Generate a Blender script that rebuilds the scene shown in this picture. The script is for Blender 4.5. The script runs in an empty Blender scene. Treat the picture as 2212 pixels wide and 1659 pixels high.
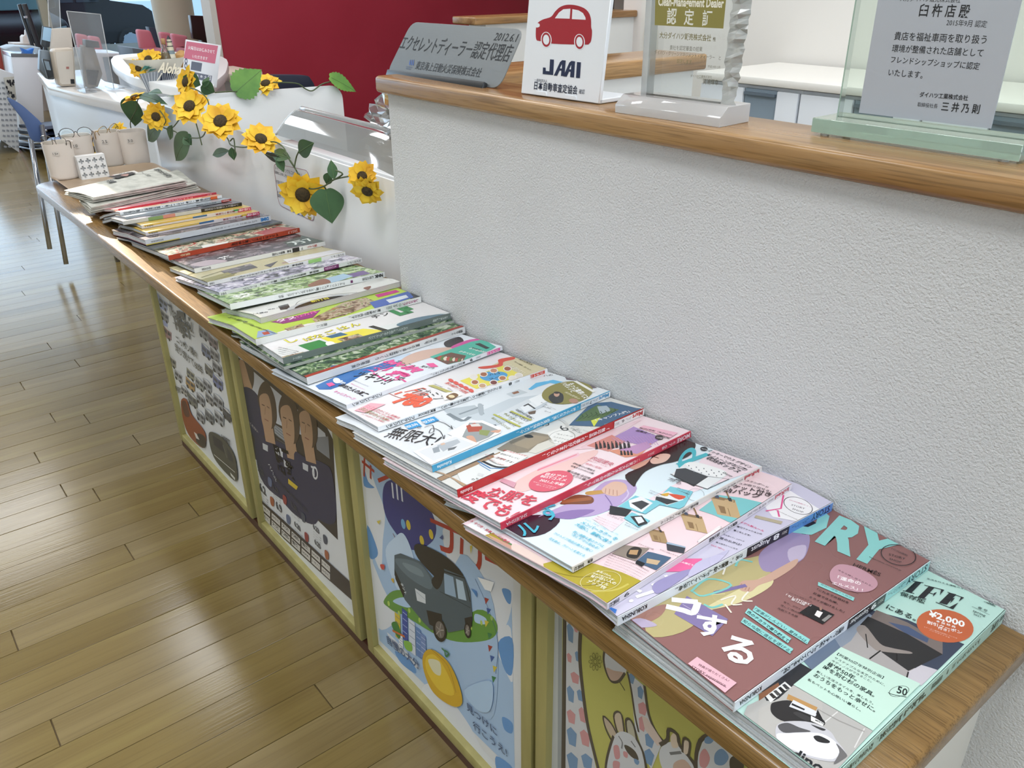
import bpy, bmesh, math, random
from mathutils import Vector, Matrix
random.seed(7)
S = bpy.context.scene
COL = S.collection
D = bpy.data
# ---------------------------------------------------------------- camera, world, light, exposure
CAMZ = 1.05
CR = ((0.62524867, 0.34257702, -0.70121686), (0.78039518, -0.28238112, 0.5578927), (-0.00688919, -0.89604793, -0.44390388))
FPX, PCX, PCY = 1801.3, 1106.0, 829.5      # focal length and centre for a 2212 x 1659 frame
cam = D.objects.new('camera', D.cameras.new('camera')); COL.objects.link(cam)
cam.data.sensor_width = 36; cam.data.lens = FPX / 2212 * 36; cam.data.clip_start = .02; cam.data.clip_end = 200
cam.data.shift_y = 0
mw = Matrix.Identity(4)
for r in range(3):
    mw[r][0] = CR[r][0]; mw[r][1] = -CR[r][1]; mw[r][2] = -CR[r][2]
mw.translation = (0, 0, CAMZ)
cam.matrix_world = mw
S.camera = cam
vs = S.view_settings; vs.view_transform = 'Standard'; vs.look = 'None'; vs.gamma = 1; vs.use_curve_mapping = False
vs.exposure = -.3
w = D.worlds.new('sky'); S.world = w; w.use_nodes = True
nt = w.node_tree; nt.nodes.clear()
bg = nt.nodes.new('ShaderNodeBackground'); ow = nt.nodes.new('ShaderNodeOutputWorld')
bg.inputs[0].default_value = (.60, .79, 1.0, 1); bg.inputs[1].default_value = 2.2
nt.links.new(bg.outputs[0], ow.inputs[0])
def area(name, loc, size, power, col=(1, 1, 1), rot=(0, 0, 0), sy=None):
    l = D.lights.new(name, 'AREA'); l.energy = power; l.color = col; l.shape = 'RECTANGLE'; l.size = size; l.size_y = sy or size
    o = D.objects.new(name, l); COL.objects.link(o); o.location = loc; o.rotation_euler = rot
    return o
CEIL = 3.9
area('daylight_behind', (3.0, .3, 1.75), 1.6, 62, (.93, .97, 1), (0, math.pi / 2, 0), 4.2)  # fill added behind the camera to brighten magazine spines and the near end
area('daylight', (-12.35, 1.2, 1.9), 3.4, 230, (.64, .81, 1), (0, -math.pi / 2, 0), 9.0)
# narrow spot lamp added as stand-in for low sun on the counter's front edge
sl = D.lights.new('sunbeam_spot', 'SPOT'); sl.energy = 42000; sl.color = (1, .84, .64); sl.spot_size = .019; sl.spot_blend = .15; sl.shadow_soft_size = .012
so = D.objects.new('sunbeam_spot', sl); COL.objects.link(so); so.location = (-12.2, .95, 2.75)
so.rotation_euler = (Vector((-1.78, .400, .52)) - so.location).to_track_quat('-Z', 'Y').to_euler()
# ---------------------------------------------------------------- pixel -> point on a real plane of the room
def ray(u, v):
    a, b = (u - PCX), (v - PCY)
    return Vector([CR[i][0] * a + CR[i][1] * b + CR[i][2] * FPX for i in range(3)])
def onz(u, v, z):
    d = ray(u, v); return Vector((0, 0, CAMZ)) + d * ((z - CAMZ) / d.z)
def ony(u, v, y):
    d = ray(u, v); return Vector((0, 0, CAMZ)) + d * (y / d.y)
def onx(u, v, x):
    d = ray(u, v); return Vector((0, 0, CAMZ)) + d * (x / d.x)
def onplane(u, v, p, n):
    d = ray(u, v); o = Vector((0, 0, CAMZ)); return o + d * ((p - o).dot(n) / d.dot(n))
# ---------------------------------------------------------------- materials
def lin(c): return c / 12.92 if c <= .04045 else ((c + .055) / 1.055) ** 2.4
def rgb(h, g=1.0):
    h = h.lstrip('#'); h = h if len(h) == 6 else ''.join(c + c for c in h)
    return tuple(min(.93, lin(int(h[i:i + 2], 16) / 255) * g) for i in (0, 2, 4)) + (1,)
MC = {}
def mat(col, rough=.5, metal=0, spec=.5, g=1.0, key=''):
    k = ('m', col, rough, metal, spec, g, key)
    if k in MC: return MC[k]
    m = D.materials.new('paint_' + col.strip('#')); m.use_nodes = True
    b = m.node_tree.nodes['Principled BSDF']
    b.inputs['Base Color'].default_value = rgb(col, g); b.inputs['Roughness'].default_value = rough
    b.inputs['Metallic'].default_value = metal; b.inputs['Specular IOR Level'].default_value = spec
    # a little procedural variation so nothing is perfectly flat
    n = m.node_tree.nodes; l = m.node_tree.links
    tc = n.new('ShaderNodeTexCoord'); no = n.new('ShaderNodeTexNoise'); no.inputs['Scale'].default_value = 6
    l.new(tc.outputs['Object'], no.inputs['Vector'])
    mr = n.new('ShaderNodeMapRange'); mr.inputs[3].default_value = max(0, rough - .05); mr.inputs[4].default_value = min(1, rough + .05)
    l.new(no.outputs[0], mr.inputs[0]); l.new(mr.outputs[0], b.inputs['Roughness'])
    MC[k] = m; return m
def ramp(m, stops):
    r = m.node_tree.nodes.new('ShaderNodeValToRGB'); e = r.color_ramp.elements
    while len(e) < len(stops): e.new(.5)
    for x, (p, c) in zip(e, stops): x.position = p; x.color = rgb(c) if isinstance(c, str) else c
    return r
def noisy(name, stops, scale=(1, 1, 1), nscale=10, detail=6, rough=.5, bump=0, dist=0, coord='Object', spec=.5, bscale=None, ntype=None):
    if name in MC: return MC[name]
    m = D.materials.new(name); m.use_nodes = True; n = m.node_tree.nodes; l = m.node_tree.links; b = n['Principled BSDF']
    tc = n.new('ShaderNodeTexCoord'); mp = n.new('ShaderNodeMapping'); mp.inputs['Scale'].default_value = scale
    l.new(tc.outputs[coord], mp.inputs[0])
    if ntype == 'VORONOI':
        no = n.new('ShaderNodeTexVoronoi'); no.inputs['Scale'].default_value = nscale; l.new(mp.outputs[0], no.inputs['Vector']); out = no.outputs['Color']
    else:
        no = n.new('ShaderNodeTexNoise'); no.inputs['Scale'].default_value = nscale; no.inputs['Detail'].default_value = detail
        no.inputs['Distortion'].default_value = dist; l.new(mp.outputs[0], no.inputs['Vector']); out = no.outputs[0]
    r = ramp(m, stops); l.new(out, r.inputs[0]); l.new(r.outputs[0], b.inputs['Base Color'])
    b.inputs['Roughness'].default_value = rough; b.inputs['Specular IOR Level'].default_value = spec
    if bump:
        bp = n.new('ShaderNodeBump'); bp.inputs['Strength'].default_value = bump; bp.inputs['Distance'].default_value = .002
        if bscale:
            n2 = n.new('ShaderNodeTexNoise'); n2.inputs['Scale'].default_value = bscale; n2.inputs['Detail'].default_value = 3
            l.new(tc.outputs['Object'], n2.inputs['Vector']); l.new(n2.outputs[0], bp.inputs['Height'])
        else: l.new(no.outputs[0], bp.inputs['Height'])
        l.new(bp.outputs[0], b.inputs['Normal'])
    MC[name] = m; return m
def clear(name, tint='#f4f8f7', refl=1.0, rough=.03, haze=0.0, hazecol='#ffffff'):
    """thin clear sheet: straight-through light plus a Fresnel reflection, and a little milkiness"""
    if name in MC: return MC[name]
    m = D.materials.new(name); m.use_nodes = True; n = m.node_tree.nodes; l = m.node_tree.links; n.clear()
    o = n.new('ShaderNodeOutputMaterial'); t = n.new('ShaderNodeBsdfTransparent'); t.inputs[0].default_value = rgb(tint)
    t.inputs[0].default_value = tuple(lin(int(tint.lstrip('#')[i:i+2], 16) / 255) for i in (0, 2, 4)) + (1,)
    gl = n.new('ShaderNodeBsdfGlossy'); gl.inputs['Roughness'].default_value = rough
    fr = n.new('ShaderNodeFresnel'); fr.inputs[0].default_value = 1.5
    mu = n.new('ShaderNodeMath'); mu.operation = 'MULTIPLY'; mu.inputs[1].default_value = refl; l.new(fr.outputs[0], mu.inputs[0])
    mx = n.new('ShaderNodeMixShader'); l.new(mu.outputs[0], mx.inputs[0]); l.new(t.outputs[0], mx.inputs[1]); l.new(gl.outputs[0], mx.inputs[2])
    last = mx
    if haze:
        df = n.new('ShaderNodeBsdfDiffuse'); df.inputs[0].default_value = rgb(hazecol)
        m2 = n.new('ShaderNodeMixShader'); m2.inputs[0].default_value = haze; l.new(mx.outputs[0], m2.inputs[1]); l.new(df.outputs[0], m2.inputs[2]); last = m2
    l.new(last.outputs[0], o.inputs[0]); MC[name] = m; return m
def wood(name, c0, c1, c2, axis=0, rough=.28, gs=1.0, pore=.45):
    """oak: long streaks along one axis, fine dark pores"""
    if name in MC: return MC[name]
    m = D.materials.new(name); m.use_nodes = True; n = m.node_tree.nodes; l = m.node_tree.links; b = n['Principled BSDF']
    tc = n.new('ShaderNodeTexCoord')
    def nz(sc, s, det, dist=0):
        mp = n.new('ShaderNodeMapping'); mp.inputs['Scale'].default_value = sc; l.new(tc.outputs['Object'], mp.inputs[0])
        t = n.new('ShaderNodeTexNoise'); t.inputs['Scale'].default_value = s; t.inputs['Detail'].default_value = det; t.inputs['Distortion'].default_value = dist
        l.new(mp.outputs[0], t.inputs['Vector']); return t
    v = [1, 1, 1]; v[axis] = .09
    t1 = nz(v, 34 * gs, 5, .6)
    v = [1, 1, 1]; v[axis] = .03
    t2 = nz(v, 420 * gs, 2)
    r1 = ramp(m, [(.3, c0), (.5, c1), (.72, c2)]); l.new(t1.outputs[0], r1.inputs[0])
    r2 = ramp(m, [(.36, (.35, .35, .35, 1)), (.5, (1, 1, 1, 1))]); l.new(t2.outputs[0], r2.inputs[0])
    mx = n.new('ShaderNodeMix'); mx.data_type = 'RGBA'; mx.blend_type = 'MULTIPLY'; mx.inputs[0].default_value = pore
    l.new(r1.outputs[0], mx.inputs[6]); l.new(r2.outputs[0], mx.inputs[7]); l.new(mx.outputs[2], b.inputs['Base Color'])
    b.inputs['Roughness'].default_value = rough
    bp = n.new('ShaderNodeBump'); bp.inputs['Strength'].default_value = .12; bp.inputs['Distance'].default_value = .001
    l.new(t2.outputs[0], bp.inputs['Height']); l.new(bp.outputs[0], b.inputs['Normal'])
    MC[name] = m; return m
# ---------------------------------------------------------------- mesh helpers
def mesh(name, vs_, fs, m=None, parent=None, smooth=False, mats=None, mi=None):
    me = D.meshes.new(name); me.from_pydata([tuple(v) for v in vs_], [], fs)
    for x in (mats or ([m] if m else [])): me.materials.append(x)
    if mi: me.polygons.foreach_set('material_index', mi)
    if smooth: me.polygons.foreach_set('use_smooth', [True] * len(me.polygons))
    me.update()
    o = D.objects.new(name, me); COL.objects.link(o)
    if parent: par(o, parent)
    return o
def par(o, p):
    o.parent = p; o.matrix_parent_inverse = p.matrix_world.inverted() if p.type == 'EMPTY' else p.matrix_basis.inverted()
def tag(o, label, cat, group=None, kind=None):
    if label: o['label'] = label
    if cat: o['category'] = cat
    if group: o['group'] = group
    if kind: o['kind'] = kind
    return o
def thing(name, label, cat, loc=(0, 0, 0), group=None):
    o = D.objects.new(name, None); COL.objects.link(o); o.location = loc; o.empty_display_size = .05
    o.matrix_world = Matrix.Translation(Vector(loc))
    return tag(o, label, cat, group)
def struct(o): o['kind'] = 'structure'; return o
class G:
    """collects vertices and faces"""
    def __init__(s): s.v = []; s.f = []; s.m = []
    def add(s, vs_, fs, mi=0):
        k = len(s.v); s.v += [Vector(v) for v in vs_]; s.f += [tuple(i + k for i in f) for f in fs]; s.m += [mi] * len(fs); return s
    def box(s, a, b, mi=0, M=None):
        x0, y0, z0 = a; x1, y1, z1 = b
        vs_ = [Vector(p) for p in ((x0, y0, z0), (x1, y0, z0), (x1, y1, z0), (x0, y1, z0), (x0, y0, z1), (x1, y0, z1), (x1, y1, z1), (x0, y1, z1))]
        if M: vs_ = [M @ v for v in vs_]
        return s.add(vs_, [(3, 2, 1, 0), (4, 5, 6, 7), (0, 1, 5, 4), (1, 2, 6, 5), (2, 3, 7, 6), (3, 0, 4, 7)], mi)
    def tube(s, pts, r, n=8, mi=0, caps=True, closed=False):
        pts = [Vector(p) for p in pts]; rs = r if isinstance(r, (list, tuple)) else [r] * len(pts)
        up = Vector((0, 0, 1)); rings = []; prev = None
        N = len(pts)
        for i, p in enumerate(pts):
            if closed: d = pts[(i + 1) % N] - pts[i - 1]
            else: d = pts[min(i + 1, N - 1)] - pts[max(i - 1, 0)]
            d = d.normalized() if d.length > 1e-9 else Vector((0, 0, 1))
            if prev is None:
                a = d.cross(up);
                if a.length < .1: a = d.cross(Vector((1, 0, 0)))
                a.normalize()
            else:
                a = prev - d * prev.dot(d); a.normalize()
            prev = a; b = d.cross(a)
            rings.append([p + (a * math.cos(2 * math.pi * k / n) + b * math.sin(2 * math.pi * k / n)) * rs[i] for k in range(n)])
        fs = []
        M_ = N if closed else N - 1
        for i in range(M_):
            j = (i + 1) % N
            for k in range(n):
                q = (k + 1) % n; fs.append((i * n + k, i * n + q, j * n + q, j * n + k))
        if caps and not closed:
            fs.append(tuple(range(n))[::-1]); fs.append(tuple((N - 1) * n + k for k in range(n)))
        return s.add([v for rg in rings for v in rg], fs, mi)
    def lathe(s, prof, c=(0, 0, 0), n=24, mi=0, M=None, sx=1, sy=1, sq=0):
        vs_ = []; fs = []
        c = Vector(c)
        for r, z in prof:
            for k in range(n):
                a = 2 * math.pi * k / n; ca, sa = math.cos(a), math.sin(a)
                if sq:
                    e = 1 - sq; ca = math.copysign(abs(ca) ** e, ca); sa = math.copysign(abs(sa) ** e, sa)
                v = Vector((r * ca * sx, r * sa * sy, z))
                vs_.append((M @ v if M else v) + c)
        for i in range(len(prof) - 1):
            for k in range(n):
                q = (k + 1) % n; fs.append((i * n + k, i * n + q, (i + 1) * n + q, (i + 1) * n + k))
        if prof[0][0] > 1e-6: fs.append(tuple(range(n))[::-1])
        if prof[-1][0] > 1e-6: fs.append(tuple((len(prof) - 1) * n + k for k in range(n)))
        return s.add(vs_, fs, mi)
    def prism(s, pts, d, mi=0):
        """pts: 3D outline; d: extrusion vector"""
        n = len(pts); pts = [Vector(p) for p in pts]; d = Vector(d)
        return s.add(pts + [p + d for p in pts], [tuple(range(n))[::-1], tuple(range(n, 2 * n))] + [(i, (i + 1) % n, n + (i + 1) % n, n + i) for i in range(n)], mi)
    def obj(s, name, m, parent=None, smooth=False, bevel=0, seg=2, fix=True, angle=None):
        mats = m if isinstance(m, (list, tuple)) else [m]
        o = mesh(name, s.v, s.f, None, None, smooth, mats, s.m)
        if fix or bevel:
            bm = bmesh.new(); bm.from_mesh(o.data)
            if bevel:
                bmesh.ops.remove_doubles(bm, verts=bm.verts, dist=1e-6)
                es = [e for e in bm.edges if len(e.link_faces) == 2 and e.calc_face_angle(0) > .5]
                bmesh.ops.bevel(bm, geom=es, offset=bevel, segments=seg, affect='EDGES', profile=.5, clamp_overlap=True)
            bmesh.ops.recalc_face_normals(bm, faces=bm.faces); bm.to_mesh(o.data); bm.free()
            if smooth or bevel:
                o.data.polygons.foreach_set('use_smooth', [True] * len(o.data.polygons))
        if (bevel and not smooth) or angle:
            o.data.set_sharp_from_angle(angle=angle or .7)
        if parent: par(o, parent)
        return o
def box(name, a, b, m, parent=None, bevel=0, seg=2): return G().box(a, b).obj(name, m, parent, bevel=bevel, seg=seg)
def catmull(pts, n=6, closed=False):
    P = [Vector(p) for p in pts]; out = []; N = len(P)
    for i in range(N if closed else N - 1):
        if closed: a, b, c, d = P[i - 1], P[i], P[(i + 1) % N], P[(i + 2) % N]
        else: a, b, c, d = P[max(i - 1, 0)], P[i], P[i + 1], P[min(i + 2, N - 1)]
        for k in range(n):
            t = k / n; out.append(.5 * ((2 * b) + (c - a) * t + (2 * a - 5 * b + 4 * c - d) * t * t + (3 * b - a - 3 * c + d) * t ** 3))
    if not closed: out.append(P[-1])
    return out
# ---------------------------------------------------------------- the room
OAK = wood('oak_varnished', '#866039', '#9c764a', '#af8c60', 0, .24)
OAKC = wood('oak_counter', '#7a5c33', '#87683d', '#957548', 0, .2, 1.8, .6)
OAKEND = wood('oak_varnished_end', '#876038', '#9d7549', '#b08a5c', 1, .22)
PLASTER = noisy('stippled_white_wallpaper', [(.35, '#d4d5d6'), (.65, '#dbdcdd')], (1, 1, 1), 3, 4, .75, .9, bscale=430, spec=.25)
WHITE = mat('#e6e8ea', .4)
struct(box('wall_left', (-16, -3.6, 0), (3.2, -3.5, CEIL), mat('#dcdad4', .7)))
struct(box('wall_behind', (3.1, -3.5, 0), (3.2, 6.2, .9), mat('#dcdad4', .7)))
struct(box('wall_behind', (3.1, -3.5, 2.6), (3.2, 6.2, CEIL), mat('#dcdad4', .7)))
struct(box('wall_behind', (3.1, 2.5, .9), (3.2, 6.2, 2.6), mat('#dcdad4', .7))); struct(box('added_window', (3.14, -3.5, .9), (3.15, 2.5, 2.6), clear('window_glass', '#eef6fa', .8)))  # unseen window opening and pane, added to go with the fill lamp
struct(box('ceiling', (-16, -3.6, CEIL), (3.2, 6.3, CEIL + .1), mat('#e9e8e4', .8)))
# back wall of the staff area, with the corner that comes forward beside the far booth
struct(box('wall_back', (-2.52, 2.68, 0), (3.1, 2.78, CEIL), mat('#e0ddd8', .7)))
struct(box('wall_back_corner', (-2.62, 2.68, 0), (-2.52, 6.1, CEIL), mat('#e0dad6', .7)))
struct(box('wall_showroom', (-16, 6.1, 0), (3.1, 6.2, CEIL), mat('#dcdad4', .7)))
# ceiling light panels: real lamps on the ceiling
for i, (x, y) in enumerate([(-.3, -1.1), (-.3, 1.6), (-2.9, -1.1), (-2.9, 1.6), (-5.6, -1.1), (-5.6, 1.6), (-8.4, .3), (1.6, .2)]):
    t = thing('ceiling_light', 'flat white ceiling panel light ' + ('over the counter front aisle', 'over the staff cabinets', 'over the aisle by the milky divider', 'over the far oak-capped booth', 'over the blue shell chair', 'over the side table by the crimson wall', 'over the pink chairs', 'behind the camera')[i], 'light', (x, y, CEIL), 'ceiling panel lights')
    G().box((x - .62, y - .62, CEIL - .05), (x + .62, y + .62, CEIL)).obj('housing', WHITE, t)
    l = area('ceiling_light_lamp', (x, y, CEIL - .055), 1.1, 58 if i == 0 else 42, (.97, .985, 1)); par(l, t)
# far glazing: mullions, rails and full-height panes; the low sun is a spot inside them
def glazing():
    X = -12.5
    t = struct(D.objects.new('window_1', None)); COL.objects.link(t)
    fr = mat('#c9c2b4', .5)
    def beam(a, b): G().box(a, b).obj('window_frame', fr, t, bevel=.004)
    for y in (-3.5, -1.9, -.55, 1.0, 2.5, 4.3, 6.0): beam((X - .06, y, 0), (X + .06, y + .1, CEIL))
    beam((X - .06, -3.5, 0), (X + .06, 6.1, .1)); beam((X - .06, -3.5, CEIL - .12), (X + .06, 6.1, CEIL))
    g = clear('window_glass', '#eef6fa', .8)
    for y0, y1 in ((-3.4, -1.9), (-1.8, -.55), (-.45, 1.0), (1.1, 2.5), (2.6, 4.3), (4.4, 6.0)):
        G().box((X - .005, y0, .1), (X + .005, y1, CEIL - .12)).obj('pane', g, t)
glazing()
struct(box('ground_outside', (-60, -40, -.8), (-12.6, 40, -.5), mat('#c9d3da', .8)))
# floor: boards run towards the counter; the near ones are single boards, the rest one mesh
def floor():
    fl = struct(box('floor', (-16, -3.5, -.1), (3.1, 6.1, -.004), mat('#6f5a36', .5)))
    ms = [wood('floorboard_%d' % k, a, b, c, 1, .17, .5, .16) for k, (a, b, c) in enumerate([
        ('#74623b', '#7e6c42', '#877749'), ('#705e37', '#7a683e', '#827145'), ('#766542', '#806f4a', '#897852'), ('#6c5a34', '#766439', '#7e6d41')])]
    W = .0655; rest = G(); n = 0
    me_cache = {}
    x = -.08
    rnd = random.Random(3)
    X = []
    while x > -12.4: X.append(x); x -= W
    x = -.08 + W
    while x < 1.2: X.append(x); x += W
    for x in X:
        off = rnd.random() * .9; y = .47 - off
        near = -2.9 < x < -.1
        L = .9
        y = 1.2; first = True
        while y > -3.5:
            Lk = (.9 - off + .02) if first else L; y0 = max(y - Lk, -3.5); mi = rnd.choice((0, 0, 1, 2, 2, 3))
            vis = near and y > (-.95 - (x + 2.9) * .05) and y0 < .5
            gap = .0009
            if vis and n < 298 and not first:
                key = mi
                if key not in me_cache:
                    q = G().box((-W / 2 + gap / 2, -L / 2 + gap, -.004), (W / 2 - gap / 2, L / 2 - gap, 0)).obj('plank', ms[mi], None, bevel=.0006, seg=1)
                    me_cache[key] = q.data; o = q
                else:
                    o = D.objects.new('plank', me_cache[key]); COL.objects.link(o)
                o.location = (x - W / 2, y - L / 2, rnd.uniform(-.0002, .0002)); par_simple(o, fl); n += 1
            else:
                rest.box((x - W + gap / 2, y0 + gap, -.004), (x - gap / 2, y - gap, 0), mi)
            y -= Lk; first = False
    rest.box((-12.4, 1.2, -.004), (3.0, 6.0, -.001), 0)
    o = rest.obj('planks', ms, fl); o['kind'] = 'stuff'
def par_simple(o, p): o.parent = p
floor()
# ---------------------------------------------------------------- low partition walls with oak caps
struct(box('wall_partition', (-1.193, .7054, 0), (1.6, .79, .881), PLASTER))
struct(box('trim_1', (-1.206, .69, .881), (1.6, .797, .906), OAK, bevel=.006, seg=3))
W2 = mat('#dddcd9', .6)
struct(box('wall_partition_cross', (-1.19, .79, 0), (-1.09, 1.31, .881), W2))
struct(box('trim_2', (-1.205, .797, .881), (-1.075, 1.33, .909), OAKEND, bevel=.005, seg=3))
struct(box('wall_partition_far', (-2.66, 1.93, 0), (-2.56, 2.68, .881), W2))
struct(box('trim_3', (-2.68, 1.87, .881), (-2.54, 2.68, .906), OAKEND, bevel=.005, seg=3))
# ---------------------------------------------------------------- the magazine counter
ZT = .52
def counter():
    t = thing('display_counter', 'long narrow oak counter on a cabinet, magazines fanned along its top', 'counter', (-1.4, .56, 0))
    # outline of the top, far corner rounded
    pts = [(-.15, .417), (-.15, .7054), (-1.193, .7054), (-1.193, .772), (-2.70, .772)]
    r = .05
    for k in range(9):
        a = math.pi / 2 * k / 8; pts.append((-2.70 + r - r * math.cos(a), .417 + r - r * math.sin(a)))
    G().prism([(x, y, ZT - .025) for x, y in pts], (0, 0, .025)).obj('counter_top', OAKC, t, bevel=.0045, seg=3)
    cream = mat('#d8d5cc', .5)
    box('cabinet_body', (-1.92, .505, .0225), (-.172, .7054, ZT - .025), cream, t, bevel=.001, seg=1)
    box('plinth', (-1.91, .474, 0), (-.175, .69, .0225), mat('#4a2c22', .4), t)
    # one slim leg set back under the far overhang
    G().tube([(-2.25, .73, 0), (-2.25, .73, ZT - .025)], .012, 12).obj('leg', mat('#8f8a80', .35, .6), t, True)
    return t
counter()
FRW = noisy('poster_frame_wood', [(.3, '#98905a'), (.6, '#a59c64'), (.8, '#aea66f')], (1, 1, .12), 40, 4, .5)
FRZ0, FRZ1, FRY = .024, .492, .47
def poster_frame(x0, x1, label, group=None):
    t = thing('poster_frame', label, 'poster', ((x0 + x1) / 2, FRY, FRZ0), group)
    w = .02; d = .03
    for a, b in (((x0, FRY, FRZ0), (x0 + w, FRY + d, FRZ1)), ((x1 - w, FRY, FRZ0), (x1, FRY + d, FRZ1)),
                 ((x0 + w, FRY, FRZ0), (x1 - w, FRY + d, FRZ0 + w)), ((x0 + w, FRY, FRZ1 - w), (x1 - w, FRY + d, FRZ1))):
        box('frame_rail', a, b, FRW, t, bevel=.0015, seg=2)
    box('poster_sheet', (x0 + w, FRY + .0105, FRZ0 + w), (x1 - w, FRY + .0125, FRZ1 - w), mat('#d9dcdf', .35), t)
    box('backing', (x0 + w, FRY + .013, FRZ0 + w), (x1 - w, FRY + .026, FRZ1 - w), mat('#7d6a48', .7), t)
    return t
PF = [poster_frame(-1.904, -1.468, 'framed poster of many small cars reading Thank you, farthest along the counter'),
      poster_frame(-1.438, -1.010, 'framed football fixtures poster with players in navy shirts'),
      poster_frame(-.987, -.559, 'framed cartoon poster of a grey car flying over clouds and a city'),
      poster_frame(-.551, -.162, 'framed giraffe painting on yellow ground, nearest of the posters')]
# ---------------------------------------------------------------- surfaces that carry print
class Plane:
    def __init__(s, o, ux, uy):
        s.o = Vector(o); s.ux = Vector(ux).normalized(); s.uy = Vector(uy).normalized(); s.n = s.ux.cross(s.uy).normalized()
    def px(s, u, v):
        p = onplane(u, v, s.o, s.n) - s.o; return (p.dot(s.ux), p.dot(s.uy))
    def to3(s, a, b, h): return s.o + s.ux * a + s.uy * b + s.n * h
    seg = 1e9
class Cover:
    """the curved front of a magazine; a runs from fore edge (0) to spine (W), b from foot (0) to head (L)"""
    def __init__(s, front, wall, W, prof, t):
        s.f = Vector((front[0], front[1])); e = Vector((wall[0], wall[1])) - s.f; s.L = e.length; s.ey = e.normalized()
        s.ex = Vector((s.ey.y, -s.ey.x)); s.W = W; s.prof = prof; s.t = t; s.seg = .011
    def zb(s, a):
        q = max(0, min(.99999, a / s.W)) * (len(s.prof) - 1); i = int(q); return s.prof[i] * (1 - (q - i)) + s.prof[i + 1] * (q - i)
    def nrm(s, a):
        e = .004; d = (s.zb(a + e) - s.zb(a - e)) / (min(a + e, s.W) - max(a - e, 0)); k = 1 / math.sqrt(1 + d * d); return -d * k, k
    def to3(s, a, b, h):
        nx, nz = s.nrm(a); a2 = a + nx * h
        p = s.f + s.ex * (a2 - s.W) + s.ey * b; return Vector((p.x, p.y, s.zb(a) + s.t + nz * h))
    def px(s, u, v):
        z = s.zb(s.W) + s.t
        for _ in range(12):
            p = onz(u, v, z); q = Vector((p.x, p.y)) - s.f; a = q.dot(s.ex) + s.W; b = q.dot(s.ey)
            z = z * .5 + .5 * (s.zb(max(0, min(s.W, a))) + s.t)
        return (a, b)
TXT = {}
def glyphs(text, bold):
    if bold > .012 and any(ord(c) > 12000 for c in text): bold = .012 + (bold - .012) * .45
    k = (text, bold)
    if k not in TXT:
        c = D.curves.new('t', 'FONT'); c.body = text; c.resolution_u = 2; c.offset = bold; c.space_line = .96
        c.fill_mode = 'FRONT'; o = D.objects.new('t', c); m = D.meshes.new_from_object(o)
        vs_ = [(v.co.x, v.co.y) for v in m.vertices]; fs = [tuple(p.vertices) for p in m.polygons]
        D.objects.remove(o); D.meshes.remove(m); D.curves.remove(c); TXT[k] = (vs_, fs)
    return TXT[k]
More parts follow.
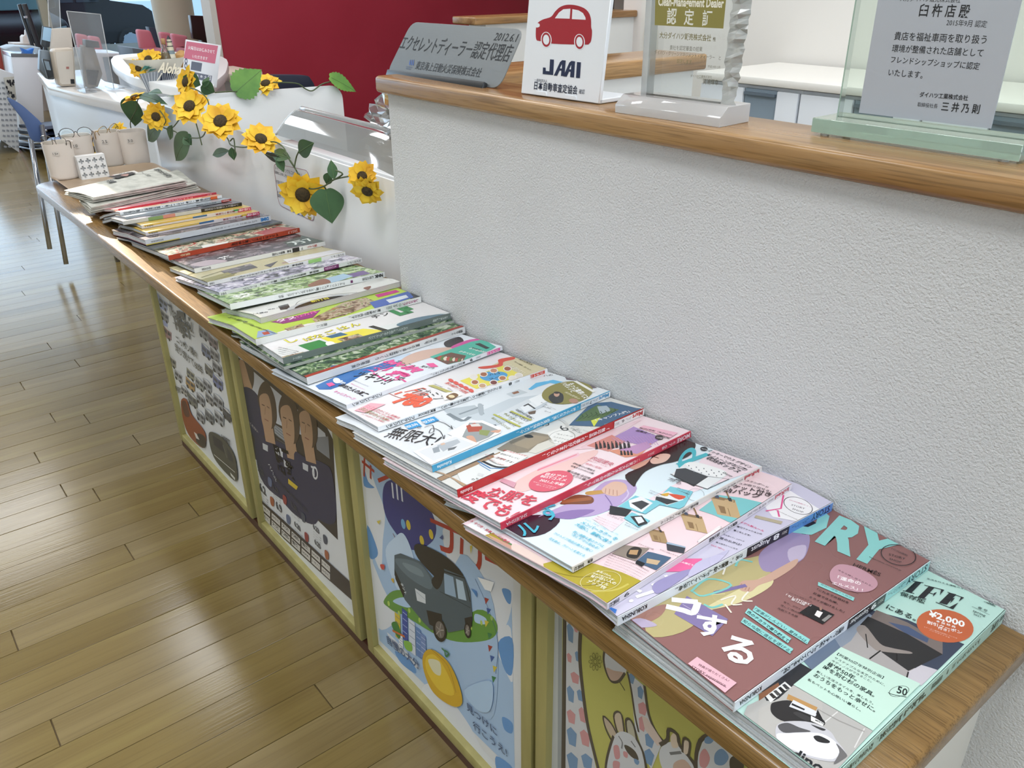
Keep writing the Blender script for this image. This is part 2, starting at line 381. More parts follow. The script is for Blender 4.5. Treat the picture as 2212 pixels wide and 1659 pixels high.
class Art:
    """flat print on a surface: coloured shapes and lettering laid on as very thin inked layers"""
    def __init__(s, surf, parent, crop=(0, 0, 1), g=1.0, rough=.3, clip=None, names=('cover_picture', 'cover_lettering'), base=.00025):
        s.s = surf; s.p = parent; s.c = crop; s.g = g; s.rough = rough; s.lay = 0; s.clip = clip; s.names = names; s.base = base
        s.P = [G(), G()]; s.M = [[], []]; s.hs = 1
    def crop(s, *c): s.c = c; return s
    def pt(s, p):
        x0, y0, k = s.c; return s.s.px(x0 + p[0] * k, y0 + p[1] * k)
    def mi(s, w, col):
        m = col if not isinstance(col, str) else mat(col, s.rough, g=s.g)
        if m not in s.M[w]: s.M[w].append(m)
        return s.M[w].index(m)
    def raw(s, pts, fs, col, w=0):
        """pts in surface coordinates"""
        bm = bmesh.new(); vs_ = [bm.verts.new((a, b, 0)) for a, b in pts]
        for f in fs:
            try: bm.faces.new([vs_[i] for i in f])
            except ValueError: pass
        if s.clip:
            x0, x1, y0, y1 = s.clip
            for co, no in (((x0, 0, 0), (-1, 0, 0)), ((x1, 0, 0), (1, 0, 0)), ((0, y0, 0), (0, -1, 0)), ((0, y1, 0), (0, 1, 0))):
                bmesh.ops.bisect_plane(bm, geom=bm.verts[:] + bm.edges[:] + bm.faces[:], plane_co=co, plane_no=no, clear_outer=True)
        sg = s.s.seg
        if bm.verts and sg < 1:
            x = min(v.co.x for v in bm.verts); x = math.ceil(x / sg + 1e-6) * sg; xe = max(v.co.x for v in bm.verts)
            if w == 0 or xe - x > sg:
                while x < xe:
                    bmesh.ops.bisect_plane(bm, geom=bm.verts[:] + bm.edges[:] + bm.faces[:], plane_co=(x, 0, 0), plane_no=(1, 0, 0)); x += sg
        bm.verts.index_update(); s.lay += 1
        h = s.base + .000013 * s.lay
        s.P[w].add([s.s.to3(v.co.x, v.co.y, h) for v in bm.verts], [tuple(v.index for v in f.verts) for f in bm.faces], s.mi(w, col)); bm.free()
        return s
    def lpoly(s, col, pts, w=0): # local coords, any simple outline
        from mathutils.geometry import tessellate_polygon
        tr = tessellate_polygon([[Vector((a, b, 0)) for a, b in pts]])
        return s.raw(pts, [tuple(t) for t in tr], col, w)
    def poly(s, col, *pts, smooth=0):
        q = [s.pt(p) for p in pts]
        if smooth: q = [(v.x, v.y) for v in catmull([(a, b, 0) for a, b in q], smooth, True)]
        return s.lpoly(col, q)
    def blob(s, col, *pts): return s.poly(col, *pts, smooth=4)
    def ell(s, col, c, r1, r2, n=28):
        """c centre, r1 / r2 ends of two half axes, all pixels"""
        c, r1, r2 = s.pt(c), s.pt(r1), s.pt(r2)
        a = (r1[0] - c[0], r1[1] - c[1]); b = (r2[0] - c[0], r2[1] - c[1])
        return s.lpoly(col, [(c[0] + a[0] * math.cos(t) + b[0] * math.sin(t), c[1] + a[1] * math.cos(t) + b[1] * math.sin(t)) for t in [2 * math.pi * i / n for i in range(n)]])
    def ring(s, col, c, r1, r2, wd, n=32):
        c, r1, r2 = s.pt(c), s.pt(r1), s.pt(r2)
        a = (r1[0] - c[0], r1[1] - c[1]); b = (r2[0] - c[0], r2[1] - c[1]); P = []
        for k in (1, 1 - wd):
            P += [(c[0] + k * (a[0] * math.cos(t) + b[0] * math.sin(t)), c[1] + k * (a[1] * math.cos(t) + b[1] * math.sin(t))) for t in [2 * math.pi * i / n for i in range(n)]]
        return s.raw(P, [(i, (i + 1) % n, n + (i + 1) % n, n + i) for i in range(n)], col)
    def line(s, col, wd, *pts, smooth=0):
        q = [s.pt(p) for p in pts]
        if smooth: q = [(v.x, v.y) for v in catmull([(a, b, 0) for a, b in q], smooth)]
        P = []; N = len(q); wd /= 2
        for i, (a, b) in enumerate(q):
            d = Vector((q[min(i + 1, N - 1)][0] - q[max(i - 1, 0)][0], q[min(i + 1, N - 1)][1] - q[max(i - 1, 0)][1]))
            d = d.normalized() if d.length > 0 else Vector((1, 0)); P += [(a - d.y * wd, b + d.x * wd), (a + d.y * wd, b - d.x * wd)]
        return s.raw(P, [(2 * i, 2 * i + 1, 2 * i + 3, 2 * i + 2) for i in range(N - 1)], col)
    def text(s, col, t, p0, p1, h=1.0, bold=.012, shear=0, vert=False):
        """baseline from p0 to p1 (pixels); h scales the letter height; vert stacks the characters downwards from p0 to p1"""
        a, b = s.pt(p0), s.pt(p1)
        return s.ltext(col, t, a, b, h * s.hs, bold, shear, vert)
    def ltext(s, col, t, a, b, h=1.0, bold=.012, shear=0, vert=False):
        tt = '\n'.join(t) if vert else t
        vs_, fs = glyphs(tt, bold)
        if not vs_: return s
        x0 = min(v[0] for v in vs_); x1 = max(v[0] for v in vs_); y0 = min(v[1] for v in vs_); y1 = max(v[1] for v in vs_)
        d = Vector((b[0] - a[0], b[1] - a[1])); Lg = d.length; d.normalize()
        if vert:   # d points downwards along the column; glyph up = -d, glyph right = perpendicular
            k = Lg / (y1 - y0); r = Vector((-d.y, d.x)); kx = k * h
            cx = (x0 + x1) / 2
            q = [(a[0] + r.x * (x - cx) * kx + d.x * (y1 - y) * k, a[1] + r.y * (x - cx) * kx + d.y * (y1 - y) * k) for x, y in vs_]
        else:
            k = Lg / (x1 - x0); u = Vector((-d.y, d.x)); yb = 0
            q = [(a[0] + d.x * ((x - x0) * k + shear * (y - yb) * k * h) + u.x * (y - yb) * k * h, a[1] + d.y * ((x - x0) * k + shear * (y - yb) * k * h) + u.y * (y - yb) * k * h) for x, y in vs_]
        return s.raw(q, fs, col, 1)
    def done(s):
        for w in (0, 1):
            if s.P[w].v:
                s.P[w].obj(s.names[w], s.M[w], s.p, fix=False)['kind'] = 'stuff'
# ---------------------------------------------------------------- the row of magazines
T_ = 0
#      key       front x,y         wall x,y         thick  width  cover    spine    label
MAGS = [
 ('life', -0.1770, 0.4244, -0.1775, 0.7012, 0.0160, .215, '#bfe3d9', '#b4dbd0', 'thick mint green furnishing catalogue, undermost at the near end of the counter'),
 ('story9', -0.2577, 0.4204, -0.2487, 0.7012, 0.0108, .228, '#8f6462', '#e9edf4', 'dusty brown fashion magazine with pale blue title, lying on the mint catalogue'),
 ('story8', -0.3728, 0.4092, -0.3533, 0.7011, 0.0105, .228, '#cfcbe0', '#e9edf4', 'lavender fashion magazine with a blue, black and white spine marked August'),
 ('inred9', -0.3844, 0.4075, -0.3944, 0.6882, 0.0068, .207, '#f0d6dc', '#e6dfe6', 'pale pink magazine with beige tote bags on turquoise, foot corner over the edge'),
 ('inred8', -0.4374, 0.4155, -0.4336, 0.6893, 0.0060, .212, '#dfeef6', '#e3ddd9', 'white and sky blue magazine with a long-haired woman in lilac'),
 ('more', -0.5385, 0.4123, -0.5408, 0.6996, 0.0078, .228, '#f4e0e6', '#cf4257', 'pale pink magazine with a rose red spine and large red lettering'),
 ('martred', -0.6159, 0.4146, -0.6180, 0.7012, 0.0090, .228, '#dcdcd8', '#b92d2e', 'home goods magazine with a bright red spine over a beige and white cover'),
 ('martblue', -0.6715, 0.4201, -0.6778, 0.7012, 0.0080, .222, '#e4e9ee', '#4ba5cf', 'white interiors magazine with a bright blue spine and a silver tap'),
 ('esse8', -0.8004, 0.4262, -0.7948, 0.6954, 0.0062, .205, '#eceaec', '#eef0f2', 'white magazine with orange number 780 and yellow booklet print'),
 ('esse9', -0.8847, 0.4284, -0.9046, 0.7012, 0.0060, .205, '#e6ecf4', '#e6e9ee', 'magazine with blue lower cover and hot pink lettering, white spine'),
 ('redgreen', -0.9895, 0.4240, -1.0003, 0.7012, 0.0105, .222, '#4d6058', '#dfdfdd', 'dark green leafy magazine with a thin red band beside its spine'),
 ('thin1', -1.0393, 0.4137, -1.0301, 0.7012, 0.0040, .222, '#8d9388', '#a8aca6', 'thin grey-green magazine squeezed under the recipe magazine'),
 ('recipe', -1.0488, 0.4179, -1.0394, 0.7012, 0.0095, .222, '#e4e2e2', '#6f7a76', 'recipe magazine with yellow outlined lettering and a green box'),
 ('lettuce', -1.1293, 0.4121, -1.1253, 0.7012, 0.0095, .218, '#b5cf4e', '#e2e3df', 'lime green cooking magazine with a purple banner and white spine'),
 ('car', -1.1968, 0.4493, -1.2024, 0.7096, 0.0090, .170, '#d9dad6', '#b9b3b1', 'grey car magazine turned with its page edges outwards, curved wheel picture'),
 ('nhk', -1.2881, 0.4367, -1.2674, 0.7159, 0.0095, .215, '#8aa877', '#e4e7e4', 'green gardening magazine with white handwriting and a white spine'),
 ('gard1', -1.3814, 0.4535, -1.3929, 0.7398, 0.0072, .215, '#a8a3b0', '#dfdfe0', 'garden magazine with purple-grey flowers and a plum spine mark'),
 ('gard2', -1.4492, 0.4585, -1.4513, 0.7354, 0.0072, .215, '#b9b089', '#dfdfda', 'garden magazine with olive yellow stripes and a light green spine mark'),
 ('cat', -1.5549, 0.4715, -1.5570, 0.7455, 0.0085, .215, '#5a5457', '#e1e1df', 'dark cat magazine with white handwriting and a plain white spine'),
 ('orangered', -1.6764, 0.4630, -1.6933, 0.7539, 0.0095, .215, '#6f6a52', '#b4462c', 'magazine with an orange-red spine over a mixed red and green cover'),
 ('thindark', -1.7492, 0.4569, -1.7719, 0.7495, 0.0035, .215, '#3a3f48', '#6b7068', 'thin dark magazine poking out beneath the thick silver-spined one'),
 ('dime', -1.7902, 0.4550, -1.8056, 0.7376, 0.0115, .215, '#8b3f45', '#d4d6da', 'thick magazine with a silvery white spine and blue title letters'),
 ('opage1', -1.8291, 0.4687, -1.8373, 0.7253, 0.0075, .205, '#c9a94f', '#d8cfd0', 'food magazine with a pink-red title spine, lower of two alike'),
 ('opage2', -1.8724, 0.4743, -1.8711, 0.7200, 0.0075, .205, '#c9a94f', '#d9d2cf', 'food magazine with a green and pink title spine, upper of two alike'),
 ('black', -1.9099, 0.4476, -1.9052, 0.7129, 0.0075, .21, '#4c4c50', '#c6c6c2', 'magazine whose pale spine ends in a long black title block'),
 ('grey', -1.9401, 0.4619, -1.9486, 0.7051, 0.0055, .18, '#9ba3aa', '#a9b0b5', 'slim grey weekly with a red patch on its spine'),
 ('orange', -1.9825, 0.4631, -1.9912, 0.6994, 0.0065, .182, '#e4b98c', '#dfe1e2', 'weekly with a peach and orange cover and small black spine writing'),
 ('redsp', -2.0750, .475, -2.085, .72, .0055, .182, '#d98a93', '#c53a4c', 'weekly with a crimson spine, next to the newspapers'),
]
PAGE = noisy('page_edges', [(.3, '#b9bfc6'), (.5, '#ccd1d6'), (.7, '#dadde0')], (1, 1, 60), 20, 3, .7)
GX0, GDX, GN = -3.0, .002, 1600
top = [ZT] * GN
def tv(x):
    q = min(max((x - GX0) / GDX, 0), GN - 2); i = int(q); return top[i] * (1 - (q - i)) + top[i + 1] * (q - i)
def build_magazine(key, fx, fy, wx, wy, t, W, ccol, scol, label):
    f, w_ = Vector((fx, fy)), Vector((wx, wy)); n = 40
    e = (w_ - f).normalized(); ex = Vector((e.y, -e.x)); L = (w_ - f).length
    # what lies under it, worst case over three lines across
    sup = []
    for i in range(n + 1):
        a = i / n * W; z = ZT
        for b in (0, L / 2, L):
            p = f + ex * (a - W) + e * b
            z = max(z, tv(p.x))
        sup.append(z)
    pts = []
    for i, z in enumerate(sup):
        while len(pts) >= 2 and (pts[-1][0] - pts[-2][0]) * (z - pts[-2][1]) - (pts[-1][1] - pts[-2][1]) * (i - pts[-2][0]) >= 0: pts.pop()
        pts.append((i, z))
    pr = []
    for i in range(n + 1):
        for (a, za), (b, zb) in zip(pts, pts[1:]):
            if a <= i <= b: pr.append(za + (zb - za) * (i - a) / (b - a)); break
    # relax: paper sags towards its support
    for _ in range(14):
        pr = [pr[0]] + [max(sup[i], (pr[i - 1] + pr[i + 1]) / 2 - .00002) for i in range(1, n)] + [pr[-1]]
    sm = [sum(pr[max(0, min(n, i + k))] for k in (-2, -1, 0, 1, 2)) / 5 for i in range(n + 1)]
    pr = [max(a, b) + .0003 for a, b in zip(sm, sup)]
    C = Cover((fx, fy), (wx, wy), W, pr, t)
    for i in range(GN):
        x = GX0 + i * GDX; xm = (fx + wx) / 2
        if xm - W <= x <= xm + .002: top[i] = max(top[i], C.zb(x - xm + W) + t)
    th = thing('magazine', label, 'magazine', (fx - W / 2, (fy + wy) / 2, pr[n // 2]), 'magazines fanned along the counter')
    th['label'] = label
    cv = mat(ccol, .28, g=.93) if isinstance(ccol, str) else ccol; sp = mat(scol, .28, g=.93)
    # cover: front, spine, back as one folded sheet .4 mm thick
    k = .0004; g = G(); nb = 2
    ys = (0, L)
    sec = [(i / n * W, 0) for i in range(n + 1)]
    def strip(fn, m, mi):
        vs_ = []; cnt = len(m)
        for b in ys:
            for q in m: vs_.append(fn(q, b))
        g.add(vs_, [(i, i + 1, cnt + i + 1, cnt + i) for i in range(cnt - 1)], mi)
    A_ = [i / n * W for i in range(n + 1)]
    strip(lambda a, b: C.to3(a, b, 0), A_, 0)
    strip(lambda a, b: C.to3(a, b, -k), A_[::-1], 0)
    strip(lambda a, b: C.to3(a, b, -t + .0001), A_, 0); strip(lambda a, b: C.to3(a, b, -t + k), A_, 0)
    g.obj('cover', [cv], th, smooth=True, fix=False)
    g = G()
    strip(lambda q, b: C.to3(W, b, q) + Vector((.0006, 0, 0)), [-t + .0001, 0], 0)
    strip(lambda q, b: C.to3(W, b, q) + Vector((-.0004, 0, 0)), [0, -t + .0001], 0)
    for b in ys:
        p = [C.to3(W, b, -t + .0001) + Vector((.0006, 0, 0)), C.to3(W, b, 0) + Vector((.0006, 0, 0)), C.to3(W, b, 0) - Vector((.0004, 0, 0)), C.to3(W, b, -t + .0001) - Vector((.0004, 0, 0))]
        g.add(p, [(0, 1, 2, 3)])
    g.add([C.to3(W, b, 0) + Vector((dx, 0, .0)) for b in ys for dx in (-.0005, .0006)], [(0, 1, 3, 2)])
    g.obj('spine', [sp], th, fix=False)
    # page block in a few signatures that do not quite line up
    rnd = random.Random(hash(key) % 1000 if False else sum(map(ord, key))); K = max(3, int(t / .0013)); g = G()
    for q in range(K):
        h0 = -t + k + (t - 2 * k) * q / K; h1 = -t + k + (t - 2 * k) * (q + 1) / K - .00012
        y0 = rnd.uniform(.0004, .0021); y1 = L - .0015; a0 = rnd.uniform(.0, .003) + .0015 * q / K
        AA = [a0 + (W - .0008 - a0) * i / 24 for i in range(25)]
        vs_ = [C.to3(a, y0, h0) for a in AA] + [C.to3(a, y0, h1) for a in AA] + [C.to3(a, y1, h1) for a in AA] + [C.to3(a, y1, h0) for a in AA]
        m = 25; fs = []
        for i in range(m - 1):
            fs += [(i, i + 1, m + i + 1, m + i), (m + i, m + i + 1, 2 * m + i + 1, 2 * m + i), (2 * m + i, 2 * m + i + 1, 3 * m + i + 1, 3 * m + i)]
        fs += [(0, m, 2 * m, 3 * m), (m - 1, 4 * m - 1, 3 * m - 1, 2 * m - 1)]
        g.add(vs_, fs)
    g.obj('page_block', PAGE, th, fix=False)
    o = C.to3(W, 0, -t + .0001) + Vector((.0006, 0, 0))
    SP = Plane(o, (e.x, e.y, 0), (0, 0, 1)); SP.t = t
    return th, C, SP
MG = {}
ROW = {r[0]: r for r in MAGS}
for row in MAGS:
    MG[row[0]] = build_magazine(*row)
# ---------------------------------------------------------------- print on the magazines
C2, C3, C5 = (340, 480, .27125), (60, 330, .27125), (600, 660, .27125)
D1, D2, D3 = (700, 760, .33906), (960, 900, .36166), (1200, 1050, .45751)
T1, T2 = (1960, 1250, .24658), (1650, 1400, .18083)
def cover(key, crop=(0, 0, 1), rough=.26):
    th, C, SP = MG[key]; return Art(C, th, crop, g=.93, rough=rough, clip=(0.0003, C.W - .0004, .0004, C.L - .0004))
class Spine(Art):
    def __init__(s, key):
        th, C, SP = MG[key]; super().__init__(SP, th, rough=.3, clip=(0, C.L, 0, SP.t), names=('spine_band', 'spine_lettering'), base=.0001); s.L = C.L; s.t = SP.t
    def band(s, col, u0, u1, v0=0, v1=1):
        """u0, u1: pixel points, or fractions from the head"""
        a, b = s.fa(u0), s.fa(u1); return s.lpoly(col, [(b, s.t * v0), (a, s.t * v0), (a, s.t * v1), (b, s.t * v1)])
    def fa(s, u): return s.s.px(*u)[0] if isinstance(u, tuple) else s.L * (1 - u)
    def w(s, col, t, u0, u1, vert=True, frac=.6, bold=.012, vc=.5):
        a, b = s.fa(u0), s.fa(u1); tt = '\n'.join(t) if vert else t
        vs_, _ = glyphs(tt, bold); x0 = min(v[0] for v in vs_); x1 = max(v[0] for v in vs_); y0 = min(v[1] for v in vs_); y1 = max(v[1] for v in vs_)
        if vert: k = abs(a - b) / (y1 - y0); h = s.t * frac / ((x1 - x0) * k); return s.ltext(col, t, (a, s.t * vc), (b, s.t * vc), h, bold, 0, True)
        k = abs(a - b) / (x1 - x0); h = s.t * frac / ((y1 - max(0, y0)) * k); return s.ltext(col, t, (a, s.t * (vc + frac / 2)), (b, s.t * (vc + frac / 2)), h, bold)
K_ = '#23262a'
def life():
    A = cover('life')
    dk, gr = '#2b2a2b', '#b7f0d8'
    A.poly('#3c4457', (1860, 1312), (1960, 1339), (2020, 1366), (2083, 1392), (1990, 1482), (1700, 1350))
    A.poly('#8d97a6', (1700, 1350), (1872, 1322), (1905, 1345), (1815, 1402), (1760, 1440))
    A.poly('#6b7a90', (1700, 1390), (1800, 1375), (1816, 1400), (1755, 1450))
    A.poly('#7c706c', (1893, 1318), (1960, 1345), (2036, 1388), (2036, 1414), (1960, 1376), (1880, 1335))
    A.poly('#4a5878', (1918, 1344), (1962, 1354), (2006, 1380), (2003, 1389), (1955, 1368))
    A.poly('#a9a4a3', (1838, 1385), (1860, 1352), (1900, 1392), (1985, 1450), (1955, 1466), (1816, 1400))
    A.poly(dk, (1858, 1350), (1875, 1332), (1960, 1370), (2036, 1414), (2000, 1432), (1962, 1450), (1905, 1410))
    A.poly('#c9c4cc', (1962, 1452), (1990, 1437), (2010, 1443), (2025, 1448), (1990, 1482), (1955, 1468))
    A.poly('#948a85', (1850, 1362), (1868, 1352), (1900, 1390), (1925, 1400), (1965, 1408), (1965, 1413), (1905, 1408), (1885, 1400), smooth=4)
    A.line('#1e1c1c', .0012, (1902, 1406), (1878, 1424)).line('#1e1c1c', .0012, (1937, 1412), (1937, 1428)).line('#1e1c1c', .0009, (1870, 1370), (1874, 1400))
    A.line('#232122', .0012, (1962, 1452), (1958, 1467))
    # orange disc
    A.ell('#c9673f', (2041, 1352), (2093, 1378), (2006, 1378))
    A.crop(*T1)
    A.text('#ffffff', '¥2,000', (182, 328), (498, 430), 1.15, .03).text('#ffffff', '本 誌 特 典', (250, 380), (420, 436), 1, .015)
    A.text('#ffffff', '割引クーポン', (170, 392), (478, 490), 1, .02).text('#ffffff', '付き！', (265, 440), (365, 472), 1, .02)
    A.text('#f6d9cb', '※クーポン情報の詳細については', (145, 428), (435, 530), .8, 0).text('#f6d9cb', 'ハンコガイドでを', (190, 456), (370, 525), .8, 0)
    # big serif title, drawn letter by letter
    for q in ([(70, 30), (125, 36), (38, 126), (-20, 112)], [(190, 68), (240, 80), (148, 175), (92, 164)], [(368, 126), (428, 142), (345, 232), (278, 214)]): A.poly(K_, *q)
    for a, b in (((35, 22), (140, 40)), ((-40, 108), (60, 134)), ((148, 60), (320, 104)), ((70, 162), (165, 182)), ((168, 122), (240, 142)), ((350, 122), (494, 172)), ((248, 210), (402, 270)), ((330, 178), (395, 198))): A.line(K_, .0009, a, b)
    for q in ([(322, 104), (296, 96), (282, 150)], [(258, 122), (243, 142), (222, 162), (232, 130)], [(494, 172), (470, 164), (448, 206)], [(415, 172), (398, 196), (372, 222), (390, 180)], [(402, 270), (366, 256), (446, 214)]): A.poly(K_, *q)
    A.text('#2c3f3a', '生活を叶える通販カタログ', (170, 8), (560, 118), .8, .01)
    A.text('#2c3f3a', '保存版', (-70, 145), (150, 225), 1, .02).crop(*D3).text('#1e2a28', 'にある。', (1558, 578), (1698, 640), 1.05, .012).crop(*T1)
    A.text('#4a5c58', '春 号', (612, 262), (695, 298), 1.1, .01).text('#4a5c58', 'spring', (570, 290), (678, 338), 1, .01).text('#4a5c58', '2021', (575, 320), (640, 345), 1, .01)
    A.line('#5c6e6a', .0004, (565, 248), (720, 322))
    A.ring('#2e3f3c', (745, 200), (780, 212), (735, 228), .12).ell('#2e3f3c', (742, 203), (752, 207), (739, 212)).line('#2e3f3c', .0006, (690, 215), (770, 250)).line('#2e3f3c', .0008, (722, 172), (745, 192), (790, 195)).line('#2e3f3c', .0005, (668, 205), (770, 240))
    # mint text block over the two photographs
    A.crop(*T2)
    A.poly('#b5b3b0', (350, 450), (1300, 1000), (900, 1432), (560, 1700), (-500, 1432), (-200, 700), (0, 600))
    A.poly('#2c2c30', (-40, 500), (430, 185), (575, 270), (350, 460), (180, 640), (30, 640))
    A.poly('#8a5a3c', (-60, 560), (170, 420), (190, 470), (-60, 640)).poly('#e8e8e6', (20, 585), (250, 410), (330, 480), (230, 530), (80, 660))
    for x, c in ((60, '#302c2a'), (110, '#4b4a4a'), (165, '#1d1c1c'), (215, '#3a3a3c')): A.poly(c, (x, 560 - .7 * (x - 60)), (x + 34, 545 - .7 * (x - 60)), (x + 95, 600 - .7 * (x - 60)), (x + 50, 615 - .7 * (x - 60)))
    A.poly('#b9b6b2', (350, 455), (700, 655), (640, 1450), (-80, 1100), (-60, 740), (180, 610))
    A.line('#d9d8d6', .0009, (880, 770), (720, 900)).line('#d9d8d6', .0009, (1200, 970), (1080, 1200)).line('#9d9a97', .0009, (640, 740), (900, 880), (1200, 1010))
    A.blob('#2d2b2c', (80, 700), (130, 655), (330, 640), (560, 760), (720, 880), (700, 940), (560, 900), (250, 890), (100, 800))
    A.poly('#b98e58', (290, 560), (640, 720), (620, 760), (270, 620)).poly('#dcdde4', (350, 630), (650, 780), (610, 830), (300, 710)).poly('#222326', (335, 668), (490, 740), (478, 756), (325, 690))
    A.blob('#3c3b3c', (350, 790), (420, 780), (560, 850), (500, 880)).poly('#1e1e20', (640, 745), (710, 880), (690, 920), (620, 800))
    A.poly('#f3f3f3', (560, 820), (720, 910), (700, 945), (560, 880)).text(K_, 'MEKAS', (610, 880), (715, 925), 1, .03)
    A.blob('#c6c5cb', (135, 1020), (170, 920), (300, 885), (560, 900), (780, 1000), (860, 1110), (920, 1180), (985, 1290), (900, 1330), (800, 1370), (500, 1310), (200, 1180))
    A.blob('#e6e6ec', (150, 1040), (300, 1030), (520, 1020), (700, 1040), (850, 1130), (900, 1230), (820, 1340), (520, 1290), (220, 1160))
    A.blob('#58575a', (165, 940), (280, 905), (420, 960), (560, 1010), (380, 1020), (230, 1020)).blob('#2a2a2c', (590, 1070), (660, 1060), (780, 1120), (760, 1150), (640, 1130)).blob('#3a3a3c', (560, 925), (640, 950), (735, 985), (700, 1000), (620, 965))
    A.blob('#6e6c6d', (860, 1150), (985, 1280), (960, 1330), (830, 1400), (900, 1260))
    A.text(K_, 'dinos', (300, 1310), (760, 1560), 1.1, .03)
    A.text('#5c5a58', '本誌掲載商品の情報にて表示しております。', (-330, 860), (240, 1260), .9, .01)
    A.poly('#c4e2d4', (920, 0), (1870, 440), (1300, 1000), (350, 450))
    for t, p, q, h, b in (('【創業50周年特別企画】', (868, 92), (1418, 380), 1, .02), ('サステナブルな未来のために、', (835, 135), (1440, 470), 1, .015), ('今ディノスができること。', (800, 168), (1280, 425), 1, .015),
                          ('樹齢50年。', (745, 215), (1100, 410), 1.1, .03), ('時を刻む杉の家具。', (695, 252), (1310, 600), 1.1, .03), ('新しい生活スタイルを、楽しもう。', (622, 300), (1300, 690), 1, .015),
                          ('おうちをもっと幸せに。', (585, 345), (1320, 780), 1.1, .03), ('私もペットも心地いい暮らし。', (515, 395), (1150, 772), 1, .015)): A.text('#1f3330', t, p, q, h * .95, b)
    A.ring('#1f2c2a', (1612, 530), (1700, 560), (1530, 590), .05).text('#1f2c2a', '50', (1580, 545), (1700, 590), 1.5, .02).line('#1f2c2a', .0006, (1480, 545), (1540, 570), (1700, 600), smooth=5)
    A.done()
    P = Spine('life'); g = '#2b4a44'
    P.w(g, 'dinos LIFE', (2183, 1306), (2141, 1360), False, .5, .03)
    P.w(g, 'ディノスオンライフ', (2116, 1384), (2068, 1428), True, .42).w(g, '2021', (2066, 1427), (2058, 1437), False, .3, 0).w(g, '春号', (2052, 1438), (2046, 1450), True, .4)
    P.w(g, '年間保存版', (2038, 1454), (2012, 1484), True, .45).w(g, '【特集】樹齢50年。時を刻む杉の家具。', (2002, 1492), (1895, 1598), True, .5, .02).w(g, 'おうちをもっと幸せに。', (1885, 1612), (1810, 1690), True, .5)
    P.done()
life()
def story9():
    A = cover('story9', D3)
    dress, lil, skin = '#b9ad7c', '#9c8cb2', '#c9a491'
    # the model, half hidden under the next magazine
    A.blob(dress, (480, 520), (760, 380), (960, 330), (1040, 300), (1010, 420), (900, 490), (760, 570), (600, 690), (430, 700))
    A.blob('#d9cfa0', (900, 470), (1010, 420), (1020, 470), (900, 540), (760, 580), (700, 580))
    A.blob(lil, (960, 330), (1020, 270), (1150, 190), (1200, 240), (1180, 330), (1130, 370), (1060, 400), (980, 400))
    A.blob('#bfb2cc', (1100, 300), (1180, 280), (1170, 340), (1110, 360))
    A.blob(skin, (1060, 385), (1140, 345), (1130, 380), (1040, 440), (960, 470), (920, 500), (870, 490), (880, 450), (960, 440))
    for k in range(4): A.line('#b48a78', .001, (880 + 12 * k, 462 + 6 * k), (866 + 14 * k, 478 + 7 * k))
    A.line('#7d6fa0', .004, (750, 505), (900, 470)).line('#d8cf9b', .001, (680, 520), (800, 510))
    A.blob('#2a2226', (1130, 200), (1190, 160), (1240, 190), (1180, 230))
    A.blob('#a4796d', (340, 640), (420, 590), (520, 560), (500, 610), (420, 650)).blob('#b7aac4', (330, 650), (400, 625), (480, 660), (380, 670))
    A.poly('#8578a6', (620, 520), (815, 630), (740, 710), (560, 605)).line('#b5a9cc', .0008, (600, 560), (700, 620), (780, 640))
    # title
    t = '#8fd0cd'
    A.text(t, 'STORY', (790, 100), (1560, 395), 1.42, .05)
    # handwriting across
    for pts in (((640, 500), (720, 440), (830, 470), (700, 520), (650, 500)), ((850, 380), (870, 350), (930, 360)), ((700, 560), (740, 575), (790, 560))): A.line('#7fc6c0', .0022, *pts, smooth=4)
    for pts in (((780, 540), (850, 520), (830, 560), (880, 560)), ((910, 500), (880, 540), (930, 545)), ((800, 560), (830, 600)), ((760, 400), (800, 380), (790, 420))): A.line('#ece6d8', .0016, *pts, smooth=4)
    wt = '#ffffff'
    A.line(wt, .0062, (548, 538), (672, 550)).line(wt, .0062, (672, 550), (650, 600), (600, 588), (522, 570), smooth=4)
    A.text(wt, 'す', (655, 690), (800, 720), 1.1, .05).text(wt, 'る', (770, 800), (925, 850), 1.1, .05)
    # side text
    A.text('#3b2a2a', 'HERMÈS', (1402, 378), (1530, 428), 1.05, .01)
    A.blob('#c597a4', (1300, 400), (1340, 372), (1420, 385), (1500, 430), (1520, 470), (1480, 500), (1400, 500), (1320, 470), (1296, 440))
    A.text('#4b3340', '今なら探し当てられる、', (1330, 400), (1495, 480), .8, .01).text('#fdf4f7', '「運命の', (1330, 440), (1440, 470), 1, .02).text('#fdf4f7', 'エルメス」!', (1305, 465), (1450, 500), 1, .02).line('#5b4048', .0004, (1280, 445), (1430, 512))
    A.poly(t, (1240, 455), (1412, 530), (1405, 545), (1238, 472)).text('#40606a', '長谷川理恵さん独白', (1250, 468), (1395, 534), .8, 0)
    for i, (s_, w_) in enumerate((('「これまでの自分を', 150), ('反省できた時、', 118), ('ミライが拓けました」', 165))): A.text('#35201f', s_, (1232 - 18 * i, 492 + 18 * i), (1232 - 18 * i + w_, 492 + 18 * i + w_ * .44), .9, .02)
    A.poly('#1c1a1c', (1208, 560), (1317, 610), (1262, 655), (1150, 600)).poly('#efe9e8', (1235, 590), (1262, 600), (1245, 625), (1222, 612)).ell('#9a7568', (1252, 580), (1258, 583), (1250, 590)).poly('#8d8a88', (1290, 610), (1305, 616), (1270, 645), (1255, 636))
    A.text('#f8f0f0', '「セレSTORY」', (1085, 520), (1205, 570), .9, .01).text('#e9dfdf', '第124弾', (1110, 540), (1175, 568), .9, .01)
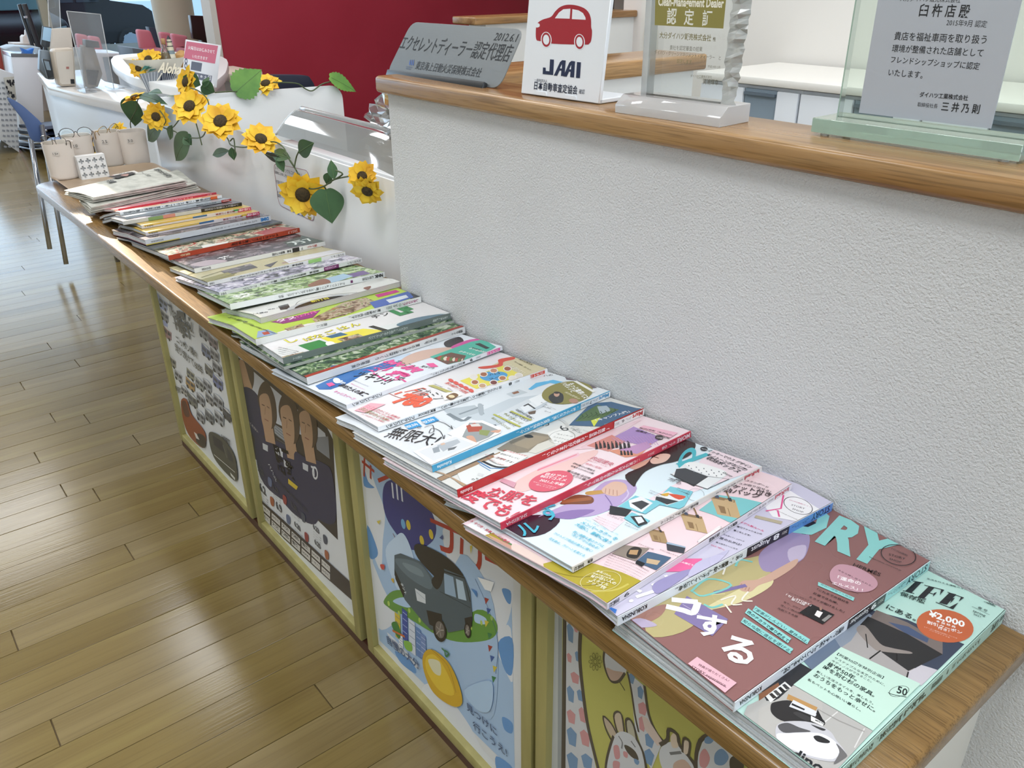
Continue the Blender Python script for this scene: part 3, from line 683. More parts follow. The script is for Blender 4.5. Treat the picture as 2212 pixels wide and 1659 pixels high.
    for i, s_ in enumerate(('色で、デザインで、', '涼しく“秋の知”を', '先取りする服')): A.text('#3d2624', s_, (1075 - 14 * i, 552 + 15 * i), (1190 - 14 * i - 20 * (i == 2), 602 + 15 * i - 9 * (i == 2)), .85, .01)
    A.text('#3d2624', 'デジタル表紙モデル', (1100, 508), (1210, 552), .7, 0)
    for i, (s_, x0, y0, x1, y1, b) in enumerate((('「家事がしんどい」夏休みは、', 940, 580, 1190, 740, 0), ('色のチカラで乗り越えて', 905, 592, 1100, 735, .04), ('知らぬ間に進化を遂げる!', 885, 635, 1110, 785, 0))):
        dx, dy = x1 - x0, y1 - y0; L_ = math.hypot(dx, dy); nx, ny = dy / L_ * 13, -dx / L_ * 13
        A.poly(t, (x0 - 4 + nx * 1.1, y0 + ny * 1.1), (x1 + 4 + nx * 1.1, y1 + ny * 1.1), (x1 + 4 - nx, y1 - ny), (x0 - 4 - nx, y0 - ny)).text('#24474b', s_, (x0 - nx * .6, y0 - ny * .6), (x1 - nx * .6, y1 - ny * .6), 1, .01 + b)
    A.poly('#e7b6c2', (668, 810), (855, 933), (776, 1000), (590, 868))
    A.text('#5b333b', '特典が盛りだくさん!', (672, 850), (815, 928), 1, .01).text('#4b2b33', 'STORY experience', (638, 860), (800, 952), 1, .01).line('#4b2b33', .0005, (632, 855), (805, 955)).line('#4b2b33', .0005, (615, 872), (780, 975)).text('#4b2b33', '無料会員募集中!', (622, 885), (760, 972), 1, .02)
    A.ring('#2b2326', (1618, 328), (1688, 366), (1570, 362), .05).text('#2b2326', 'STORY', (1572, 330), (1650, 352), 1, 0).text('#2b2326', 'SHOP', (1575, 350), (1630, 368), 1, 0).text('#3b3336', '[公式]通販', (1585, 300), (1660, 335), .8, 0).text('#2b2326', 'https://shop.storyweb.jp', (1480, 340), (1630, 405), .8, 0)
    A.done()
    P = Spine('story9')
    P.band('#9fd4d2', 0, .265).band('#27262a', .265, .47)
    P.w('#244a52', 'STORY', .015, .14, False, .72, .03).w('#35606a', '[ストーリィ]', .15, .25, True, .45)
    P.w('#e6e2d8', '2021', .275, .305, False, .3, 0).w('#ffffff', '9', .315, .345, False, .55, .03).w('#ffffff', 'September', .36, .46, False, .5)
    P.w(K_, '主婦が「くすみ色」でブレイクする1カ月!', .49, .80, True, .62, .02).w(K_, 'KOBUNSHA', .885, .98, False, .45, .02)
    P.done()
story9()
def story8():
    A = cover('story8', D2)
    A.poly('#f5f3f7', (1900, 520), (2060, 440), (2250, 560), (2180, 640), (1960, 600))
    A.ring('#33303a', (2112, 532), (2190, 575), (2070, 565), .05).text('#3c3844', 'STORY', (2070, 532), (2150, 556), 1, 0).text('#3c3844', 'SHOP', (2075, 555), (2140, 578), 1, 0).text('#c95f8a', '[公式]通販サイト', (2060, 500), (2190, 545), .7, 0).text('#33303a', 'https://shop.storyweb.jp', (1975, 560), (2120, 625), .8, 0)
    A.line('#e35d97', .0018, (2025, 470), (2010, 550), (1920, 565)).line('#e35d97', .0018, (1990, 560), (2000, 600))
    A.poly('#b7ab93', (1860, 590), (2020, 628), (2010, 645), (1850, 605))
    A.text('#e0457d', 'リモデル新ルール', (1745, 625), (1905, 690), 1, .01)
    for i, s_ in enumerate(('最旬ファッションの', '着こなしどき!')): A.text('#2d2c36', s_, (1745 - 20 * i, 660 + 22 * i), (1895 - 20 * i - 50 * i, 708 + 22 * i - 14 * i), 1.1, .02)
    for i, s_ in enumerate(('「涼を感じて」上がり方', '夏のSUPは!', '最上級を使いこなす')): A.text('#4b4a58', s_, (1660 - 20 * i, 705 + 24 * i), (1790 - 20 * i, 750 + 24 * i), .9, .01)
    A.text('#e0457d', '大人の「可愛い」', (1590, 770), (1670, 800), 1.2, .02)
    A.poly('#ea6aa0', (1340, 850), (1540, 850), (1500, 925), (1290, 930)).text('#ffffff', '二の腕どうする', (1400, 870), (1520, 905), 1, .02)
    w2 = '#ffffff'
    for p in (((1320, 950), (1350, 990), (1380, 950)), ((1380, 990), (1400, 960)), ((1240, 1010), (1300, 985)), ((1145, 1080), (1250, 1045)), ((1150, 1035), (1175, 1050))): A.line(w2, .0035, *p)
    A.ell(w2, (1115, 1103), (1128, 1103), (1112, 1112))
    A.blob('#9a93bf', (1250, 1000), (1400, 930), (1480, 920), (1380, 1000), (1270, 1060))
    A.poly('#3c76c8', (830, 1080), (1030, 1155), (1020, 1182), (930, 1185), (800, 1110))
    A.blob('#c3bfdc', (1500, 880), (1620, 830), (1700, 800), (1600, 900), (1460, 960))
    A.done()
    P = Spine('story8')
    P.band('#5f8cd0', 0, .235).band('#25262b', .235, .445)
    P.w('#1c2c5a', 'STORY', .015, .115, False, .72, .03).w('#26407a', '[ストーリィ]', .13, .22, True, .42)
    P.w('#e6e2d8', '2021', .245, .27, False, .3, 0).w('#ffffff', '8', .285, .315, False, .6, .03).w('#ffffff', 'August', .33, .425, False, .55)
    P.w(K_, 'さあ、「最寄り駅」でオシャレに変身!', .465, .77, True, .62, .02).w(K_, 'KOBUNSHA', .885, .985, False, .45, .03)
    P.done()
story8()
def bag(A, x, y, s, col='#c3a67c', d='#8c6f4c', sk=.28):
    """tote bag drawn around (x, y), size s, in crop pixels"""
    f = lambda a, b: (x + a * s + b * s * .25, y + b * s + a * s * sk)
    A.line(d, .0016, f(-.35, -.35), f(-.25, -.85), f(.15, -.95), f(.3, -.45), smooth=4)
    A.poly(col, f(-.62, -.4), f(.55, -.5), f(.62, .35), f(-.5, .45)).poly(d, f(-.62, -.4), f(.55, -.5), f(.5, -.36), f(-.56, -.27))
    A.poly(d, f(-.35, 0), f(-.05, -.02), f(-.05, .3), f(-.3, .32)).line(d, .0006, f(.1, 0), f(.12, .36)).poly('#46536b', f(-.4, -.48), f(-.2, -.5), f(-.2, -.36), f(-.4, -.34)).poly('#2b2c30', f(.2, -.5), f(.38, -.55), f(.4, -.38), f(.24, -.36))
def inred9():
    A = cover('inred9', D2)
    A.poly('#f3f6f8', (55, 625), (120, 590), (520, 700), (270, 700), (230, 715))
    A.poly('#5c8a58', (270, 690), (420, 770), (400, 830), (270, 740)).poly('#b5a23c', (230, 712), (290, 695), (410, 800), (395, 825))
    A.poly('#c99c8a', (250, 700), (420, 780), (590, 900), (570, 940), (400, 820))
    A.blob('#e6cfc6', (420, 760), (600, 860), (590, 930), (500, 880), (410, 815))
    A.poly('#b3a336', (590, 880), (700, 850), (900, 880), (1180, 985), (965, 1135), (600, 930))
    A.line('#8e7f28', .0014, (700, 1000), (860, 1010), (1000, 980), smooth=4).line('#c9bb5c', .002, (750, 1060), (1000, 1040), (1100, 1000), smooth=4).line('#8e7f28', .0014, (650, 930), (800, 960), (900, 950), smooth=4)
    A.text('#d15a6b', 'ラント 今旬売・極暑コーデ大集合', (120, 622), (380, 760), .9, .02)
    A.poly('#7dc4c8', (1520, 560), (1640, 470), (1915, 520), (1740, 650))
    bag(A, 1680, 545, 130); bag(A, 1490, 640, 115); bag(A, 1275, 718, 85, '#a98d66')
    A.poly('#3c3f48', (1325, 755), (1440, 785), (1430, 820), (1330, 800)).poly('#9fb3c8', (1330, 752), (1440, 780), (1440, 788), (1325, 762))
    A.poly('#8f8379', (1075, 770), (1225, 790), (1140, 865), (1000, 820)).blob('#2a2522', (1100, 800), (1140, 780), (1180, 800), (1150, 850), (1090, 840)).poly('#b8946a', (1110, 800), (1160, 800), (1150, 830), (1100, 825))
    A.poly('#49637f', (1215, 810), (1355, 845), (1265, 920), (1140, 870)).poly('#c9ae8c', (1210, 850), (1290, 865), (1270, 890), (1205, 878)).poly('#1d2027', (1150, 860), (1200, 880), (1180, 900), (1140, 880))
    for i, s_ in enumerate(('ナショナル スタンダード', 'ティッシュが取り出せる!', '10ポケット付き', '収納バッグ')):
        A.text('#3a2a2e' if i else '#5a4a4e', s_, (1680 - 25 * i, 352 + 30 * i), (1930 + 15 * (i > 0) - 60 * (i == 3), 430 + 26 * i - 14 * (i == 3)), 1.1 if i > 1 else .9, .01 + .02 * (i > 1))
    A.text('#c2334c', 'InRed', (1975, 480), (2030, 470), 1, .02)
    for x, y, s_, l in ((1155, 765, 'ポケットは10個', 90), (1285, 800, '仕切りは取り外せる', 110), (1505, 720, 'ティッシュケースにもなる〜', 0)):
        if l: A.text('#57444a', s_, (x, y), (x + l, y + l * .38), .9, 0)
    A.poly('#f9f1f3', (1640, 655), (1660, 665), (1520, 760), (1505, 750)).ring('#a08890', (1583, 707), (1655, 662), (1590, 715), .05)
    for i in range(6): A.text('#6b555b', '荷物が多くなりがちな人や大きめバッグが好きな人に', (985 - 8 * i, 830 + 14 * i), (1220 - 14 * i - 60 * (i == 5), 930 + 12 * i - 30 * (i == 5)), .7 if i else 1, 0 if i else .02)
    A.ring('#f2ecc4', (933, 983), (1055, 975), (930, 1045), .02)
    for i, (s_, x0, y0, x1, y1) in enumerate((('身長153cm', 905, 930, 990, 962), ('伊藤千恵がお手本!', 885, 945, 1010, 985), ('背が低い人の', 870, 962, 1020, 1010), ('スタイル', 878, 985, 975, 1018), ('アップ術', 848, 995, 955, 1038))): A.text('#f7f3d8', s_, (x0, y0), (x1, y1), 1.05, .01 + .02 * (i > 1))
    A.done()
    P = Spine('inred9'); P.w('#b5303f', 'InRed', .02, .11, False, .7, .03).w('#55454a', '2021 9月号 No.247', .12, .28, False, .4, 0).w(K_, '真夏のキレイ 賢化真髄', .34, .50, True, .7).w(K_, '9', .90, .925, False, .6).w(K_, '宝島社', .945, .99, True, .8)
    P.done()
inred9()
def inred8():
    A = cover('inred8', D2)
    A.poly('#f4dfe7', (1100, 560), (1420, 380), (1560, 230), (1640, 180), (1890, 310), (900, 660))
    A.poly('#f4dfe7', (880, 610), (1100, 520), (1150, 560), (1000, 690))
    A.blob('#35192c', (350, 660), (520, 590), (690, 610), (600, 700), (430, 720))
    # the woman in lilac
    A.blob('#b9a4cf', (560, 600), (690, 540), (850, 470), (960, 390), (1080, 380), (1150, 430), (1060, 520), (900, 590), (760, 600), (640, 580))
    A.blob('#8f76b0', (640, 590), (760, 560), (900, 560), (780, 610), (680, 608))
    A.line('#7e69a0', .0012, (960, 470), (1000, 530), (980, 560), smooth=3).line('#d5c6e4', .0016, (1060, 400), (1100, 460), (1060, 510), smooth=3)
    A.blob('#7b4a32', (690, 520), (780, 470), (880, 480), (880, 520), (760, 525)).poly('#9b5f3c', (700, 500), (880, 480), (878, 500), (705, 520)).blob('#c39a55', (850, 450), (960, 440), (980, 455), (860, 470))
    A.blob('#dcb8a6', (955, 420), (1010, 390), (1075, 400), (1090, 440), (1040, 475), (975, 470), (940, 445))
    for k in range(4): A.line('#b98d7c', .0008, (965 + 22 * k, 430 + 4 * k), (960 + 24 * k, 462 + 4 * k))
    A.blob('#d9ae9b', (1110, 300), (1240, 250), (1300, 240), (1240, 300), (1160, 320))
    A.blob('#2a1d1c', (1260, 220), (1360, 170), (1440, 140), (1500, 165), (1470, 230), (1380, 270), (1290, 290), (1200, 330), (1150, 390), (1130, 420), (1080, 350), (1200, 290))
    A.blob('#e4c1b1', (1230, 260), (1290, 225), (1350, 230), (1320, 270), (1250, 285)).line('#2a1a18', .0014, (1240, 238), (1280, 250))
    # title d
    A.ring('#48b8c6', (1450, 250), (1500, 200), (1470, 290), .42).line('#48b8c6', .0075, (1395, 290), (1575, 225))
    # storage box
    A.poly('#e9ecee', (1440, 280), (1690, 350), (1570, 435), (1350, 350)).poly('#3a3d42', (1385, 315), (1440, 310), (1575, 360), (1490, 420), (1370, 360)).line('#222', .0012, (1350, 345), (1490, 415), (1575, 360), (1700, 375), (1570, 435), (1380, 375)).blob('#f7f8f8', (1440, 285), (1510, 275), (1680, 330), (1640, 365), (1500, 325))
    for i in range(14): A.ell('#7c8288', (1460 + i * 15, 296 + (i % 3) * 14 + i * 3), (1464 + i * 15, 297 + (i % 3) * 14 + i * 3), (1460 + i * 15, 300 + (i % 3) * 14 + i * 3), 8)
    A.poly('#7cc8d6', (1350, 420), (1485, 450), (1420, 560), (1240, 520)).poly('#7cc8d6', (1140, 475), (1300, 520), (1200, 585), (1040, 540)).poly('#7cc8d6', (1120, 575), (1230, 625), (1160, 665), (1070, 610))
    A.poly('#26292d', (990, 535), (1120, 560), (1085, 600), (985, 585)).poly('#e9eaec', (1100, 505), (1175, 480), (1245, 520), (1180, 575), (1110, 545)).poly('#3d4044', (1115, 520), (1180, 505), (1225, 525), (1175, 560)).poly('#e9eaec', (1250, 480), (1340, 450), (1430, 500), (1330, 535)).poly('#34373b', (1265, 480), (1400, 510), (1330, 530), (1260, 500)).blob('#d5553a', (1340, 465), (1440, 480), (1400, 500)).blob('#d9a93c', (1290, 470), (1340, 460), (1330, 480))
    A.poly('#2a2d31', (1110, 600), (1180, 595), (1215, 640), (1160, 660)).poly('#dfe2e5', (1135, 605), (1175, 602), (1195, 632), (1160, 645)).ring('#6b7076', (1500, 470), (1552, 470), (1500, 508), .03)
    for i, (s_, x0, y0, x1, y1, b) in enumerate((('ミッキーマウス デザイン', 1572, 208, 1828, 312, .02), ('モノトーンがお洒落!', 1562, 232, 1795, 328, .02), ('収納ボックス', 1560, 252, 1752, 340, .03))): A.text('#2f3034', s_, (x0, y0), (x1, y1), 1.05, b)
    A.text('#2f3034', 'Disney', (1660, 340), (1715, 366), 1, 0).ell('#2f3034', (1550, 196), (1572, 198), (1548, 208)).text('#ffffff', '特別付録', (1535, 196), (1566, 204), 1, 0)
    for s_, x, y, l in (('大きめに口が開くのでポイポイ入る', 1225, 445, 90), ('内側にポケットがひとつ', 975, 580, 90), ('使わないときは折りたためる', 1080, 640, 90), ('全部で5カ所も', 1340, 370, 70), ('側面にものシックな構成', 1390, 430, 75)):
        for k in range(2): A.text('#5a5055', s_[k * 5:k * 5 + 9], (x - 6 * k, y + 12 * k), (x + l - 6 * k, y + 12 * k + l * .4), .9, 0)
    for i in range(3): A.text('#b09aa4', '夏服の色を楽しむコーデはもの', (910 - 9 * i, 600 + 12 * i), (1040 - 9 * i, 655 + 12 * i), .6, 0)
    bl = '#46b4cf'
    A.text(bl, 'す', (590, 630), (725, 590), 1.3, .01).text(bl, 'ル', (470, 720), (590, 680), 1.2, .01)
    for s_, x0, y0, x1, y1, b in (('レッド、ブルー、イエロー、パープル', 840, 620, 1035, 715, 0), ('メンバーカラー を', 812, 640, 1022, 745, .02), ('大胆に、素敵に装う', 778, 650, 985, 765, .02), ('肌に過酷な夏のケアは', 765, 695, 945, 785, .01), ('“落とす”から始める!', 752, 710, 915, 798, .01), ('アウトドア用品は達人に聞く!', 650, 705, 878, 815, .01), ('花を飾る、グリーンを育てる', 622, 735, 832, 842, .01)): A.text(bl, s_, (x0, y0), (x1, y1), 1, b)
    A.done()
    P = Spine('inred8'); P.w('#b5303f', 'InRed', .02, .11, False, .7, .03).w('#55454a', '2021 8月号 No.246', .12, .28, False, .35, 0).w(K_, '夏を楽しく過ごす7つのルール', .38, .58, True, .7).w(K_, '8', .91, .935, False, .6).w(K_, '宝島社', .95, .995, True, .8)
    P.done()
inred8()
def more():
    A = cover('more', D2)
    R = '#d8465c'
    A.blob('#f0c9c6', (420, 430), (440, 380), (640, 280), (900, 200), (870, 260), (600, 400), (470, 450))
    A.poly('#eec3cf', (560, 310), (800, 215), (810, 235), (560, 330)).poly('#e98a9c', (555, 318), (790, 225), (792, 230), (556, 326))
    A.poly('#ecd0d8', (780, 200), (960, 100), (1130, 30), (1180, 20), (900, 190))
    # picture of dancers
    A.poly('#b08fc9', (1000, 130), (1130, 60), (1300, 130), (1210, 180)).poly('#d68f86', (850, 175), (1000, 110), (1080, 150), (980, 210)).poly('#e0967c', (980, 205), (1240, 160), (1170, 235), (1080, 245), (1030, 225)).poly('#c597c4', (1040, 200), (1210, 150), (1240, 180), (1150, 225))
    for i in range(9):
        x, y = 900 + 24 * i, 172 - 4 * (i % 3); A.poly('#2a2328', (x, y - 10), (x + 12, y - 8), (x + 20, y + 22), (x + 2, y + 26)).ell('#3a2a28', (x + 4, y - 14), (x + 8, y - 13), (x + 4, y - 9), 8)
    for i in range(4): A.poly('#2a2328', (1050 + 20 * i, 205), (1060 + 20 * i, 206), (1066 + 20 * i, 232), (1052 + 20 * i, 232))
    for i in range(14): A.line('#cda2d2', .0006, (1000 + 18 * i, 128 - i), (1045 + 18 * i, 160 + i))
    A.poly('#f2b9cc', (1160, 70), (1190, 55), (1395, 100), (1350, 130)).text('#3a2430', 'MORE特製「鬼滅の刃」', (1165, 72), (1360, 120), .95, .02).text('#3a2430', '総集合ノートBOOK', (1140, 88), (1345, 138), .95, .02)
    A.ell('#3a2a2e', (1283, 128), (1308, 130), (1280, 142)).text('#e9dfe2', '付録', (1265, 130), (1300, 136), 1, 0)
    A.text('#cf5068', '内田理央', (870, 255), (995, 298), 1.2, 0).text('#cf7080', '「私服のマイベスト36」', (850, 262), (970, 305), .8, 0)
    for i, s_ in enumerate(('磯村勇斗×小関裕太', '松本まりか×中川大輔', '', '横浜流星 吉沢亮', '犬のモデル構え')):
        if s_: A.text('#4b3a40', s_, (765 - 12 * i, 284 + 15 * i), (895 - 10 * i, 332 + 15 * i), 1, .015)
    A.text('#d8707f', '最高に素敵!', (840, 285), (935, 318), .9, 0)
    A.ell('#dd5f74', (637, 388), (768, 360), (650, 446))
    A.text('#fff', '自分アゲ', (600, 352), (720, 372), 1.1, .01).text('#fff', 'BESTコスメ', (572, 365), (722, 392), 1.1, .01).text('#fff', '2021上半期', (565, 388), (705, 418), 1.1, .01).text('#fbd5db', '最高オトメの上半期大賞', (530, 395), (665, 432), .8, 0).text('#fbd5db', '選んでコスメ', (545, 412), (650, 440), .8, 0)
    A.text(R, 'な服を', (240, 468), (520, 535), 1.1, .03).text(R, '度でも!', (105, 480), (380, 620), 1.1, .03)
    A.poly('#d9a3b4', (330, 390), (350, 372), (430, 400), (415, 430))
    A.done()
    P = Spine('more'); c = '#f6dfe4'
    P.w(c, 'MORE', .01, .09, False, .72, .03).w(c, 'モア', .10, .14, True, .5).w(c, '08', .15, .18, False, .5).w(c, '2021', .225, .26, False, .35, 0).w(c, 'この夏は大好きな服を何度でも!', .31, .61, True, .6, .01).w(c, 'SHUEISHA', .885, .98, False, .5, .01)
    P.done()
more()
def martred():
    A = cover('martred', D1)
    A.poly('#8d8270', (1100, 620), (1200, 560), (1330, 510), (1480, 540), (1300, 640), (1180, 650))
    A.poly('#a1937d', (1200, 590), (1330, 530), (1440, 545), (1300, 620)).poly('#7c715f', (1180, 575), (1280, 535), (1290, 545), (1190, 590))
    A.blob('#2b2723', (1275, 535), (1310, 528), (1335, 545), (1295, 550)).poly('#d9d6cc', (1360, 590), (1480, 545), (1560, 560), (1350, 650), (1300, 640))
    A.line('#c9c9c6', .004, (1350, 500), (1480, 430), (1550, 470), (1500, 520), smooth=4)
    A.poly('#ededea', (1420, 520), (1530, 475), (1610, 560), (1480, 600)).ring('#9a9a96', (1515, 545), (1600, 540), (1510, 590), .04)
    for i, s_ in enumerate(('“なんこれ”の', 'カスタマイズ', 'したくも!')): A.text('#3a3a38', s_, (1475 - 18 * i, 525 + 20 * i), (1580 - 25 * i, 545 + 22 * i), 1, 0)
    A.text(K_, 'の', (1380, 478), (1440, 470), 1, 0).text(K_, '6', (1530, 508), (1568, 496), 1.2, 0).text('#44484c', 'June 2021', (1570, 488), (1625, 505), .9, 0).text('#44484c', '暮らしを楽しく、おしゃれに', (1580, 478), (1690, 515), .7, 0).text('#44484c', 'マート!', (1575, 500), (1630, 522), 1, 0)
    A.poly('#3f6285', (1560, 470), (1700, 330), (1830, 320), (1990, 360), (2035, 365), (1780, 480)).poly('#4e6b3c', (1640, 400), (1740, 340), (1880, 370), (1740, 440), (1600, 445)).poly('#d9e04a', (1700, 440), (1760, 420), (1720, 480)).poly('#aab9c2', (1740, 350), (1800, 345), (1830, 375), (1760, 400))
    for i in range(8): A.line('#34502c', .0012, (1620 + 30 * i, 435 - 6 * i), (1650 + 30 * i, 415 - 6 * i), (1640 + 30 * i, 400 - 5 * i))
    A.text('#f4f7fa', '「キャンプ入門」', (1740, 445), (1950, 385), 1, .02).text('#e4ebf2', '新越谷で人気のパークをくじく!', (1790, 468), (1990, 400), .7, 0)
    A.poly('#e5e7e6', (830, 730), (1080, 640), (1200, 640), (1260, 720), (1120, 790), (940, 850), (880, 850))
    A.poly('#c9cbca', (1100, 660), (1240, 650), (1300, 690), (1210, 740))
    A.poly('#4c4238', (690, 820), (1080, 645), (1090, 658), (710, 830)).poly('#a08468', (715, 812), (1120, 640), (1130, 655), (740, 828))
    A.poly('#b4977a', (700, 765), (760, 775), (870, 830), (920, 860), (890, 862), (800, 800), smooth=3).line('#3a3632', .002, (700, 760), (760, 740))
    A.line('#4c80b4', .0022, (980, 700), (1060, 745), (1160, 750)).line('#6d97bf', .0014, (990, 720), (1060, 762)).line('#2a2c2e', .0035, (1010, 700), (1090, 735), (1170, 740), smooth=4).line('#9b9a98', .002, (1050, 690), (1110, 720), (1190, 725), smooth=4)
    A.poly('#f4f2f0', (1080, 665), (1170, 630), (1300, 670), (1180, 735), (1100, 715)).text('#c03a3a', '無印良品の決定版!', (1140, 632), (1290, 672), .8, .01).text('#2f2f2e', '収納がキレイに', (1120, 655), (1240, 690), 1, .02).text('#2f2f2e', '活用すぎる!', (1090, 680), (1200, 715), 1, .02).text('#c03a3a', 'インテリア作戦', (1020, 660), (1150, 695), .8, .01).text('#c03a3a', 'ワッペン・バッグ', (1030, 680), (1140, 730), .8, .01)
    A.text('#55585a', 'ろ6', (940, 825), (985, 815), 1, 0).poly('#d5d7d8', (985, 775), (1020, 785), (1010, 800), (975, 790))
    A.done()
    P = Spine('martred'); P.band('#e6e3e0', 0, .185)
    P.w('#b92d2e', 'Mart', .01, .075, False, .65, .04).w('#444', '[マート]', .08, .115, True, .4).w('#333', '6', .125, .14, False, .5).w('#555', '2021', .155, .18, False, .35, 0)
    P.w('#f8ecec', '「無印良品」の進化が止まらない!', .215, .59, True, .62, .02).w('#f8ecec', 'Kobunsha', .935, .99, False, .5, .02)
    P.done()
martred()
def martblue():
    A = cover('martblue', D1)
    gr = '#c8d2da'
    A.poly('#dfe6ec', (700, 410), (1240, 190), (1560, 130), (1700, 200), (1380, 320), (900, 520))
    A.poly(gr, (900, 420), (1180, 300), (1480, 260), (1400, 350), (1100, 470)).poly('#eff3f6', (1240, 330), (1380, 270), (1470, 290), (1340, 360))
    A.poly('#b8c2ca', (760, 370), (960, 340), (1010, 380), (830, 440)).poly('#d6dde3', (1100, 400), (1300, 300), (1330, 330), (1150, 440))
    A.line('#7d8890', .006, (790, 395), (880, 440), (930, 415), smooth=4).line('#98a3aa', .005, (990, 350), (1010, 400)).line('#8a959d', .004, (860, 400), (1000, 350), (1010, 340)).blob('#a9b3bb', (980, 335), (1012, 340), (1015, 400), (990, 400))
    A.poly('#c3ccd3', (1160, 270), (1240, 240), (1300, 260), (1200, 290)).poly('#8b5d42', (1195, 262), (1235, 250), (1245, 262), (1210, 272)).poly('#6a5648', (1300, 385), (1350, 375), (1345, 395), (1305, 400)).line('#6d7680', .004, (1050, 470), (1060, 510), (1090, 500), (1085, 465), smooth=3).poly('#e9eef2', (1250, 355), (1330, 320), (1360, 350), (1280, 390))
    A.poly('#59b6e6', (1300, 240), (1350, 200), (1460, 180), (1530, 195), (1500, 210), (1440, 200), (1360, 225), (1320, 245))
    A.poly('#6c5f66', (1520, 135), (1600, 160), (1740, 230), (1700, 235), (1600, 185), (1545, 180))
    A.text(K_, 'ハの', (1400, 160), (1460, 152), 1.1, 0)
    A.ell('#8d8644', (1550, 260), (1712, 240), (1560, 333)).blob('#26282a', (1430, 290), (1470, 262), (1520, 270), (1520, 320), (1460, 330)).ell('#c99d86', (1482, 272), (1500, 274), (1480, 288)).blob('#2a2422', (1462, 262), (1480, 255), (1508, 262), (1480, 270))
    A.text('#fff', 'もっと無限パスタ', (1555, 205), (1670, 315), 1.1, .03).text('#fff', '八代レシピ', (1510, 200), (1580, 262), 1, .02).text('#efe9c8', '保存&簡単の', (1530, 260), (1620, 305), .8, 0).poly('#f3f3ee', (1590, 190), (1610, 186), (1730, 255), (1715, 262)).ell('#b98c78', (1590, 315), (1620, 318), (1590, 330))
    A.text('#4c5054', '暮らしを楽しく、おしゃれに', (1380, 325), (1475, 372), .7, 0).text(K_, '7', (1338, 368), (1372, 352), 1.3, 0).text('#4c5054', 'July 2021', (1390, 350), (1440, 366), .9, 0).text('#3a3d40', 'マート', (1400, 382), (1440, 392), 1.1, 0)
    for i, (s_, c) in enumerate((('「衣機から冷蔵庫に', '#3a3d40'), ('毎日食べたい!', '#3a3d40'), ('やみつきレシピ', '#8f9140'), ('とりあえずのちょっと', '#3a3d40'), ('私のベストコスメ⑤', '#8f9140'))): A.text(c, s_, (1215 - 38 * i, 372 + 13 * i), (1325 - 38 * i, 432 + 16 * i), 1, .01)
    A.line('#b9bb55', .003, (1190, 380), (1320, 438)).line('#b9bb55', .003, (1080, 400), (1250, 480))
    # photo cards
    A.poly('#fbfbfb', (785, 525), (925, 445), (1010, 440), (1130, 490), (1125, 520), (950, 600)).poly('#9aa0a2', (880, 545), (925, 455), (1005, 455), (1110, 500), (1050, 550), (960, 585)).poly('#b5523f', (905, 475), (960, 455), (1010, 480), (1000, 510), (920, 515)).poly('#dfd9d4', (930, 465), (985, 460), (1000, 478), (940, 480)).blob('#d5a48c', (905, 545), (950, 540), (975, 590), (945, 580)).blob('#d5a48c', (1060, 510), (1125, 500), (1110, 520)).poly('#8f9a5e', (990, 500), (1060, 505), (1040, 540), (990, 530))
    A.poly('#f4f6f8', (570, 640), (840, 530), (990, 590), (680, 725)).poly('#e0e4e8', (600, 640), (835, 545), (955, 592), (700, 700)).poly('#b5bcc4', (720, 600), (850, 560), (870, 580), (760, 640)).poly('#6c7176', (790, 620), (850, 605), (830, 625), (790, 635)).poly('#d8b9a5', (740, 590), (765, 582), (775, 592), (750, 600)).poly('#9aa3ab', (690, 620), (730, 605), (740, 640), (700, 650))
    A.text(K_, '無限大!', (385, 540), (690, 600), 1.5, .0, -.1)
    A.poly('#3d9fdc', (510, 470), (590, 445), (625, 478), (540, 498)).poly('#3d9fdc', (615, 440), (700, 415), (735, 440), (650, 468)).text('#fff', 'で', (585, 500), (615, 492), 1, 0).text('#f3f8fc', '収納', (530, 490), (600, 468), 1, .02).text('#f3f8fc', '収納', (635, 462), (705, 438), 1, .02).text(K_, 'で', (590, 498), (625, 488), 1.1, 0)
    A.line(K_, .0009, (640, 485), (690, 470), (700, 510), (670, 520), (690, 490), (740, 510), (765, 560), smooth=5).line(K_, .0009, (745, 545), (765, 560), (770, 535)).line(K_, .0009, (710, 440), (770, 460), (820, 495), smooth=4).line(K_, .0009, (795, 495), (820, 495), (810, 475))
    A.done()
    P = Spine('martblue'); P.band('#e6e9ec', 0, .19)
    P.w('#3f8fc0', 'Mart', .01, .075, False, .65, .04).w('#444', '[マート]', .08, .115, True, .4).w('#333', '7', .12, .135, False, .5).w('#555', 'July 2021', .14, .185, False, .35, 0)
    P.w('#f2fafd', '“捨てられない派”必見の収納3大ワザ!', .205, .57, True, .62, .02).w('#e6f4fa', 'Kobunsha', .91, .98, False, .5, .02)
    P.done()
martblue()
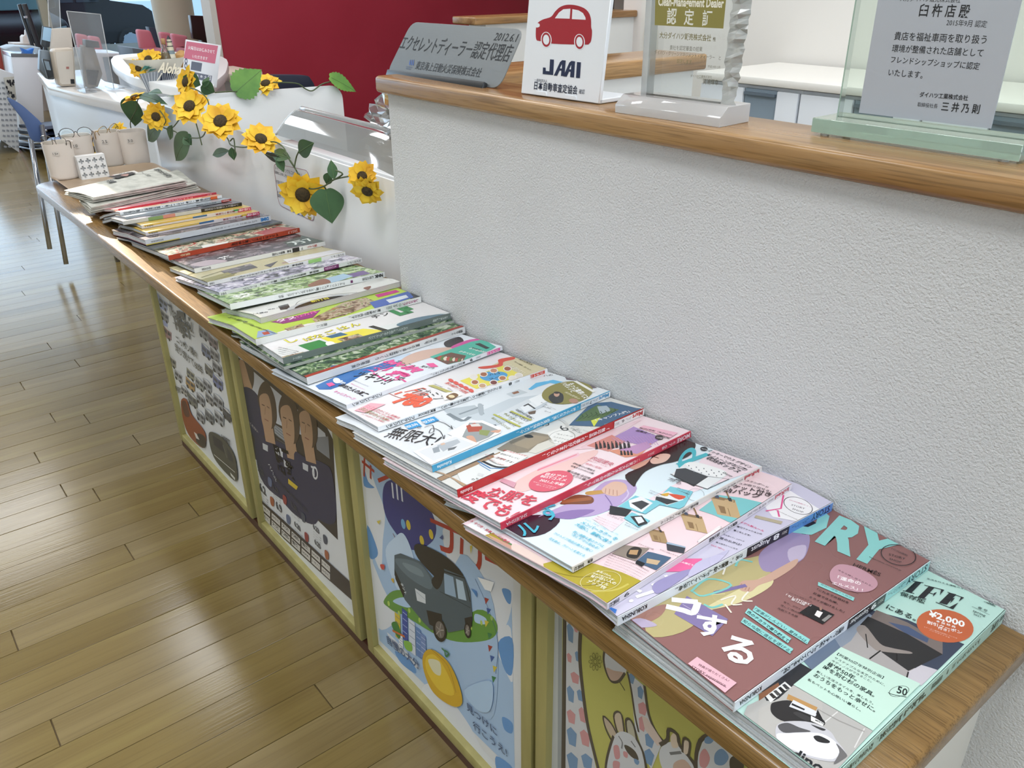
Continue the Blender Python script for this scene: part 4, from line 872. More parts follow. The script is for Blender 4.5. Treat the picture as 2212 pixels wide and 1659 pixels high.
def esse8():
    A = cover('esse8', C5)
    A.poly('#d3c9a4', (1800, 430), (1890, 395), (2010, 430), (2140, 500), (2000, 600), (1930, 620), (1700, 480)).poly('#e9dd58', (1450, 600), (1790, 480), (1960, 560), (1580, 665))
    A.blob('#d9462f', (1600, 490), (1750, 470), (1760, 430), (1880, 410), (1880, 430), (1800, 450), (1780, 485), (1640, 505)).blob('#4b9fd6', (1610, 570), (1660, 530), (1790, 530), (1830, 560), (1760, 600), (1660, 600)).text('#123', 'ホロ', (1670, 560), (1770, 545), 1, .03).text('#123', 'スペ', (1690, 595), (1780, 575), 1, .03)
    for x, y, c in ((1570, 612, '#b06a44'), (1630, 640, '#c9a07a'), (1720, 615, '#7a3a34'), (1790, 580, '#b97a50'), (1870, 580, '#e6e2dc'), (1830, 505, '#a3543a'), (1720, 520, '#c98c6a'), (1560, 570, '#e9e4df'), (1920, 560, '#e2dcd6'), (1640, 550, '#a5603c')): A.ell('#efe9e2', (x, y), (x + 34, y + 2), (x - 3, y + 22), 16).ell(c, (x, y), (x + 26, y + 2), (x - 3, y + 16), 16)
    A.text('#5a5238', '夏献立BOOK', (1920, 430), (2020, 480), 1, .02).text('#5a5238', '味つけ簡単、買いもの!', (1880, 450), (2010, 520), .8, 0).text('#f6f3e6', '火を使わない', (1820, 480), (1950, 545), 1.1, .0)
    A.text('#e9644a', '780', (905, 770), (1140, 815), 1.35, .06).text('#e9644a', 'Fun', (1005, 690), (1110, 735), 1.6, 0, .3).line('#b8472f', .001, (880, 700), (1000, 745), (1220, 780), smooth=4).text('#555', 'ラなミン', (1060, 690), (1280, 760), 1.6, -.004)
    A.line('#e9644a', .004, (930, 710), (990, 690)).text('#e05a50', '夏の体調ケア決定版', (1330, 620), (1500, 705), 1.1, .02)
    for x in (1390, 1430, 1470, 1510, 1550): A.ell('#e05a50', (x - 10, y := 600 + (x - 1390) * .5), (x + 12, y + 6), (x - 10, y + 14), 12)
    A.poly('#b9b36a', (1195, 640), (1240, 635), (1390, 690), (1370, 705)).poly('#f5f3ef', (1300, 700), (1440, 690), (1470, 720), (1330, 760)).blob('#7a5a3c', (1340, 730), (1400, 700), (1440, 720), (1380, 755)).ell('#e9d8b0', (1385, 728), (1410, 730), (1385, 740)).text('#333', '冷凍ワザ〜Book', (1245, 630), (1310, 655), .9, .01)
    A.poly('#f0b7c4', (610, 840), (740, 780), (860, 790), (700, 860))
    for i in range(4): A.text('#d65a6a', 'つくりおきのくらし家事術', (700 - 14 * i, 800 + 28 * i - (18 if i else 0)), (960 - 40 * i, 905 + 10 * i), .8, .01)
    A.text('#7a8a3a', '涼の家のつくり方', (640, 830), (850, 925), 1.3, .0)
    A.text('#444', 'はなちゃん', (1350, 660), (1390, 690), .9, 0)
    A.done()
    P = Spine('esse8'); P.w('#d8452f', 'ESSE', .02, .115, False, .75, .04).w('#333', '2021', .185, .215, False, .4, 0).w(K_, '8', .235, .255, False, .65, .03).w(K_, 'ほったらかし家事テク／頭溜だから暑くない!', .30, .68, True, .72, .02).w(K_, '夏献立BOOK', .69, .79, False, .6, .03).w(K_, 'フジテレビジョン', .81, .96, True, .8, .03)
    P.done()
esse8()
def esse9():
    A = cover('esse9', C5)
    A.poly('#2f6fb5', (300, 640), (520, 540), (800, 470), (1100, 380), (1190, 370), (1200, 415), (960, 480), (700, 540), (560, 620), (420, 670), (330, 670)).poly('#c9dbee', (860, 430), (1050, 380), (1100, 400), (900, 470))
    A.blob('#d8b7a8', (1000, 420), (1150, 360), (1400, 330), (1460, 360), (1200, 420), (960, 490)).blob('#2a2024', (1330, 290), (1440, 250), (1480, 290), (1400, 330), (1340, 330)).blob('#d457a0', (1380, 330), (1500, 280), (1600, 265), (1640, 285), (1500, 310), (1430, 350))
    A.poly('#4fb9a4', (1210, 410), (1540, 290), (1640, 270), (1740, 330), (1600, 420), (1480, 440), (1360, 470)).poly('#6d4a3c', (1240, 420), (1380, 375), (1500, 400), (1480, 440), (1350, 470))
    for i in range(9): A.blob(('#b5493a', '#5c7a3a', '#e2d6c4')[i % 3], (1270 + 24 * i, 418 + 2 * i), (1300 + 22 * i, 400 + 3 * i), (1310 + 20 * i, 425 + 3 * i), (1285 + 22 * i, 436 + 2 * i))
    A.poly('#2c3330', (1570, 308), (1610, 300), (1690, 340), (1660, 348)).text('#fff', 'かすべえ50', (1440, 370), (1560, 400), 1.1, .02).text('#fff', 'おつまみ30', (1520, 345), (1640, 378), 1.1, .02).text('#1e4a42', '簡単焼菓子', (1540, 340), (1620, 362), .9, .01)
    A.text('#e8579b', '節祭', (710, 500), (1010, 590), 1.25, .05).line('#e8579b', .003, (760, 540), (860, 600), (990, 590), (1020, 610)).text(K_, 'ッキリ!!', (600, 560), (850, 630), 1.5, .02).text(K_, 'で', (930, 590), (985, 600), 1, .01)
    A.poly('#ef5fa0', (1180, 465), (1240, 460), (1280, 488), (1220, 495)).text('#444', '夏ボイル', (1135, 490), (1240, 510), 1.2, .01).text('#555', 'せっこう', (930, 450), (1060, 500), 1.2, 0)
    A.ell('#e8f0fb', (470, 600), (500, 606), (466, 622), 14).text('#eaf2fc', '00m', (440, 605), (520, 630), 1, .03).text(K_, '辞めた人の真実', (480, 640), (690, 725), 1.2, .03)
    for i in range(3): A.text('#e8579b' if i == 1 else '#667', '節約からほけんもだいじ', (600 - 20 * i, 600 + 26 * i), (720 - 30 * i, 650 + 26 * i), .8, 0)
    A.text('#ec7fb4', 'キャリスイーツ', (440, 690), (600, 755), 1.1, .02).poly('#ef5fa0', (385, 625), (430, 615), (460, 635), (410, 650))
    A.done()
    P = Spine('esse9'); P.w('#e8579b', 'ESSE', .02, .115, False, .75, .04).w('#333', '2021', .16, .19, False, .4, 0).w(K_, '9', .215, .235, False, .65, .03).w(K_, '夏は片づけ祭でおうちスッキリ!', .27, .50, True, .7, .01).w(K_, 'フジテレビジョン', .80, .97, True, .82, .03)
    P.done()
esse9()
LEAFY = noisy('leafy_photo', [(.32, '#1d2c24'), (.45, '#3f5a44'), (.55, '#6f8a5c'), (.62, '#c4cbb8'), (.72, '#8c9a7e')], (1, 1, 1), 60, 8, .25, dist=1.2)
GARDEN = noisy('garden_photo', [(.32, '#2c3c24'), (.42, '#5f8044'), (.52, '#97b36c'), (.6, '#cdd4c0'), (.68, '#7fa05c')], (1, 1, 1), 45, 8, .25, dist=1.5)
FLORAL = noisy('flower_photo', [(.34, '#3a3c40'), (.46, '#7c7a8c'), (.54, '#b7b2c4'), (.62, '#dcdae0'), (.72, '#8c6f90')], (1, 1, 1), 50, 8, .25, dist=1.2)
MEAT = noisy('food_photo', [(.34, '#4a3b30'), (.46, '#8a6f5a'), (.55, '#c2b09a'), (.63, '#7c8a58'), (.72, '#b0714c')], (1, 1, 1), 55, 8, .25, dist=1.2)
DARKP = noisy('dark_photo', [(.34, '#242326'), (.5, '#4c464a'), (.58, '#8a7f84'), (.68, '#3c4044')], (1, 1, 1), 30, 6, .25, dist=1.2)
MIXP = noisy('mixed_photo', [(.34, '#2c3826'), (.44, '#6f6a4c'), (.52, '#c9c2a8'), (.6, '#a8382a'), (.7, '#3c4a34')], (1, 1, 1), 32, 5, .25, dist=1.4)
def full(A, m): return A.lpoly(m, [(0, 0), (A.s.W, 0), (A.s.W, A.s.L), (0, A.s.L)])
def far():
    A = cover('redgreen', C5); full(A, LEAFY); A.poly('#3f6a9a', (420, 480), (560, 470), (540, 510), (430, 500)).poly('#e4e3e0', (1380, 190), (1480, 150), (1580, 150), (1450, 205))
    for i in range(5): A.line('#e6e9e6', .0006, (760 + 70 * i, 330 - 22 * i), (790 + 70 * i, 345 - 22 * i), (830 + 70 * i, 320 - 22 * i))
    a = A.s.W - .0085; A.lpoly('#a33a2c', [(a, 0), (A.s.W, 0), (A.s.W, A.s.L), (a, A.s.L)]).ltext('#f0d0c8', '大学病院漢方外来ドクターにも聞いた夏のむくみ・だるさに', (A.s.W - .0065, A.s.L * .45), (A.s.W - .0065, A.s.L * .02), .9, 0); A.done()
    P = Spine('redgreen'); P.w('#444', '通巻サイト', .02, .1, True, .5).w('#555', '特大号 夏の食卓と菜園づくり 読者の声', .2, .75, True, .45).done()
    A = cover('recipe', C5); A.poly('#dfe3e2', (-600, 480), (1390, 40), (1390, 90), (-100, 480))
    A.poly(MEAT, (-60, 430), (200, 370), (270, 390), (60, 440)).poly('#2f8a4a', (160, 320), (330, 275), (480, 330), (280, 375)).poly('#e9dc4c', (340, 260), (680, 185), (900, 205), (500, 300), (430, 300)).poly('#3f6a8a', (380, 250), (500, 215), (560, 232), (430, 262)).poly(MEAT, (470, 270), (640, 225), (690, 250), (520, 290)).ell('#f4f6f4', (418, 305), (455, 308), (415, 325)).poly('#1f1f1f', (720, 170), (760, 160), (880, 195), (840, 208))
    for i, (c, x, y) in enumerate((('し', 90, 300), ('ば', 225, 285), ('な', 300, 265), ('ご', 400, 235), ('は', 500, 200), ('ん', 590, 175))): A.text('#111', c, (x, y), (x + 80, y - 22), 1.1, .06).text('#e3d936', c, (x, y), (x + 80, y - 22), 1.1, .02)
    A.text('#18181a', 'チン', (770, 105), (900, 70), 1.2, .02).blob('#5c7a8a', (950, 150), (1100, 100), (1300, 70), (1390, 90), (1200, 150), (1000, 170)).text('#2f8a4a', 'LF', (960, 80), (1110, 40), 1.4, .1).poly('#2f6f9a', (1180, 150), (1370, 95), (1378, 102), (1200, 155))
    for i in range(4): A.text('#555', '主婦の知恵袋 かんたん常備', (0, 335 + 16 * i), (160 - 20 * i, 372 + 10 * i), .9, 0)
    A.done(); P = Spine('recipe'); P.w('#e2e6e4', 'ヒモスタ10月号', .02, .12, True, .5).w('#cfd6d2', 'とれたて10品のもやしフルレシピ', .28, .52, True, .55).w('#cfd6d2', '大西さん', .9, .95, True, .4).done()
    A = cover('lettuce', C2); A.poly('#8e2a78', (900, 795), (1130, 740), (1300, 700), (1240, 760), (1000, 810)).poly('#e2e1df', (950, 880), (1190, 810), (1500, 760), (1900, 690), (2100, 600), (2000, 690), (990, 900))
    A.poly(MEAT, (1230, 770), (1480, 640), (1660, 600), (1760, 640), (1500, 740), (1260, 800)).poly('#2b2b30', (1960, 560), (2080, 570), (2110, 600), (2040, 640)).poly('#3f5fae', (1690, 640), (2000, 550), (2040, 600), (1740, 700)).poly('#d8dfe8', (1820, 620), (1980, 580), (2000, 600), (1850, 645)).poly('#c22a86', (1730, 580), (1900, 540), (1930, 555), (1760, 600)).poly(MEAT, (1010, 850), (1150, 810), (1180, 840), (1060, 880)).poly('#8fa6c8', (800, 870), (880, 855), (960, 890), (790, 925)).poly('#b0452e', (830, 880), (880, 872), (900, 890), (850, 900))
    for i in range(6): A.text('#3c4a1e', 'おかず大特集レシピ', (560 + 60 * i, 760 + 22 * i), (690 + 55 * i, 800 + 20 * i), .9, .01)
    A.text('#f5d5ea', 'タヌ', (960, 800), (1110, 765), 1.1, .05).text('#e85ab0', '12カ月', (1120, 760), (1270, 720), 1.1, .05).line('#c9d63e', .006, (780, 935), (990, 890)).done()
    P = Spine('lettuce'); P.w('#a02a6a', 'レタスクラブ', .02, .125, True, .62, .03).w('#444', '⑦ July 2021', .135, .23, False, .5, 0).w('#333', '夏こそ時短で肉おかず!', .27, .47, True, .55).w('#666', '最高においしい', .6, .66, True, .5).done()
    # the turned one: its long page edge faces out, so paper covers the spine side
    A = cover('car', C2); A.poly('#e7e6d8', (620, 705), (660, 700), (840, 750), (820, 775)).text(K_, 'バス旅の', (740, 740), (880, 720), 1.2, .03).text(K_, '最新ーり', (880, 700), (1000, 680), 1.2, .03).poly('#1d1d1f', (960, 670), (1040, 650), (1060, 690), (980, 700))
    A.ell('#b9bdc0', (1290, 640), (1540, 590), (1260, 690)).ell('#1b1c1e', (1300, 640), (1500, 600), (1280, 680)).text('#d8cf4a', '新打目', (1230, 640), (1370, 610), 1.2, .02).ell('#8f9294', (1700, 560), (1860, 520), (1680, 590)).ell('#e0e2e2', (1720, 545), (1800, 530), (1715, 560)).blob('#7c4a38', (1640, 525), (1700, 510), (1680, 540)).line('#6b6e70', .001, (1100, 660), (1150, 620), (1300, 590), (1600, 560), smooth=5).done()
    P = Spine('car'); P.band('#cfcac8', 0, 1, 0, .92)
    for q in range(5): P.band('#a39c9a', 0, 1, .12 + .17 * q, .15 + .17 * q)
    P.done()
    A = cover('nhk', C2); full(A, GARDEN); A.poly('#6b4a8c', (1500, 420), (1640, 385), (1700, 410), (1560, 440)).poly('#a8c8e0', (1300, 460), (1480, 410), (1560, 430), (1400, 490)).blob('#8c5a48', (1200, 500), (1320, 450), (1380, 480), (1250, 520)).text('#f4f6f0', '菜', (650, 610), (800, 570), 1.1, .02).text('#f4f6f0', 'ベリー', (830, 570), (1020, 530), 1.1, .02).text('#eef2e6', 'いろいろ', (1020, 530), (1140, 500), 1.1, 0).poly('#c84a34', (580, 660), (640, 650), (610, 672)).done()
    P = Spine('nhk'); P.w(K_, 'NHK', .015, .075, False, .6, .05).w('#555', '趣味の園芸', .08, .16, True, .6).band('#6a2a5c', .225, .24, .25, .75).w('#3a3a3a', 'ブルーベリー&ベリー類／エキナセア／トレニア ほか', .28, .71, True, .55).done()
    A = cover('gard1', C2); full(A, FLORAL); A.poly('#dddce0', (1400, 320), (1640, 280), (1625, 300), (1450, 345)).line('#8a8a92', .0007, (1440, 330), (1500, 300), (1520, 318), smooth=4).done()
    P = Spine('gard1'); P.w('#444', 'マイガーデン', .015, .115, True, .6).band('#7a2a6c', .18, .29).w('#dcb8d4', 'MYGARDEN', .2, .28, False, .5).w('#444', '夏特集 紫陽花をたのしむ 暮らしの庭 アレンジ', .33, .85, True, .55, .02).w('#333', '101', .96, .99, False, .5).done()
    A = cover('gard2', C2); A.poly(DARKP, (500, 390), (740, 330), (800, 360), (560, 420)).poly('#8c8340', (300, 470), (560, 400), (620, 420), (380, 500)).poly('#dad9dc', (1000, 300), (1495, 200), (1490, 235), (1050, 330)).poly('#3c3438', (850, 345), (960, 310), (900, 360)).text('#b07a8c', '森の庭', (1000, 330), (1130, 300), 1, 0)
    for i in range(4): A.line('#77703c', .004, (130 + 110 * i, 400 + 20 * i), (300 + 110 * i, 350 + 18 * i))
    A.done(); P = Spine('gard2'); P.w('#444', 'マイガーデン', .015, .115, True, .6).band('#9fcf7a', .19, .29).w('#444', '薔薇特集 あなたの庭をおしゃれにする小さな庭づくり', .33, .85, True, .55, .02).w('#333', '100', .96, .99, False, .5).done()
    A = cover('cat', C2); full(A, DARKP); A.poly('#3c5046', (1000, 160), (1180, 95), (1330, 155), (1060, 200)).text('#e4ece6', '万7', (1090, 180), (1260, 140), 1.2, .02).text('#f2f2f0', '茶', (520, 300), (620, 275), 1.1, .03).blob('#b8a8ac', (260, 340), (420, 300), (560, 310), (380, 350)).done()
    P = Spine('cat'); P.w('#b0453c', '猫びより', .07, .15, True, .65).w('#444', '7', .185, .2, False, .5).band('#2c2c30', .215, .27).w(K_, '特集 最強ネコ伝説', .28, .43, True, .62, .02).w('#444', '創日出版', .885, .95, True, .55).done()
    A = cover('orangered', C3); full(A, MIXP); A.poly('#a8352a', (1800, 640), (1990, 590), (2150, 600), (2100, 625), (1900, 660)).poly('#e2dfd6', (1380, 740), (1600, 705), (1590, 725), (1400, 765)).done()
    P = Spine('orangered'); P.w('#3a1a14', 'ベストカーマガジン夏の特別号', .18, .55, True, .7, .03).w('#e8c4b8', '2021.7', .02, .1, False, .5).w('#e8d4a8', '保存', .85, .92, True, .5).done()
    P = Spine('dime'); P.w('#2f7fc4', 'DIME', .02, .09, False, .62, .05).w('#888', '8月号増刊 ビジネス新時代', .12, .5, False, .3, 0).band('#c9b45c', .75, 1, 0, .2).w('#555', 'SHOGAKUKAN', .87, .96, False, .3).done()
    for k in ('opage1', 'opage2'):
        P = Spine(k); P.band('#cfae52', .45, .98, .55, 1).band('#3f6a94', .42, .55, .5, 1).band('#c9506c', 0, .13).w('#fbeef0', 'ごはん号', .01, .12, True, .7, .04).band('#3f9a5c' if k == 'opage2' else '#d9b840', .12, .17, .5, 1).w('#8a3038', '夏の味つけ特集', .16, .34, True, .6).w('#555', '2021', .9, .97, False, .4).done()
    A = cover('orange', C3); A.poly('#e0935c', (1380, 370), (1545, 345), (1540, 330), (1440, 325)).poly('#8fb0c4', (1000, 390), (1180, 360), (1240, 380), (1060, 410)).poly('#e8e6e0', (740, 460), (1100, 420), (1540, 345), (1545, 352), (760, 490)).done()
    P = Spine('orange'); P.w(K_, '週刊特集・衝撃スクープ号・総力取材・独占告白', .12, .97, True, .7, .03).band('#d9622f', .05, .12).done()
    P = Spine('grey'); P.band('#b03a34', 0, .1).w('#e8d8d4', '週刊', .02, .09, True, .6).w('#444', '文化のひろば速報', .15, .35, True, .6).done()
    P = Spine('black'); P.band('#26262a', 0, .36).w('#b8b8bc', 'いま読むべき雑誌の決定版', .03, .33, True, .62).band('#7c9a6a', .68, .80).band('#c98a80', .58, .68).done()
    P = Spine('redsp'); P.w('#f2d0d4', 'マイナビガイド', .25, .5, True, .6).w('#f6e0e2', 'なつ', .05, .1, True, .6).band('#e0b0b8', .97, 1).done()
    A = cover('redsp', C3); A.poly('#e8dcd8', (800, 390), (1180, 320), (1440, 285), (1400, 300), (900, 385)).done()
    A = cover('thin1', C5); full(A, LEAFY); A.done()
    A = cover('black', C3); full(A, DARKP); A.done()
    A = cover('dime', C3); A.poly('#2c4a7a', (820, 650), (900, 640), (940, 690), (880, 690)); full(A, DARKP); A.done()
far()
# ---------------------------------------------------------------- print on the framed posters
E3, F1, H4 = (720, 920, .44563), (300, 600, .34965), (1120, 1250, .27125)
def poster(i, x0, x1, crop, g=1.12):
    pl = Plane((x0 + .02, FRY + .0105, FRZ0 + .02), (1, 0, 0), (0, 0, 1))
    A = Art(pl, PF[i], crop, g=g, rough=.35, clip=(.0005, x1 - x0 - .0405, .0005, FRZ1 - FRZ0 - .0405), names=('poster_picture', 'poster_lettering'), base=.00012); A.hs = .74; return A
def poster_oita():
    A = poster(2, -.987, -.559, E3); bl, lb, rd = '#5f8fc4', '#a8c3de', '#a83a30'
    A.poly('#9db8d6', (140, 60), (225, 1040), (880, 1680), (862, 700), (850, 400), (500, 100))
    W_ = '#d2d6dc'
    for q in ([(150, 150), (210, 300), (250, 420), (240, 560), (230, 700), (180, 560), (160, 320)], [(170, 620), (240, 780), (300, 900), (290, 960), (220, 980), (190, 800)], [(540, 480), (700, 560), (860, 700), (860, 900), (800, 1000), (700, 860), (560, 660)],
              [(800, 1000), (860, 980), (870, 1240), (820, 1150), (790, 1080)], [(500, 1250), (640, 1420), (720, 1560), (800, 1659), (600, 1520), (430, 1300)], [(260, 1000), (360, 1100), (420, 1180), (330, 1120)], [(380, 180), (520, 330), (640, 440), (560, 500), (430, 380)]): A.blob(W_, *q)
    for q in ([(165, 480), (215, 600), (205, 640), (175, 630)], [(150, 210), (170, 270), (200, 300), (150, 290)], [(800, 1050), (868, 1030), (868, 1200), (830, 1180)], [(818, 790), (860, 800), (860, 860), (840, 850)], [(300, 1090), (380, 1140), (400, 1200), (330, 1150)], [(790, 1600), (870, 1659), (800, 1680)], [(820, 1410), (868, 1440), (866, 1490), (830, 1470)]): A.blob(bl, *q)
    A.blob('#353a78', (240, 330), (260, 270), (330, 262), (400, 300), (470, 400), (500, 500), (470, 570), (380, 600), (290, 500), (250, 420))
    for k in range(3): A.line('#d8dce6', .004, (285 + 22 * k, 275 + 6 * k), (292 + 22 * k, 350 + 8 * k))
    for x, y, c in ((365, 480, '#c9b23c'), (430, 555, '#c9b23c'), (475, 525, '#c9b23c'), (340, 475, '#6aa0c8')): A.ell(c, (x, y), (x + 11, y + 6), (x + 2, y + 24), 14)
    A.poly(rd, (140, 165), (200, 215), (200, 228), (140, 178)).line(rd, .0045, (152, 150), (150, 244)).line(rd, .0045, (182, 190), (182, 256)).poly(rd, (215, 255), (290, 225), (285, 248), (222, 275))
    A.poly(rd, (470, 445), (640, 520), (640, 540), (472, 465)).line(rd, .008, (575, 510), (570, 600), (520, 590), smooth=4).line(rd, .007, (625, 545), (622, 625)).line(rd, .008, (712, 600), (705, 680), (650, 712), smooth=4).poly(rd, (735, 628), (860, 690), (858, 705), (738, 648))
    A.line('#8a6a6c', .002, (300, 540), (290, 520)).ell('#b0305c', (626, 665), (638, 672), (626, 692)).ell('#b0305c', (355, 875), (366, 884), (353, 900)).ell('#c04a42', (400, 905), (406, 910), (400, 918), 12)
    A.blob('#b9cde2', (255, 600), (300, 540), (340, 520), (380, 600), (390, 680), (330, 800), (280, 720)).blob('#9fb9d6', (620, 620), (760, 800), (800, 1100), (780, 1400), (700, 1380), (620, 1200), (560, 900))
    # green ring road, flags
    A.ring('#5f8f3c', (520, 920), (790, 1030), (470, 1030), .0) if False else None
    A.blob('#618f40', (245, 850), (290, 800), (380, 800), (430, 850), (560, 960), (700, 890), (780, 930), (795, 1000), (740, 1040), (600, 1045), (480, 1000), (350, 920), (300, 900), (270, 880)).blob('#a8c3de', (290, 850), (340, 830), (390, 860), (360, 880)).blob('#a8c3de', (690, 910), (740, 930), (740, 960), (690, 950))
    for i in range(11): A.ell('#a9c05c', (270 + 50 * i, 860 + (i * 37) % 60 + 10 * i * (i < 7) + 60 * (i > 6)), (276 + 50 * i, 864 + (i * 37) % 60 + 10 * i * (i < 7) + 60 * (i > 6)), (270 + 50 * i, 872 + (i * 37) % 60 + 10 * i * (i < 7) + 60 * (i > 6)), 10)
    A.line('#3c5a8a', .0008, (690, 740), (760, 900), (800, 1050), (790, 1200), smooth=5)
    for i, (x, y) in enumerate(((735, 830), (745, 880), (735, 940), (750, 1000), (752, 1060), (762, 1110), (775, 1160), (770, 1210))): A.poly(('#9a3a34', '#3c5a96', '#c9b848', '#3f7a4c')[i % 4], (x, y), (x + 22, y + 8), (x + 6, y + 34))
    # city
    for x, y, w, h, c in ((300, 900, 26, 120, '#c9b23c'), (335, 880, 26, 150, '#3c4f96'), (368, 930, 30, 160, '#c9d0dc'), (402, 970, 24, 140, '#5f7fb0'), (318, 1000, 20, 60, '#dfe3ea'), (425, 1000, 26, 120, '#6f86b4')):
        A.poly(c, (x, y), (x + w, y + w * .8), (x + w + 4, y + h + w * .8), (x + 4, y + h))
        for k in range(4): A.line('#6a7488' if c[1] in 'cd' else '#b8c4dc', .0012, (x + 4, y + 20 + k * h * .2), (x + w, y + 20 + w * .7 + k * h * .2))
    A.blob('#3f7a3c', (285, 960), (310, 950), (330, 1000), (320, 1030)).blob('#7fb04c', (345, 1040), (380, 1050), (385, 1090), (355, 1080)).line('#c06a3c', .004, (290, 990), (350, 1020))
    # the car
    c, d = '#4c5a62', '#2c2a28'
    A.blob(d, (395, 590), (430, 572), (560, 640), (640, 740), (560, 780), (430, 660)).poly(c, (300, 625), (330, 616), (425, 655), (500, 750), (520, 800), (540, 860), (530, 960), (480, 990), (440, 950), (350, 840), (300, 720))
    A.poly(c, (500, 750), (540, 690), (640, 730), (668, 800), (680, 940), (660, 980), (560, 1000), (520, 900)).blob('#5f6f78', (310, 640), (420, 665), (480, 750), (470, 790), (380, 740), (320, 680)).blob('#74848c', (340, 660), (420, 690), (440, 730), (370, 700))
    A.poly('#8fa6bc', (540, 712), (585, 730), (600, 830), (545, 810)).poly('#a8bccc', (598, 738), (632, 752), (650, 845), (610, 835)).line('#1f1f20', .002, (530, 700), (640, 735), (668, 850)).line('#2a3238', .001, (520, 800), (670, 880)).blob('#2c2a28', (480, 745), (540, 690), (530, 760), (505, 790))
    A.poly('#c6ccd0', (400, 785), (450, 815), (452, 860), (410, 845)).line('#8fa0ac', .001, (405, 800), (450, 840)).poly('#26221f', (300, 690), (350, 800), (345, 830), (305, 740)).text('#c9d0d4', 'ﾀﾝﾄ', (330, 760), (352, 815), 1, .02).poly(d, (455, 890), (530, 910), (530, 990), (470, 960)).poly(d, (640, 930), (678, 920), (675, 970), (650, 1000))
    for x, y, r, q in ((520, 988, 33, 56), (655, 990, 16, 36)):
        A.ell('#2a2725', (x, y), (x + r, y + r * .3), (x + 2, y + q)).ell('#6c6660', (x + 1, y - 2), (x + r * .72, y + r * .2), (x + 2, y + q * .68))
        for k in range(5):
            a = k * 1.2566; A.line('#a39c94', .0014, (x, y), (x + math.cos(a) * r * .6, y + math.sin(a) * q * .6))
        A.ell('#8a837b', (x, y), (x + r * .15, y + 2), (x, y + q * .15), 10)
    A.line('#4f7fb0', .003, (240, 690), (250, 690)).blob('#c04a42', (232, 670), (252, 672), (250, 695), (238, 690)).blob('#c9a23c', (285, 740), (297, 738), (297, 760)).poly('#4c7fb8', (672, 785), (700, 800), (702, 830)).poly('#c9b848', (215, 460), (235, 455), (225, 475)).poly('#c9b848', (668, 580), (680, 575), (672, 620)).poly('#e8eaee', (705, 730), (785, 755), (770, 800), (740, 790)).poly('#3c4f86', (520, 540), (535, 525), (537, 550))
    # yellow boat-shaped balloon
    A.blob('#c9a12c', (440, 1110), (480, 1080), (560, 1140), (610, 1240), (630, 1340), (580, 1355), (490, 1290), (445, 1190)).blob('#d9b93c', (455, 1120), (500, 1110), (560, 1200), (590, 1300), (520, 1280), (460, 1190)).blob('#d2cfae', (465, 1130), (520, 1140), (525, 1205), (490, 1190)).line('#8a6a2c', .001, (480, 1080), (560, 1160), (600, 1290), smooth=4)
    A.line('#3f7a4c', .003, (530, 1075), (545, 1090), (550, 1115), (565, 1100), (545, 1085), smooth=4).blob('#a8c3de', (640, 1280), (760, 1230), (780, 1300), (760, 1380), (700, 1370))
    A.text('#3f5578', '自慢の大分', (268, 1048), (425, 1180), 1.25, .02).text('#3f5578', '見つけに', (652, 1370), (800, 1500), 1.2, .015).text('#3f5578', '行こうえ!', (685, 1462), (850, 1600), 1.2, .015)
    A.done()
poster_oita()
